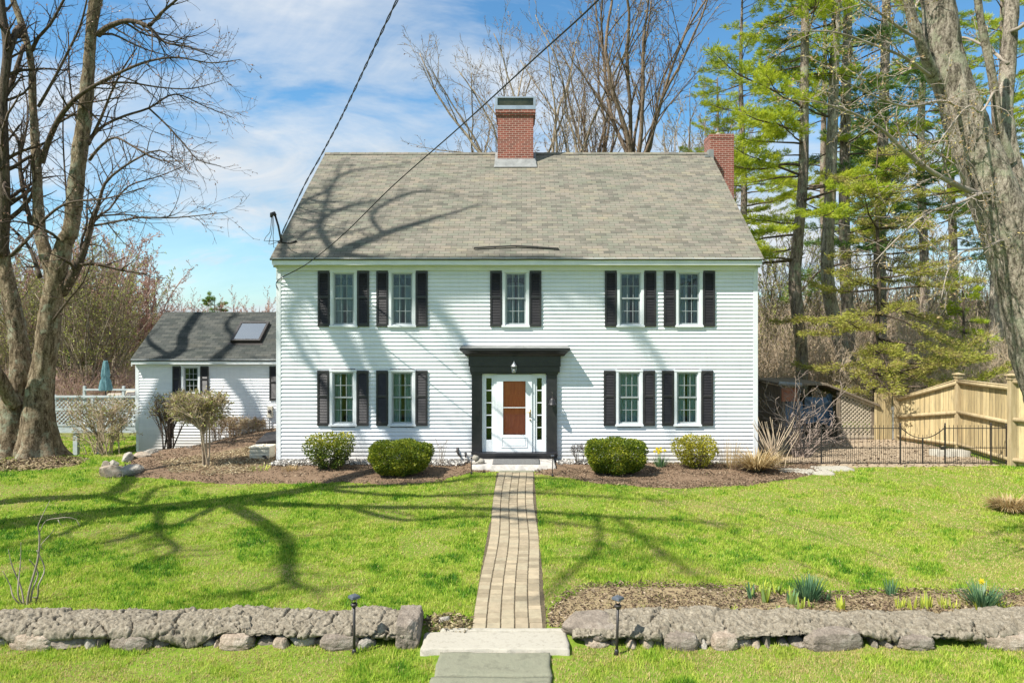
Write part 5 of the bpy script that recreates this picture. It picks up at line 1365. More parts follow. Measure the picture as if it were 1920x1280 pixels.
mb = MB(); mb.box(x0-.03, x0+.5, SY-.06, SY-.03, szz(752), szz(727)); sb(mb, 'rusty_panel', M['rust'])
# ================================================================== vegetation tools
def rv(rng): return Vector((rng.gauss(0,1), rng.gauss(0,1), rng.gauss(0,1)))
def smooth_path(ctrl, rad, step):
    """Catmull-Rom through control points; radii follow"""
    out = []; rr_ = []; C_ = [Vector(c) for c in ctrl]
    for i in range(len(C_)-1):
        p0 = C_[max(i-1,0)]; p1 = C_[i]; p2 = C_[i+1]; p3 = C_[min(i+2,len(C_)-1)]; n = max(2, int((p2-p1).length/step))
        for k in range(n):
            t = k/n; out.append(.5*((2*p1)+(p2-p0)*t+(2*p0-5*p1+4*p2-p3)*t*t+(3*p1-p0-3*p2+p3)*t**3)); rr_.append(rad[i]+(rad[i+1]-rad[i])*t)
    out.append(C_[-1]); rr_.append(rad[-1]); return out, rr_
def grow(rng, p, d, L, r, lvl, out, cfg):
    n = max(3, int(L/cfg['seg'][lvl])); pts = [p.copy()]; rads = [r]; d = d.normalized(); wob = cfg['wob'][lvl]; up = cfg['up'][lvl]; rend = cfg.get('rend', .25)
    for i in range(1, n+1):
        d = (d+rv(rng)*wob+Vector((0,0,up))).normalized(); p = p+d*(L/n); pts.append(p.copy()); rads.append(max(cfg['rmin'], r*(1-(1-rend)*i/n)))
    out.append((pts, rads, lvl))
    if lvl < cfg['max']: kids(rng, pts, rads, L, lvl, out, cfg)
def kids(rng, pts, rads, L, lvl, out, cfg, k=None, t0=None):
    n = len(pts)-1; k = k if k is not None else cfg['kids'][lvl]; t0 = t0 if t0 is not None else cfg['t0'][lvl]
    for j in range(k):
        t = t0+(1-t0)*(j+rng.random())/k; i = min(int(t*n), n-1); f = t*n-i; q = pts[i].lerp(pts[i+1], f); dd = (pts[i+1]-pts[i]).normalized()
        ax = dd.cross(rv(rng)).normalized(); a = R(cfg['ang'][lvl]*rng.uniform(.6, 1.3)); nd = Matrix.Rotation(a, 3, ax) @ dd
        nl = cfg['len'][lvl]*rng.uniform(.55, 1.25)*(1-.45*t)*(L if cfg.get('rel', True) else 1); rr0 = max(cfg['rmin'], rads[i]*cfg['rr'][lvl]*rng.uniform(.7, 1.1))
        grow(rng, q, nd, nl, rr0, lvl+1, out, cfg)
def tubes(branches, org, sides=(12, 7, 4, 3, 3), sel=lambda l: True):
    mb = MB(); org = Vector(org)
    for pts, rads, lvl in branches:
        if sel(lvl): mb.tube([p-org for p in pts], rads, sides[min(lvl, len(sides)-1)], cap=lvl < 2)
    return mb
def bark_tube(paths, org, seg=22, step=.07, amp=.035, ridge=7.0, flare=None, seed=0):
    """thick trunks with furrowed bark as real relief"""
    mb = MB(); org = Vector(org); off = Vector((seed*3.7, seed*1.3, 0))
    for ctrl, rad in paths:
        pts, rads = smooth_path(ctrl, rad, step); m_ = len(pts); u = (pts[1]-pts[0]).orthogonal().normalized(); vs = []
        for i in range(m_):
            d = (pts[min(i+1,m_-1)]-pts[max(i-1,0)]).normalized(); u = (u-d*u.dot(d)).normalized(); w_ = d.cross(u)
            for k in range(seg):
                an = 2*math.pi*k/seg; n_ = u*math.cos(an)+w_*math.sin(an); q = pts[i]+n_*rads[i]
                s = (q+off); f = mnoise.fractal(Vector((s.x*ridge, s.y*ridge, s.z*ridge*.28)), 1, 2, 4)*.6+mnoise.noise(Vector((s.x*1.7, s.y*1.7, s.z*.7)))*.9
                a2 = amp*min(1, rads[i]/.25); r2 = rads[i]+f*a2
                if flare:
                    h = max(0, q.z-flare[0]); r2 += flare[1]*math.exp(-h/flare[2])*(.6+.55*math.sin(an*5+seed)+.3*math.sin(an*3+1.3))
                vs.append(pts[i]+n_*r2-org)
        fs = [(i*seg+k, i*seg+(k+1)%seg, (i+1)*seg+(k+1)%seg, (i+1)*seg+k) for i in range(m_-1) for k in range(seg)]; fs.append(tuple((m_-1)*seg+k for k in range(seg))); mb.add(vs, fs)
    return mb
def tips(branches, lv, rng, n, org, last=True):
    """points along the finest twigs"""
    B_ = [b for b in branches if b[2] >= lv]; C_ = []; Dd = []
    if not B_: return np.zeros((0,3)), np.zeros((0,3))
    for _ in range(n):
        pts, _r, _l = B_[rng.randrange(len(B_))]; i = rng.randrange(len(pts)-1); q = pts[i].lerp(pts[i+1], rng.random())-Vector(org); C_.append(q); Dd.append((pts[i+1]-pts[i]).normalized()+rv(rng)*.7)
    return np.array(C_), np.array(Dd)
def bud_mesh(name, branches, lv, n, org, size, mat, seed, parent, aspect=.6):
    rg = random.Random(seed); nr = np.random.default_rng(seed); C_, Dd = tips(branches, lv, rg, n, org); 
    if len(C_) == 0: return
    L = size*nr.uniform(.6, 1.5, len(C_)); V, Fi = leaf_arrays(C_, Dd, L, L*aspect, nr); return np_mesh(name, V, Fi, mat, parent, tint=nr.random(len(C_)))
M['bud'] = m_leaf('tree_buds', [(0,(.12,.05,.03)), (.5,(.25,.12,.07)), (1,(.34,.22,.1))], .2)
M['bud_tan'] = m_leaf('tan_buds', [(0,(.2,.12,.06)), (.5,(.36,.25,.12)), (1,(.4,.36,.12))], .2)
M['bud_green'] = m_leaf('spring_buds', [(0,(.2,.15,.08)), (.35,(.34,.27,.13)), (.7,(.33,.33,.1)), (1,(.26,.33,.06))], .3)
M['bud_lime'] = m_leaf('lime_buds', [(0,(.2,.2,.06)), (.5,(.36,.4,.08)), (1,(.46,.5,.09))], .3)
M['bud_pink'] = m_leaf('maple_flowers', [(0,(.24,.12,.09)), (.5,(.42,.24,.18)), (1,(.5,.34,.25))], .25)

# ================================================================== the big maple at the left
def maple_left():
    Z = 20.0; rng = random.Random(4)
    base = TREE_BASE.copy(); base.y = Z; base.x = (58-CX)*Z/F; base.z = gz(base.x, Z)
    t = thing('maple_tree', 'large bare grey maple with several trunks at the left edge before the deck', 'tree', base)
    def Q(px, py, dz=0): return P(px, py, Z+dz)
    def W(w): return w*Z/F/2
    paths = [
        ([Q(66,890), Q(70,840), Q(72,780), Q(80,700), Q(92,610), Q(104,535), Q(121,460), Q(135,420), Q(148,295), Q(160,197), Q(167,115), Q(172,50), Q(181,-10), Q(190,-90)], [W(w) for w in (88,80,72,54,48,52,40,38,35,31,28,28,34,26)]),
        ([Q(36,885,.15), Q(28,820,.15), Q(24,765,.15), Q(30,735,.2), Q(40,690,.3), Q(30,610,.4), Q(12,520,.4), Q(-4,430,.4), Q(-22,300,.5), Q(-30,180,.5)], [W(w) for w in (74,68,58,46,50,44,36,30,26,20)]),
        ([Q(30,760,-.1), Q(12,735,-.3), Q(-8,700,-.6), Q(-40,650,-1), Q(-70,560,-1.4)], [W(w) for w in (36,34,32,28,22)]),
        ([Q(100,545), Q(92,500,.15), Q(84,470,.2), Q(74,420,.3), Q(68,300,.5), Q(62,200,.6), Q(58,115,.6), Q(40,45,.7), Q(22,-10,.8), Q(10,-70,.8)], [W(w) for w in (34,33,31,27,21,19,17,16,14,11)]),
    ]
    paths = [(c_, [r_*.73 for r_ in rr0]) for c_, rr0 in paths]
    bark_tube(paths, base, 30, .05, .05, 9, (base.z, .34, .4), 1).build('trunk', M['bark_maple'], t, smooth_shade=True)
    br = []
    limbs = [
        ([(2,480,.3),(8,390,.1),(8,300,-.2),(6,180,-.3),(14,95,-.3),(4,20,-.3),(0,-60,-.3)], (24,20,16,14,15,12,8)),
        ([(18,100,-.3),(30,60,0),(40,50,.4)], (9,12,12)),
        ([(-4,200,-.2),(18,165,0),(34,120,.2),(44,85,.5)], (10,9,8,6)),
        ([(116,550,.1),(138,515,-.1),(158,470,-.3),(171,424,-.4),(184,385,-.6),(197,344,-.7),(225,318,-.8),(262,295,-1),(300,282,-1.1),(345,312,-1.3)], (20,17,11,9,6,5,4,3.5,2.5,1)),
        ([(171,424,-.4),(205,418,-.7),(262,408,-1.2),(330,408,-1.6),(427,398,-2)], (5,4,3.2,2.4,1)),
        ([(171,424,-.4),(186,404,-.2),(205,392,0),(240,350,.3),(300,330,.6),(360,305,.9)], (5,4,3.5,3,2,1)),
        ([(165,270,0),(174,254,.2),(197,234,.4),(235,217,.6),(279,203,.9),(328,177,1.2),(385,200,1.6),(440,222,2)], (9,7,5,4.5,4,3,2,1)),
        ([(174,254,.2),(190,220,0),(207,178,-.3),(230,130,-.7),(257,90,-1.1)], (6,5,4,3,1.5)),
        ([(279,203,.9),(310,232,.8),(345,270,.6),(372,300,.4),(415,312,.2)], (4,3.5,3,2.2,1)),
        ([(168,300,0),(185,278,-.3),(215,258,-.6),(252,276,-1),(300,300,-1.2),(350,302,-1.5)], (6,5,4,3.5,2.5,1)),
        ([(78,305,.4),(92,262,.2),(115,216,-.1),(148,180,-.4),(184,157,-.7),(232,133,-1),(279,115,-1.3),(332,108,-1.6),(394,118,-2),(450,112,-2.4)], (12,10,9,8,6,5,4,3,2,1)),
        ([(186,157,.1),(240,155,.4),(300,164,.8),(360,166,1),(420,150,1.3)], (5,4,3,2.4,1)),
        ([(184,66,0),(200,52,-.2),(240,39,-.5),(279,51,-.8),(308,79,-1),(352,88,-1.3),(410,110,-1.7)], (11,10,8.5,7,4,3,1.2)),
        ([(279,51,-.8),(303,24,-1),(331,0,-1.3),(370,-40,-1.6)], (6,5,4,3)),
        ([(184,66,0),(210,64,.3),(240,78,.6),(280,95,1),(330,108,1.4)], (5,4,3.4,2.5,1)),
        ([(72,200,.6),(95,160,.3),(120,112,.1),(150,50,-.2),(165,-10,-.5)], (6,5,4.5,3.5,2.5)),
        ([(60,95,.6),(72,70,.4),(95,45,.2),(125,-10,0)], (8,6,5,4)),
        ([(60,420,.4),(48,380,.6),(38,320,.8),(36,270,1),(20,245,1.2),(-10,238,1.5)], (9,8,7,6,5,3)),
        ([(36,300,.9),(48,250,1),(52,200,1.2),(40,140,1.5)], (5,4,3,2)),
        ([(120,460,0),(100,440,-.4),(70,425,-.9),(30,415,-1.4),(-20,420,-2)], (6,5,4,3,2)),
        ([(75,520,.2),(58,470,.4),(35,440,.7),(10,418,1)], (9,6,5,3)),
        ([(152,262,0),(138,200,.4),(130,140,.7),(128,60,1)], (4,3,3,2)),
        ([(130,420,0),(122,330,.3),(118,240,.6),(122,140,.9)], (4,3,2.6,1.6)),
        ([(100,600,-.2),(130,560,-.5),(155,530,-.9),(175,480,-1.3)], (5,4,3,1.5)),
        ([(20,480,.3),(50,450,-.2),(90,405,-.6),(130,380,-1),(200,372,-1.5),(270,352,-2)], (7,6,5,4,3,1.2)),
    ]
    cfg = dict(seg=[.5,.35,.25,.2], wob=[.1,.13,.16,.2], up=[.03,.012,.015,.02], kids=[6,5,4,0], t0=[.2,.15,.1,0], ang=[42,45,45,40], len=[.42,.5,.55,.5], rr=[.5,.55,.6,.6], rmin=.0042, max=3)
    for pts_, ws in limbs:
        ctrl = [Q(*p) for p in pts_]; pts, rads = smooth_path(ctrl, [max(.006, W(w)) for w in ws], .22)
        br.append((pts, rads, 0)); L = sum((pts[i+1]-pts[i]).length for i in range(len(pts)-1)); kids(rng, pts, rads, min(L, 4.2), 1, br, cfg, k=int(5+L*2.6), t0=.12)
    for ctrl, rad in paths[:2]+paths[3:]:
        pts, rads = smooth_path(ctrl, rad, .3); kids(rng, pts, [.02]*len(pts), 3.2, 1, br, cfg, k=40, t0=.3)
    tubes(br, base, (8,5,3,3,3)).build('branches', M['twig_maple'], t, smooth_shade=True)
    bud_mesh('foliage', br, 2, 5200, base, .045, M['bud_pink'], 5, t)
M['twig_maple'] = m_bark('maple_limbs', (.05,.038,.028), (.12,.092,.07), (.2,.165,.125), 6)
maple_left()

# ================================================================== leaning maple at the right edge
def maple_right():
    Z = 11.0; rng = random.Random(14)
    base = P(2085, 1060, Z); base.z = gz(base.x, Z)
    t = thing('maple_tree', 'thick leaning maple trunk with pale peeling bark at the right edge', 'tree', base)
    def Q(px, py, dz=0): return P(px, py, Z+dz)
    def W(w): return w*Z/F/2
    paths = [
        ([base-Vector((0,0,.2)), Q(2045,930), Q(1990,760), Q(1950,640), Q(1912,500), Q(1872,390), Q(1828,272), Q(1792,170), Q(1768,80), Q(1758,0), Q(1748,-90)], [W(w) for w in (150,118,106,100,94,84,74,66,58,54,50)]),
        ([Q(1900,420,.1), Q(1900,350,.15), Q(1893,300,.2), Q(1884,210,.3), Q(1890,120,.4), Q(1895,50,.4), Q(1900,-60,.5)], [W(w) for w in (60,46,34,28,27,26,24)]),
        ([Q(1893,305,.1), Q(1872,240,0), Q(1864,170,-.1), Q(1852,100,-.2), Q(1838,35,-.3), Q(1825,-60,-.4)], [W(w) for w in (24,17,15,15,13,11)]),
        ([Q(1752,150,-.1), Q(1738,112,-.25), Q(1724,75,-.35), Q(1708,25,-.4), Q(1695,-40,-.5)], [W(w) for w in (26,20,18,17,15)]),
    ]
    bark_tube(paths, base, 40, .028, .045, 9, (base.z, .22, .4), 7).build('trunk', M['bark_grey'], t, smooth_shade=True)
    br = []
    limbs = [
        ([(1852,372,0),(1826,361,-.2),(1790,345,-.4),(1736,315,-.6),(1687,274,-.8),(1650,240,-.9),(1594,210,-1.1),(1519,187,-1.4)], (16,12,10,8,7,5,4,1.5)),
        ([(1762,150,0),(1738,138,-.25),(1700,110,-.6),(1640,85,-1),(1560,60,-1.4),(1480,62,-1.8)], (8,6,5,4,3,1)),
        ([(1808,212,0),(1788,195,-.35),(1760,190,-.7),(1700,200,-1.2),(1640,180,-1.6),(1580,150,-2)], (8,6,5,4,3,1)),
        ([(1724,75,-.35),(1690,55,-.6),(1650,25,-1),(1600,-10,-1.3)], (6,5,4,3)),
        ([(1872,372,0),(1845,362,-.35),(1800,380,-.7),(1740,400,-1.1),(1690,440,-1.5),(1640,490,-1.9)], (8,6,5,4,3,1)),
        ([(1898,452,0),(1874,452,-.35),(1850,465,-.6),(1810,470,-.9),(1780,500,-1.2),(1765,560,-1.4)], (7,5,4,3,2.5,1)),
        ([(1710,30,-.4),(1730,-10,0),(1770,-30,.4)], (6,5,4)),
        ([(1864,170,-.1),(1840,210,-.4),(1815,200,-.8),(1780,240,-1.2),(1745,290,-1.5)], (5,4,3,2,1)),
        ([(1890,120,.3),(1850,90,.7),(1800,70,1.1),(1740,90,1.5)], (7,6,4,2)),
        ([(1895,60,.3),(1930,40,.1),(1960,-10,0)], (8,7,6)),
    ]
    cfg = dict(seg=[.4,.25,.16,.13], wob=[.14,.2,.24,.25], up=[0,-.01,-.015,0], kids=[6,5,4,0], t0=[.1,.12,.1,0], ang=[50,50,50,40], len=[.4,.45,.5,.5], rr=[.5,.5,.6,.6], rmin=.0032, max=3)
    for pts_, ws in limbs:
        pts, rads = smooth_path([Q(*p) for p in pts_], [max(.005, W(w)) for w in ws], .14); br.append((pts, rads, 0)); L = sum((pts[i+1]-pts[i]).length for i in range(len(pts)-1)); kids(rng, pts, rads, min(L, 2.6), 1, br, cfg, k=int(6+L*4.2), t0=.15)
    tubes(br, base, (8,5,3,3,3)).build('branches', M['twig_grey'], t, smooth_shade=True)
    bud_mesh('foliage', br, 2, 4200, base, .034, M['bud_tan'], 6, t)
maple_right()

# ================================================================== trees left of the picture whose shadows cross the lawn, wall and roof
def S(px, py, t): return GP(px, py)-LT*t
def FP(px, py, t): return Vector((fx(px), D, fz(py)))-LT*t
def SR(px, py, t): return roof_at(px, py)-LT*t
def shade_tree(name_label, base, stems, seed, kpm=1.6, kl=3.2):
    rng = random.Random(seed); t = thing('maple_tree', name_label, 'tree', base); br = []
    cfg = dict(seg=[.6,.45,.35,.3], wob=[.1,.12,.15,.2], up=[.03,.03,.02,.02], kids=[5,5,3,0], t0=[.2,.15,.1,0], ang=[40,42,45,40], len=[.45,.5,.5,.5], rr=[.5,.5,.55,.6], rmin=.009, max=3)
    for ctrl, rad in stems:
        pts, rads = smooth_path(ctrl, rad, .35); br.append((pts, rads, 0)); L = sum((pts[i+1]-pts[i]).length for i in range(len(pts)-1))
        kids(rng, pts, [min(r, .08) for r in rads], min(L, kl), 1, br, cfg, k=int(2+L*kpm), t0=.25)
    bs_ = [b for b in br if b[2] == 0]
    tubes(bs_, base, (12,)).build('trunk', M['bark_maple'], t, smooth_shade=True); tubes([b for b in br if b[2] > 0], base, (8,5,3,3)).build('branches', M['twig_maple'], t, smooth_shade=True)
bA = Vector((-13.1, 11.3, gz(-13.1, 11.3)-.1))
stA = [
    ([bA, S(0,985,4), S(200,962,6), S(420,940,8.5), S(590,915,10.5), Vector((-12.2,12.4,14)), SR(632,480,12), SR(720,440,13.5), SR(830,405,15), SR(900,385,16)], [.62,.5,.42,.34,.26,.24,.22,.14,.07,.02]),
    ([S(420,940,8.5), S(650,950,11), S(930,955,14), S(1150,970,15.5), S(1400,985,17)], [.2,.16,.12,.08,.03]),
    ([S(430,945,8.7), S(500,985,10), S(540,1020,11.5), S(543,1085,13), S(600,1112,14.5)], [.17,.13,.13,.1,.03]),
    ([S(590,915,10.5), S(760,930,13), S(1000,925,16), S(1250,940,18)], [.13,.1,.08,.03]),
    ([S(1120,965,15.4), S(1120,1030,17), S(1050,1090,18.5), S(1010,1130,19)], [.07,.06,.05,.02]),
    ([S(1150,970,15.5), S(1260,1050,18), S(1350,1110,19.5)], [.06,.05,.02]),
    ([SR(632,480,12), SR(600,420,14), SR(660,385,16), SR(760,370,18)], [.13,.1,.07,.02]),
    ([Vector((-12.2,12.4,14)), SR(545,405,14), SR(620,350,17), SR(640,300,19)], [.12,.1,.06,.02]),
    ([Vector((-12.2,12.4,14)), FP(600,528,17.5), FP(690,605,17), FP(735,700,16.5), FP(800,850,15.5)], [.16,.15,.14,.11,.03]),
    ([FP(600,528,17.5), FP(545,600,19), FP(600,710,18.5), FP(690,830,18)], [.12,.11,.1,.03]),
    ([Vector((-12.7,13.3,17.8)), FP(780,560,19), FP(870,640,19), FP(905,760,18.5), FP(890,850,18)], [.14,.13,.12,.1,.03]),
    ([FP(780,560,19), FP(1080,540,21), FP(1170,600,22), FP(1245,690,22), FP(1260,830,22)], [.11,.1,.1,.08,.03]),
    ([S(590,915,10.5), S(820,905,13), S(930,893,15), S(1180,905,17)], [.12,.1,.08,.03]),
    ([S(650,950,11), S(760,975,12.5), S(900,968,14.5), S(1080,985,17), S(1260,1015,19)], [.1,.09,.08,.06,.03]),
    ([S(420,940,8.5), S(330,985,10), S(230,1010,11.5), S(110,1035,13)], [.12,.09,.06,.03]),
    ([S(200,962,6), S(120,1000,8), S(20,1030,10)], [.1,.07,.03]),
    ([S(543,1085,13), S(480,1110,14), S(380,1120,15)], [.08,.06,.02]),
    ([SR(600,420,14), SR(560,450,13), SR(640,440,13.5), SR(720,420,14)], [.07,.06,.05,.02]),
    ([SR(720,440,13.5), SR(700,400,15), SR(780,360,17), SR(900,372,19)], [.08,.07,.05,.02]),
    ([SR(545,405,14), SR(610,395,15), SR(700,398,16)], [.07,.05,.02]),
    ([SR(600,420,14), SR(640,330,16), SR(760,310,18)], [.07,.05,.02]),
    ([S(300,950,7), S(300,1000,9), S(330,1030,11), S(240,1070,13)], [.1,.08,.06,.02]),
]
shade_tree('tall bare maple on the lawn nearest the stone wall, left of the house', bA, stA, 31, 2.6)
bA2 = Vector((-15.0, 12.6, gz(-15, 12.6)-.1))
stA2 = [([bA2, S(0,942,4.5), S(190,930,7), S(240,905,9), S(300,880,11.5), Vector((-15.4,14.6,16))], [.34,.26,.22,.16,.12,.08]), ([S(190,930,7), S(260,945,9), S(300,915,11), S(420,905,13)], [.1,.08,.06,.02])]
shade_tree('slimmer bare maple standing behind the tall maple at the left', bA2, stA2, 32)
bB = Vector((-28.0, 19.5, gz(-28.0, 19.5)-.1))
def WW(px, py): return Vector((wx(px), WY, wz(py)))
stB = [
    ([bB, Vector((-26.8,19.6,4)), Vector((-25.2,19.8,8.5)), Vector((-23.0,20.2,11.5)), wroof(318,668)-LT*10, wroof(345,625)-LT*11.5, wroof(372,585)-LT*13], [.5,.4,.3,.25,.22,.19,.16]),
    ([Vector((-25.0,20.1,6)), WW(464,835)-LT*13, WW(430,705)-LT*15, wroof(408,668)-LT*15.5, wroof(440,638)-LT*16.3, wroof(424,610)-LT*17.3, wroof(440,588)-LT*18.5], [.36,.26,.22,.18,.14,.1,.08]),
    ([wroof(318,668)-LT*10, wroof(280,640)-LT*11, wroof(268,600)-LT*12.5], [.12,.09,.03]),
]
shade_tree('big bare maple beside the deck stair, left of the house wing', bB, stB, 33, 1.2)

# ================================================================== woods behind
def fan_tree(seed, fork, n, spread, Ls, r0, mat, bud, label, base, rz=0, buds=1600, trunk_r=.3, wob=.1):
    rng = random.Random(seed); t = thing('bare_tree', label, 'tree', base, rz); br = []
    cfg = dict(seg=[.8,.6,.45,.4], wob=[wob,.13,.17,.2], up=[.05,.07,.05,.04], kids=[9,6,4,0], t0=[.15,.15,.1,0], ang=[30,34,38,40], len=[.36,.45,.5,.5], rr=[.5,.5,.6,.6], rmin=.0085, max=3)
    tr = [Vector((0,0,-.3))]
    for k in range(1, 6): tr.append(Vector((rng.gauss(0,.12)*k/3, rng.gauss(0,.12)*k/3, fork*k/5)))
    br.append((tr, [trunk_r*(1.25-.35*k/5) for k in range(6)], 0))
    for k in range(n):
        a = 2*math.pi*k/n+rng.random(); sp_ = R(spread*rng.uniform(.4, 1.1)); d = Vector((math.sin(sp_)*math.cos(a), math.sin(sp_)*math.sin(a)*.6, math.cos(sp_)))
        grow(rng, tr[-1] if k % 3 else tr[-2].lerp(tr[-1], rng.random()), d, Ls*rng.uniform(.75, 1.1), r0*rng.uniform(.7, 1.1), 0, br, cfg)
    o0 = (0,0,0); tubes([b for b in br if b[2] == 0], o0, (9,)).build('trunk', mat, t, smooth_shade=True); tubes([b for b in br if b[2] > 0], o0, (6,5,3,3)).build('branches', mat, t, smooth_shade=True)
    if buds: bud_mesh('foliage', br, 2, buds, o0, .08, bud, seed, t)
    return t
def at(px, Z): x = (px-CX)*Z/F; return Vector((x, Z, gz(x, Z)))
M['bark_brown'] = m_bark('brown_bark', (.07,.05,.035), (.2,.15,.105), (.34,.27,.2), 6)
f1 = fan_tree(41, 11.5, 9, 27, 13, .125, M['bark_brown'], M['bud_tan'], 'tall dark bare tree fanning out above the ridge right of the middle chimney', at(1190, 36), trunk_r=.3, buds=2600)
f2 = fan_tree(43, 8.0, 9, 30, 15, .13, M['bark_pale'], M['bud'], 'pale bare tree with reddish buds directly behind the middle chimney', at(1035, 40), trunk_r=.26)
f3 = fan_tree(47, 6.0, 12, 22, 13, .1, M['bark_pale'], M['bud_green'], 'pale brushy bare tree between the fanning tree and the pines', at(1265, 43), trunk_r=.24, buds=3800)
dup(f2, at(945, 47), 2.2, 'thin bare tree at the left of the middle chimney', .95)
dup(f1, at(1105, 50), 1.3, 'far dark bare tree between the pale tree and the fanning tree', 1.05)
dup(f3, at(1330, 52), .8, 'far brushy tree showing over the right chimney', 1.0)
# left woods: reddish maples, grey saplings, evergreens
l1 = fan_tree(51, 2.6, 13, 26, 7.2, .09, M['twig_red'], M['bud_pink'], 'reddish budding maple in the woods between the big maple and the wing', at(215, 46), trunk_r=.15, buds=9000)
l2 = fan_tree(53, 1.5, 10, 16, 8.6, .06, M['bark_pale'], M['bud_lime'], 'slender pale sapling clump left of the parasol', at(165, 40), trunk_r=.1, buds=4200)
LW = [(l1,255,50,1.15,'reddish maple just left of the wing roof edge'),(l1,180,55,1.4,'tall reddish maple behind the slender saplings'),(l1,110,52,1.25,'reddish maple showing between the trunks of the big maple'),
      (l2,205,41,1.0,'slender pale saplings directly behind the parasol'),(l2,240,44,.8,'low pale saplings beside the wing wall corner'),(l2,130,44,1.1,'pale saplings right of the big maple trunk'),(l2,60,46,1.0,'pale saplings behind the big maple trunk'),(l2,15,44,.95,'pale saplings at the left picture edge'),
      (l1,330,64,.86,'small reddish treetop over the left end of the wing roof'),(l1,430,66,.9,'reddish treetop right of the small pine over the wing roof'),(l1,505,60,.86,'reddish treetop tucked against the house corner above the wing'),(l1,370,70,.9,'pinkish treetop left of the small pine over the wing roof'),(l1,465,72,.84,'faint reddish treetop over the skylight'),
      (l1,30,58,1.0,'reddish maple far behind the left picture edge'),(l1,300,50,.8,'reddish budding tree behind the left gable of the wing'),(l1,60,50,1.15,'tall reddish maple filling the gap between the two big trunks'),(l1,145,48,1.2,'reddish maple standing close behind the pale saplings'),(l2,-20,46,1.0,'pale saplings beyond the left picture edge')]
for k, (src, px, Z, s, lb) in enumerate(LW): dup(src, at(px, Z), k*1.1+.3, lb, s)

# evergreens
M['pine'] = m_leaf('pine_needles', [(0,(.08,.14,.02)), (.25,(.24,.33,.03)), (.6,(.44,.5,.04)), (1,(.62,.6,.07))], .5, .5, .3, .5)
M['pine_dark'] = m_leaf('dark_pine_needles', [(0,(.03,.08,.03)), (.45,(.1,.19,.045)), (.8,(.25,.33,.05)), (1,(.4,.44,.06))], .3, .5, .35, .4)
M['hemlock'] = m_leaf('hemlock_needles', [(0,(.26,.18,.09)), (.3,(.36,.29,.1)), (.6,(.34,.36,.055)), (1,(.48,.46,.09))], .35, .55, .3, .7)
def pine(seed, label, base, ctrl, rad, z0, nb, Lb, mat, bark, rz=0, dens=1.0, needle=.2, name='pine_tree', droop=-.02, side=None, wid=.026, tilt=.12, clump=17, flat=.35):
    rng = random.Random(seed); nr = np.random.default_rng(seed); t = thing(name, label, 'tree', base, rz); pts, rads = smooth_path(ctrl, rad, .4); br = []; C_ = []; Dd = []
    mt = MB(); mt.tube(pts, [r_*.86 for r_ in rads], 12); mt.build('trunk', bark, t, smooth_shade=True)
    top = pts[-1].z
    for k in range(nb):
        u = (k+rng.random())/nb; z = z0+(top-z0)*u; i = min(range(len(pts)), key=lambda q: abs(pts[q].z-z)); a = rng.uniform(0, 2*math.pi)
        if side is not None and rng.random() < .45: a = side+rng.gauss(0, .45)
        L = Lb*(1-.62*u)*rng.uniform(.55, 1.15); d = Vector((math.cos(a), math.sin(a), tilt+rng.gauss(0,.12))); n = max(5, int(L/.4)); p = pts[i].copy(); q = [p.copy()]; r0 = .012+.011*L; rr_ = [r0]
        for s in range(1, n+1):
            d = (d+rv(rng)*.09+Vector((0,0,droop if s < n*.6 else .06))).normalized(); p = p+d*(L/n); q.append(p.copy()); rr_.append(max(.006, r0*(1-.85*s/n)))
        br.append((q, rr_, 1))
        m_ = int(L*4.6*dens)
        for j in range(m_):
            v = .3+.7*(j+rng.random())/m_; ii = min(int(v*n), n-1); b0 = q[ii].lerp(q[ii+1], v*n-ii); dd = (q[ii+1]-q[ii]).normalized(); sd = dd.cross(Vector((0,0,1))).normalized()*(1 if j % 2 else -1)
            l2_ = L*.3*(1.15-v)*rng.uniform(.6, 1.3)+.22; sdir = (dd*.75+sd*.8+Vector((0,0,.08+rng.gauss(0,.1)))).normalized(); e = b0+sdir*l2_; br.append(([b0, b0.lerp(e, .5)+Vector((0,0,.02)), e], [.007,.006,.005], 2))
            for c in range(max(2, int(l2_/.13))):
                f = .25+.75*(c+rng.random())/max(2, int(l2_/.13)); C_.append(b0.lerp(e, f)); Dd.append(sdir+Vector((0,0,.25)))
        for c in range(3): C_.append(q[-1]); Dd.append(d+Vector((0,0,.3)))
    tubes(br, (0,0,0), (6,5,3)).build('branches', M['bark_dark'], t, smooth_shade=True)
    C_ = np.array(C_); Dd = np.array(Dd); n = len(C_); K = clump
    Ck = np.repeat(C_, K, 0)+nr.normal(0, .05, (n*K, 3)); Dk = np.repeat(Dd, K, 0); Dk = Dk/np.linalg.norm(Dk, axis=1, keepdims=True)+nr.normal(0, .55, (n*K, 3))*np.array([1,1,flat+.3])
    tint = np.clip(np.repeat(nr.random(n), K)*.6+nr.random(n*K)*.4, 0, 1); V, Fi = leaf_arrays(Ck, Dk, needle*nr.uniform(.7, 1.25, n*K), wid, nr); np_mesh('foliage', V, Fi, mat, t, tint=tint)
    print(name, 'needles', n*K); return t
def PL(base, lst): return [P(px, py, base.y+dy)-base for px, py, dy in lst]
b = at(1500, 27); pA_ = pine(61, 'tall white pine nearest the house with broad bright green limbs', b, [Vector((0,0,-.3))]+PL(b, [(1504,680,0),(1497,600,0),(1490,530,0),(1497,440,0),(1506,330,0),(1508,180,0),(1510,0,0),(1512,-200,0),(1512,-420,0)]), [.3,.27,.27,.28,.24,.22,.2,.17,.13,.05], 6.2, 60, 4.7, M['pine'], M['bark_pine'], side=math.pi*1.03, dens=1.15)
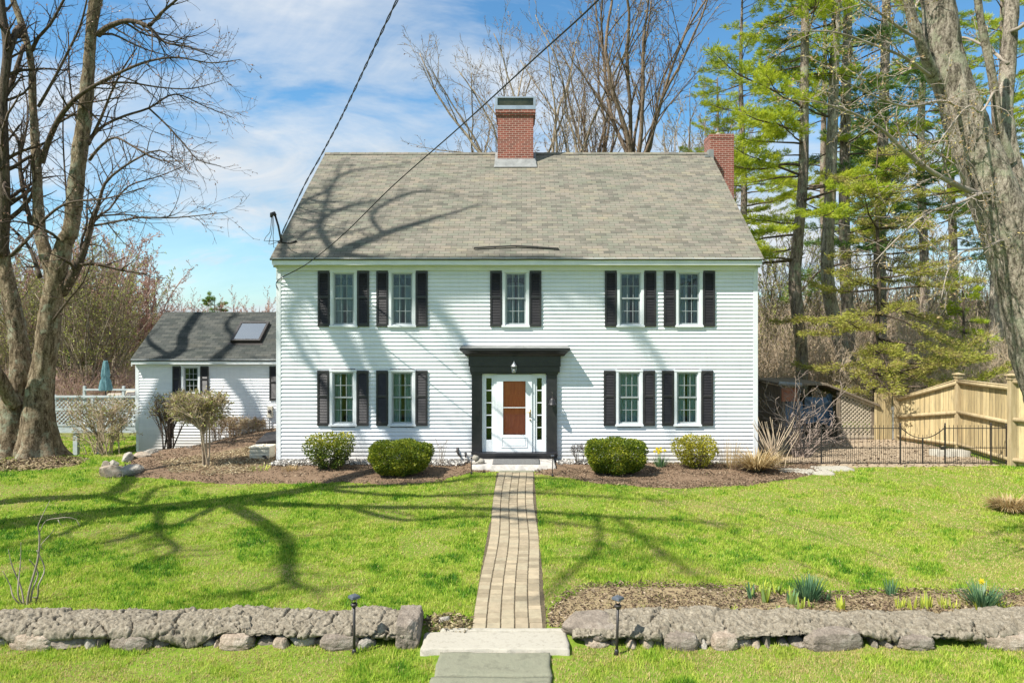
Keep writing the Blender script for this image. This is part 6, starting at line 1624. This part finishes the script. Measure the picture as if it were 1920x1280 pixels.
b = at(1600, 28); pine(62, 'pine with a pale trunk that leans and then straightens, second from the house', b, [Vector((0,0,-.3))]+PL(b, [(1590,720,0),(1578,650,0),(1556,560,0),(1551,480,0),(1556,380,0),(1562,200,0),(1568,0,0),(1570,-240,0)]), [.36,.33,.33,.31,.29,.26,.24,.19,.1], 11.5, 26, 3.6, M['pine'], M['bark_grey'], side=math.pi*1.1, dens=.9)
b = at(1596, 30); pine(63, 'dark trunked pine close behind the leaning pale pine', b, [Vector((0,0,-.3))]+PL(b, [(1590,600,0),(1583,420,0),(1586,200,0),(1590,0,0),(1592,-200,0)]), [.33,.3,.27,.25,.2,.1], 6.5, 40, 3.9, M['pine_dark'], M['bark_pine'], dens=.9)
b = at(1652, 33); pD = pine(64, 'mossy trunked pine standing over the hemlock', b, [Vector((0,0,-.3))]+PL(b, [(1650,560,0),(1650,420,0),(1656,250,0),(1662,0,0),(1664,-150,0)]), [.36,.33,.31,.28,.22,.12], 7.0, 44, 4.4, M['pine_dark'], M['bark_pine'], dens=1.0)
pE = pine(65, 'pine with bright limbs between the mossy pine and the leaning right maple', at(1730, 37), [Vector((0,0,-.3)), Vector((.1,0,6)), Vector((-.1,0,13)), Vector((.1,0,20)), Vector((0,0,26))], [.3,.27,.23,.16,.05], 9.0, 52, 4.6, M['pine'], M['bark_pine'], dens=1.05)
dup(pE, at(1392, 36), 2.6, 'pine rising straight behind the right chimney', .82); dup(pE, at(1345, 42), .6, 'pine peeking over the ridge left of the right chimney', .72)
dup(pD, at(1785, 48), 2.6, 'dark far pine beside the leaning right maple', 1.05)
dup(pE, at(1880, 44), 3.9, 'tall pine seen above the fork of the leaning right maple', 1.1)
dup(pE, at(1545, 44), 4.9, 'pine far behind the two pale pine trunks', 1.0)
sp_ = pine(66, 'small pointed pine over the wing roof', at(402, 66), [Vector((0,0,0)), Vector((0,0,5)), Vector((0,0,9.6))], [.14,.1,.02], 3, 46, 2.3, M['pine_dark'], M['bark_pine'], dens=1.3, tilt=.05, needle=.26, wid=.04)
g_ = pine(67, 'bushy green pine in the woods right of the big left maple', at(112, 48), [Vector((0,0,0)), Vector((0,0,5)), Vector((0,0,10.0))], [.16,.12,.03], 1.0, 50, 2.8, M['pine_dark'], M['bark_pine'], dens=1.2, needle=.24, wid=.035)
dup(g_, at(205, 56), 1.4, 'green pine among the reddish maples behind the parasol', .95); dup(g_, at(10, 52), 2.2, 'green pine at the left edge behind the deck', .8); dup(g_, at(155, 60), 3.0, 'dark green pine deep in the left woods', 1.0)
b = at(1643, 25.2)
pine(68, 'sparse yellow green hemlock behind the shed and plank gate', b, [Vector((0,0,-.2)), Vector((-.05,0,2.5)), Vector((.1,0,5.2)), Vector((.0,0,8.6)), Vector((.05,0,10.4))], [.13,.11,.09,.05,.02], 1.3, 60, 4.1, M['hemlock'], M['bark_dark'], dens=1.5, needle=.12, wid=.027, name='hemlock_tree', tilt=-.02, droop=-.022, clump=11, side=.1)
b = at(1805, 31); pine(69, 'rounded green young pine left of the broken dead tree', b, [Vector((0,0,0)), Vector((.05,0,3)), Vector((0,0,6.0))], [.09,.07,.02], 1.0, 36, 1.7, M['pine'], M['bark_dark'], dens=1.4, needle=.16, wid=.026)
# broken grey tree at the far right
b = at(1862, 33); rng = random.Random(71); t = thing('dead_tree', 'broken grey forked tree behind the cedar fence at the right', 'tree', b); br = []
cfg = dict(seg=[.5,.4,.3,.3], wob=[.1,.16,.2,.2], up=[.03,.03,.02,.02], kids=[4,3,2,0], t0=[.3,.2,.2,0], ang=[45,45,45,40], len=[.4,.45,.5,.5], rr=[.5,.5,.6,.6], rmin=.01, max=3)
for lst, rd in (([(1866,760),(1864,700),(1866,620),(1862,560),(1864,500)], [.3,.27,.26,.17,.12]), ([(1865,625),(1880,560),(1892,520),(1912,490)], [.2,.14,.12,.05]), ([(1866,640),(1890,590),(1900,560),(1918,530)], [.2,.15,.1,.04]), ([(1864,650),(1905,590),(1950,560)], [.15,.12,.06])):
    pts, rads = smooth_path([P(px, py, 33) for px, py in lst], rd, .3); br.append((pts, rads, 0)); kids(rng, pts, [.04]*len(pts), 2.4, 1, br, cfg, k=8)
tubes([x for x in br if x[2] == 0], b, (9,)).build('trunk', M['bark_grey'], t, smooth_shade=True); tubes([x for x in br if x[2] > 0], b, (6,5,3)).build('branches', M['twig_grey'], t, smooth_shade=True)

# ---------------------------------------------------------------- bare thicket of the woods: many-stemmed tan shrubs
def thicket(seed, n, h, spread, mat, label, group, base, buds=700, bud='bud_tan'):
    rng = random.Random(seed); t = thing('thicket_shrub', label, 'shrub', base, 0, group); br = []
    cfg = dict(seg=[.5,.4,.3,.3], wob=[.12,.16,.2,.2], up=[.03,.05,.03,.02], kids=[6,4,0,0], t0=[.2,.15,.1,0], ang=[28,36,38,40], len=[.45,.5,.5,.5], rr=[.6,.6,.6,.6], rmin=.006, max=2)
    for k in range(n):
        a = rng.uniform(0, 6.283); r = spread*math.sqrt(rng.random()); p = Vector((r*math.cos(a), r*math.sin(a), -.1)); d = Vector((math.cos(a)*.3+rng.gauss(0,.2), math.sin(a)*.3+rng.gauss(0,.2), 1)); grow(rng, p, d, h*rng.uniform(.5, 1.1), .014, 0, br, cfg)
    tubes(br, (0,0,0), (4,3,3)).build('stems', mat, t); bud_mesh('foliage', br, 1, buds, (0,0,0), .06, M[bud], seed, t); return t
gR = 'tan thicket behind the shed and fence'; gL = 'bare thicket in the left woods'
LBR = 'bare tan thicket shrub in the woods behind the shed and fence'; LBL = 'bare brown thicket shrub in the woods behind the deck'
th1 = thicket(81, 30, 3.6, .9, M['twig_tan'], LBR, gR, at(1450, 31)); th2 = thicket(82, 26, 4.6, 1.1, M['twig_tan'], LBR, gR, at(1520, 33), 900)
th3 = thicket(83, 26, 3.2, .9, M['twig_red'], LBL, gL, at(120, 38), 900, 'bud_green')
rng = random.Random(90)
row = [(1405+i*25+rng.uniform(-9,9), Z+rng.uniform(-1.2,1.2)) for Z in (29, 33, 38, 44, 52, 62) for i in range(24)]
for k, (px, Z) in enumerate(row):
    if 1640 < px < 1690 and Z < 28: continue
    s = rng.uniform(.8, 1.25)*(.8 if Z < 31 else 1.0)
    if px > 1700: s *= .8
    dup(th1 if rng.random() < .5 else th2, at(px, Z), rng.uniform(0, 6.28), None, s)
for Z in (36, 41, 47, 54):
    for i in range(17):
        px = -30+i*20+rng.uniform(-8, 8)
        dup(th3, at(px, Z), rng.uniform(0, 6.28), None, rng.uniform(.6, 1.05)*(.75 if Z < 40 else 1))
for k, (px, Z, sc, lb) in enumerate([(1432,34,.8,'slim pale saplings just right of the house corner in the woods'),(1478,40,1.0,'slim pale saplings left of the pine nearest the house'),(1535,36,.75,'slim pale saplings above the middle of the shed roof'),(1625,42,1.0,'slim pale saplings directly behind the hemlock trunk'),(1712,40,.75,'slim pale saplings right of the hemlock'),(1770,44,.9,'slim pale saplings over the middle fence post'),(1835,42,.8,'slim pale saplings left of the broken grey tree'),(1895,38,.8,'slim pale saplings right of the broken grey tree')]): dup(l2, at(px, Z), k*1.9, lb, sc)
# wooded hill far beyond
def hill():
    X, Y = np.meshgrid(np.linspace(-420, 420, 240), np.linspace(95, 420, 90)); Z = smooth(95, 260, Y)*(5+11*smooth(30, 160, X)+2*smooth(-80, -200, X))+(fbm(X, Y, 30, 91)-.5)*6*smooth(95, 150, Y)+(vnoise(X, Y, 5, 95)-.5)*3.2-2
    ii, jj = np.meshgrid(np.arange(239), np.arange(89)); a = (jj*240+ii).ravel(); o = np_mesh('hills', np.stack([X, Y, Z], -1).reshape(-1, 3), np.stack([a, a+1, a+241, a+240], 1), M['hill']); tag(o, kind='structure')
M['hill'] = m_var('wooded_hill', (.06,.048,.032), (.12,.095,.065), .12, 1, .9, .6, spec=.05, c3=(.08,.075,.035))
hill()
def far_wood():
    nr = np.random.default_rng(97); n = 3400; X = nr.uniform(-260, 260, n); Y = nr.uniform(72, 260, n); k = np.abs(X) < Y*.85+10; X, Y = X[k], Y[k]; n = len(X); m_ = 26
    base = np.where(Y > 95, smooth(95, 260, Y)*(5+11*smooth(30, 160, X)+2*smooth(-80, -200, X))-2, ground_np(X, Y)); h = nr.uniform(4, 8.5, n)*(1+.25*smooth(20, 80, X)); C_ = np.stack([np.repeat(X, m_)+nr.normal(0, .9, n*m_), np.repeat(Y, m_)+nr.normal(0, .9, n*m_), np.repeat(base, m_)+np.repeat(h, m_)*nr.random(n*m_)**1.3*.8], 1)
    Dr = nr.normal(0, .3, (n*m_, 3))+np.array([0, 0, 1.0]); L = np.repeat(h, m_)*nr.uniform(.14, .4, n*m_); V, Fi = leaf_arrays(C_, Dr, L, .16, nr); ti = np.clip(np.repeat(nr.random(n), m_)+nr.normal(0, .12, n*m_), 0, 1)
    o = np_mesh('far_wood', V, Fi, M['farwood'], tint=ti); tag(o, 'distant bare brown woods along the hill on the horizon', 'woods', kind='stuff')
M['farwood'] = m_leaf('far_twigs', [(0,(.1,.07,.05)), (.4,(.2,.14,.1)), (.65,(.24,.17,.13)), (.8,(.17,.17,.06)), (1,(.08,.11,.04))], .15, .9)
far_wood()

# ================================================================== clipped and leafy shrubs by the house
M['boxwood'] = m_leaf('boxwood_leaves', [(0,(.02,.045,.01)), (.38,(.08,.13,.016)), (.72,(.26,.3,.026)), (1,(.5,.45,.05))], .35, .4)
M['euon'] = m_leaf('euonymus_leaves', [(0,(.035,.065,.012)), (.5,(.12,.17,.02)), (.8,(.28,.28,.025)), (1,(.44,.38,.03))], .3, .45)
M['golden'] = m_leaf('golden_leaves', [(0,(.09,.11,.02)), (.4,(.24,.24,.025)), (.75,(.4,.36,.035)), (1,(.52,.44,.06))], .35, .45)
def leafy(name, label, base, rx, ry, h, n, mat, seed, leaf=.042, power=2.6, shell=.78, z0=0.02, gaps=0, stems=14, goldtop=.0, zfat=.5):
    rng = np.random.default_rng(seed); rg = random.Random(seed); t = thing(name, label, 'shrub', base)
    d = rng.uniform(-1, 1, size=(n*3, 3)); d /= np.abs(d).max(1, keepdims=True)**.6*np.linalg.norm(d, axis=1, keepdims=True)**.4; d /= np.linalg.norm(d, axis=1, keepdims=True)
    r = 1/((np.abs(d)**power).sum(1))**(1/power); f = np.where(rng.random(len(d)) < shell, rng.uniform(.86, 1.03, len(d)), rng.uniform(.3, .9, len(d))); lump = .06*np.sin(d[:,0]*9+seed)+.05*np.sin(d[:,1]*11+d[:,2]*8+seed*2)
    u = d*(r*f*(1+lump))[:, None]; taper = 1-.28*np.clip(-u[:, 2], 0, 1)*(zfat*2)
    C_ = np.stack([u[:,0]*rx*taper, u[:,1]*ry*taper, z0+(u[:,2]+1)*.5*(h-z0)], 1)
    if gaps:
        g = vnoise(C_[:,0]*1.0+C_[:,1]*.5, C_[:,2], .16, seed)*.6+vnoise(C_[:,1]-C_[:,0]*.4, C_[:,2]+3, .09, seed+1)*.4; k = (g > gaps*(1-.45*C_[:,2]/h)); C_ = C_[k]; u = u[k]
    C_ = C_[:n]; u = u[:n]; n = len(C_)
    Dr = u+rng.normal(0, .7, (n, 3))+np.array([0, 0, .35]); L = leaf*rng.uniform(.6, 1.35, n); V, Fi = leaf_arrays(C_, Dr, L, L*.58, rng)
    tint = np.clip(rng.random(n)*.62+.38*vnoise(C_[:,0]+C_[:,1], C_[:,2], .2, seed+4)+goldtop*(C_[:,2]/h-.6), 0, 1); np_mesh('foliage', V, Fi, mat, t, tint=tint)
    br = []; cfg = dict(seg=[.15,.12], wob=[.15,.2], up=[.02,.02], kids=[7,0], t0=[.25,.2], ang=[38,40], len=[.5,.5], rr=[.6,.6], rmin=.004, max=1)
    for k in range(stems):
        a = rg.uniform(0, 6.283); grow(rg, Vector((.12*math.cos(a)*rg.random(), .12*math.sin(a)*rg.random(), -.05)), Vector((math.cos(a)*rx*.9, math.sin(a)*ry*.9, h*.75)), h*.85*rg.uniform(.7, 1), .014, 0, br, cfg)
    tubes(br, (0,0,0), (5,3)).build('stems', M['twig_dark'], t); return t
def ctr(px, Y): x = (px-CX)*Y/F; return Vector((x, Y, gz(x, Y)+.05))
leafy('boxwood_shrub', 'clipped dark green boxwood mound left of the front step', ctr(750, 17.2), .75, .62, .80, 30000, M['boxwood'], 101, power=3.2)
leafy('boxwood_shrub', 'clipped dark green boxwood mound right of the front step', ctr(1154, 17.3), .74, .6, .83, 30000, M['boxwood'], 102, power=3.2)
leafy('euonymus_shrub', 'open twiggy green shrub with a flat top near the left house corner', ctr(619, 17.8), .57, .5, .9, 7000, M['euon'], 103, leaf=.05, power=4.0, shell=.4, gaps=.40, stems=22, goldtop=.45, zfat=.9)
leafy('euonymus_shrub', 'golden yellow green shrub right of the right boxwood', ctr(1304, 17.95), .56, .46, .83, 5600, M['golden'], 104, leaf=.05, power=2.8, shell=.5, gaps=.36, stems=18, goldtop=.3, zfat=.9)

# ---------------------------------------------------------------- bare trimmed shrubs by the wing and the deck
def bare_shrub(label, base, region, n_main, n_t, seed, mat, bud, nb, name='bare_shrub', r0=.02, spread=.06, bend=.15, budsize=.05, group=None, twl=.3, low=.35):
    """stems rise from the base, fork towards targets spread through a trimmed crown region (x0,x1,z0,z1,depth)"""
    rng = random.Random(seed); t = thing(name, label, 'shrub', base, 0, group); br = []; x0, x1, z0, z1, dp = region; mains = []
    for k in range(n_main):
        e = Vector((x0+(x1-x0)*(k+rng.random())/n_main, rng.uniform(-dp, dp), z0+(z1-z0)*rng.uniform(.1, .8))); s = Vector((rng.gauss(0, spread), rng.gauss(0, spread), -.05)); m_ = s.lerp(e, .5)+Vector((-(e.x-s.x)*bend, 0, (e.z)*bend))
        pts, rads = smooth_path([s, m_+rv(rng)*.05, e], [r0, r0*.7, r0*.35], .12); br.append((pts, rads, 0)); mains.append(pts)
    cfg = dict(seg=[.1,.1,.08], wob=[.2,.22,.2], up=[.03,.03,.03], kids=[0,4,0], t0=[.2,.2,.2], ang=[40,42,40], len=[.5,.55,.5], rr=[.6,.65,.6], rmin=.0035, max=2, rel=True)
    for k in range(n_t):
        e = Vector((rng.uniform(x0, x1), rng.uniform(-dp, dp), z0+(z1-z0)*math.sqrt(rng.random()))); pts = min(mains, key=lambda q: (q[-1]-e).length+rng.random()*.3); i = rng.randrange(int(len(pts)*low), len(pts)-1); s = pts[i]; L = (e-s).length
        if L < .05: continue
        mid = s.lerp(e, .5)+rv(rng)*.05*L+Vector((0,0,.06*L)); q, rr_ = smooth_path([s, mid, e], [r0*.4, r0*.28, .0045], .12); br.append((q, rr_, 1)); kids(rng, q, [.005]*len(q), twl*2, 1, br, cfg, k=5, t0=.45)
    tubes(br, (0,0,0), (6,4,3)).build('stems', mat, t)
    if nb: bud_mesh('foliage', br, 1, nb, (0,0,0), budsize, M[bud], seed, t)
    return t
Zs = 23.4; b = at(196, Zs); b.z = gz(b.x, Zs); s_ = Zs/F
bare_shrub('wide trimmed bare shrub with leaning stems in front of the deck lattice', b, ((130-196)*s_*1.05, (252-196)*s_, 3.75-(835-CY)*s_-b.z, 3.75-(741-CY)*s_-b.z, .5), 15, 210, 111, M['twig_tan'], 'bud_green', 3600, r0=.026, spread=.2)
Zs = 24.3; b = at(318, Zs); s_ = Zs/F
bare_shrub('dark stemmed bare shrub under the wing window', b, ((286-318)*s_, (352-318)*s_, 3.75-(790-CY)*s_-b.z, 3.75-(737-CY)*s_-b.z, .4), 11, 170, 112, M['twig_dark'], 'bud_green', 1700, r0=.03, spread=.12)
b = GP(386, 877); Zs = b.y; s_ = Zs/F
bare_shrub('small tree shaped bare shrub with a round tan crown on the mulch mound', b, ((322-386)*s_, (420-386)*s_, 3.75-(800-CY)*s_-b.z, 3.75-(736-CY)*s_-b.z, .5), 5, 330, 113, M['twig_tan'], 'bud_green', 6200, r0=.03, spread=.05, bend=.32, low=.62)
Zs = 25.0
for k, px in enumerate((408, 428, 448, 468, 486)):
    b = at(px, Zs); s_ = Zs/F; b.z = 3.75-(838-k*4-CY)*s_
    bare_shrub('bare twiggy hedge plant along the wing wall', b, (-.3, .3, .4, 3.75-(778+k*2-CY)*s_-b.z, .25), 10, 70, 120+k, M['twig_tan'], 'bud_tan', 380, r0=.012, spread=.12, group='bare hedge along the wing wall', twl=.22)
b = GP(40, 1139); b.y += .12; b.z = gz(b.x, b.y)
t = thing('bare_sapling', 'bare cut back sapling with one drooping twig behind the left end of the stone wall', 'shrub', b); br = []; s_ = b.y/F
def q_(px, py, d=0): return Vector(((px-40)*s_, d, (1137-py)*s_-.02))
for lst, rd in (([(40,1140),(44,1110),(58,1050),(63,1000),(66,985),(77,942)], (.016,.015,.014,.01,.007,.003)), ([(64,998),(75,978),(95,975),(112,972),(125,978),(135,990)], (.007,.006,.006,.005,.004,.003)), ([(102,974),(108,985),(103,990)], (.005,.004,.003)),
                ([(36,1140),(24,1105),(12,1065),(8,1030)], (.012,.01,.007,.003)), ([(42,1140),(48,1110),(52,1080),(44,1050)], (.014,.012,.009,.004)), ([(34,1140),(28,1112),(20,1060),(24,1020)], (.011,.01,.007,.003)), ([(46,1140),(58,1118),(67,1095),(68,1070),(60,1032)], (.013,.012,.01,.008,.006)), ([(62,1035),(72,1020),(84,1000),(86,993)], (.006,.005,.004,.002)), ([(30,1140),(18,1118),(5,1100),(-3,1070)], (.01,.009,.007,.003)), ([(46,1125),(52,1128),(57,1118)], (.01,.009,.006))):
    pts, rads = smooth_path([q_(px, py, random.Random(px).uniform(-.08,.08)) for px, py in lst], rd, .05); br.append((pts, rads, 0))
tubes(br, (0,0,0), (6,)).build('stems', M['twig_grey'], t, smooth_shade=True)
b = ctr(1084, 18.35); bare_shrub('tiny bare dark shrub between the front step and the right boxwood', b, (-.22, .2, .28, .55, .15), 6, 40, 131, M['twig_dark'], 'bud', 0, r0=.009, spread=.03, twl=.1)
b = ctr(826, 18.3); bare_shrub('thin bare rose canes between the left boxwood and the spigots', b, (-.16, .2, .35, .75, .08), 5, 6, 132, M['twig_grey'], 'bud', 0, r0=.009, spread=.05, twl=.1)

# tangled vine by the shed
M['twig_vine'] = m_var('vine_stem', (.15,.11,.09), (.34,.27,.22), 3, .85)
b = at(1497, 19.6); rng = random.Random(141); t = thing('tangled_shrub', 'tangled bare vine shrub sprawling in front of the lean-to shed', 'shrub', b); br = []
cfg = dict(seg=[.2,.15,.12], wob=[.12,.18,.2], up=[-.02,-.02,0], kids=[5,3,0], t0=[.25,.2,.2], ang=[40,45,40], len=[.45,.5,.5], rr=[.6,.6,.6], rmin=.006, max=2)
for k in range(30):
    d = Vector((rng.gauss(.18, .42), rng.gauss(0, .3), 1)); grow(rng, Vector((rng.gauss(0,.14), rng.gauss(0,.14), -.05)), d, rng.uniform(1.0, 2.5), .02, 0, br, dict(cfg, up=[-.03-.09*rng.random(), -.03, 0]))
tubes(br, (0,0,0), (6,4,3)).build('stems', M['twig_vine'], t)
# straw coloured ornamental grass and pale canes at the right house corner
def blades(name, label, base, n, h, spread, mat, seed, wid=.012, arch=.8, cat='plant', tint=None, up=1.0, part='leaves', parent=None, seg=5, rbase=.12):
    rng = np.random.default_rng(seed); t = parent or thing(name, label, cat, base); a = rng.uniform(0, 2*np.pi, n); r0 = rbase*np.sqrt(rng.random(n)); L = h*rng.uniform(.55, 1.1, n); out = spread*rng.uniform(.15, 1.1, n); ar = arch*rng.uniform(.3, 1.2, n)
    V = []; tt = np.linspace(0, 1, seg+1)
    for s, u in enumerate(tt):
        x = np.cos(a)*(r0+out*u); y = np.sin(a)*(r0+out*u); z = L*up*(u-ar*u*u*.5); w_ = wid*(1-.85*u**2)*(.7 if s == 0 else 1); pxn, pyn = -np.sin(a)*w_, np.cos(a)*w_; V += [np.stack([x-pxn, y-pyn, z], 1), np.stack([x+pxn, y+pyn, z], 1)]
    V = np.stack(V, 1); m_ = V.shape[1]; V = V.reshape(-1, 3); base_i = np.arange(n)*m_; Fi = np.concatenate([np.stack([base_i+2*s, base_i+2*s+1, base_i+2*s+3, base_i+2*s+2], 1) for s in range(seg)]); ti = rng.random(n) if tint is None else np.clip(tint+rng.normal(0, .15, n), 0, 1); np_mesh(part, V, Fi, mat, t, tint=np.tile(ti, seg)); return t
M['drygrass'] = m_leaf('dry_grass_leaves', [(0,(.24,.15,.06)), (.5,(.42,.3,.13)), (1,(.56,.46,.27))], .3)
b = ctr(1418, 17.6); blades('ornamental_grass', 'tan dry ornamental grass clump at the right house corner', b, 850, .66, .78, M['drygrass'], 151, .009, 1.15, rbase=.16)
b = ctr(1452, 18.15); t = thing('cane_shrub', 'pale upright cane shrub beside the dry grass at the right house corner', 'shrub', b); br = []; rng = random.Random(152)
for k in range(30):
    s = Vector((rng.gauss(0,.1), rng.gauss(0,.1), -.05)); e = Vector((rng.uniform(-.62, .62), rng.gauss(0,.2), rng.uniform(.65, 1.25))); pts, rads = smooth_path([s, s.lerp(e, .5)+Vector((-(e.x)*.18, 0, -.05)), e+Vector((0,0,-.0)), e+Vector((e.x*.02,0,.08))], [.013,.012,.008,.004], .1); br.append((pts, rads, 0))
tubes(br, (0,0,0), (5,)).build('canes', M['twig_tan'], t, smooth_shade=True)
b = ctr(1368, 18.0); blades('ornamental_grass', 'thin wispy dry grass against the siding left of the cane shrub', b, 90, 1.0, .3, M['drygrass'], 153, .004, .5, rbase=.25)
# dry mound at the right edge
b = GP(1893, 957); t = blades('dried_plant', 'round dried plant mound on the lawn at the right edge', b, 1500, .42, .36, M['drygrass'], 154, .008, 1.5, rbase=.22)
# bulbs
M['bulb_leaf'] = m_leaf('bulb_leaves', [(0,(.07,.15,.075)), (.4,(.16,.28,.14)), (.7,(.36,.46,.1)), (1,(.56,.6,.09))], .4, .4)
M['petal'] = m_leaf('daffodil_petals', [(0,(.6,.48,.02)), (1,(.75,.62,.05))], .3)
def flowers(t, n, h, spread, seed):
    rng = random.Random(seed); mb = MB(); ms = MB()
    for k in range(n):
        a = rng.uniform(0, 6.28); c = Vector((math.cos(a)*spread*rng.random(), math.sin(a)*spread*rng.random(), h*rng.uniform(.85, 1.1))); ms.tube([Vector((c.x*.3, c.y*.3, 0)), c], .004, 4); f = Vector((rng.gauss(0,.4), -1, .15)).normalized(); u = f.orthogonal().normalized(); w_ = f.cross(u)
        for j in range(6):
            an = j*math.pi/3; d = u*math.cos(an)+w_*math.sin(an); s = f.cross(d)*.014; mb.add([c, c+d*.025+s, c+d*.05, c+d*.025-s], [(0,1,2,3)])
        mb.tube([c, c+f*.035], [.01,.016], 7)
    ms.build('flower_stems', M['bulb_leaf'], t, tint=[.5]*len(ms.f)); mb.build('flowers', M['petal'], t, tint=[rng.random() for _ in mb.f])
BUL = [(1517,1130,210,.38,.2,.15,'large blue green daffodil clump, left of the two large clumps behind the right wall'),(1842,1142,190,.36,.26,.25,'large daffodil clump with one yellow bloom at the right behind the wall'),(1670,1122,34,.3,.1,.2,'narrow daffodil tuft midway between the two large clumps')]
for k, (px, py, n, h, sp2, ti, lb) in enumerate(BUL):
    b = GP(px, py); t = blades('daffodil_plant', lb, b, n, h, sp2, M['bulb_leaf'], 160+k, .0095, .35, tint=ti, rbase=.1 if n > 50 else .04)
    if k == 1: flowers(t, 1, .36, .06, 5); blades('', '', None, 40, .2, .2, M['bulb_leaf'], 190, .011, .3, tint=.95, parent=t, part='young_leaves', rbase=.22)
TUL = [(1425,1118,5,.24,.9,'yellow green tulip shoots at the very back between the dark and bright pairs'),(1500,1150,5,.2,.85,'bright tulip shoots against the wall below the large blue green clump'),(1410,1128,6,.26,.35,'dark green tulip leaves, leftmost of the upright pair'),(1435,1135,9,.3,.8,'tall bright tulip leaves right of the dark pair'),(1456,1120,6,.26,.7,'pale tulip leaves standing behind the tall bright ones'),(1484,1140,8,.28,.55,'tulip leaves just left of the large blue green clump'),(1551,1133,4,.22,.4,'single green tulip shoot right of the large blue green clump'),(1577,1148,5,.22,.9,'bright yellow green tulip shoot at the wall, right of the single shoot'),(1368,1155,3,.16,1.0,'low broad yellow tulip leaf against the wall top at the left'),(1395,1112,3,.14,1.0,'small yellow tulip leaf at the back left of the bed'),(1462,1155,3,.15,.6,'short tulip shoot touching the wall below the pale leaves'),(1520,1146,4,.16,.75,'short tulip shoots in front of the large blue green clump')]
for k, (px, py, n, h, ti, lb) in enumerate(TUL):
    b = GP(px, py); blades('tulip_plant', lb, b, int(n*1.6), h*1.15, .09, M['bulb_leaf'], 170+k, .024, .25, tint=ti, rbase=.035)
for k, (px, n, lb) in enumerate([(1690, 14, 'bright shoots row, leftmost tuft beside the narrow daffodils'),(1712, 16, 'bright shoots row, second tuft from the narrow daffodils'),(1736, 20, 'bright shoots row, tallest tuft in the middle'),(1772, 14, 'bright shoots row, low tuft left of the right daffodil clump'),(1790, 9, 'bright shoots row, thin tuft nearest the right daffodil clump'),(1880, 10, 'small bright tuft at the far right of the bed')]):
    b = GP(px, 1146); blades('daffodil_plant', lb, b, int(n*1.7), .21 if k != 2 else .27, .06, M['bulb_leaf'], 182+k, .0105, .2, tint=.97, rbase=.07)
b = GP(1238, 878); t = blades('daffodil_plant', 'yellow flowering daffodils between the right boxwood and the golden shrub', b, 70, .42, .2, M['bulb_leaf'], 201, .011, .6, tint=.3, rbase=.1); flowers(t, 9, .5, .26, 7)
b = GP(488, 884); blades('daffodil_plant', 'low green bulb shoots beside the utility box', b, 60, .2, .12, M['bulb_leaf'], 202, .011, .5, tint=.75, rbase=.25)
b = GP(545, 884); blades('ornamental_grass', 'low tan grass tuft in the gravel at the left house corner', b, 160, .22, .16, M['drygrass'], 203, .006, .8, rbase=.2)
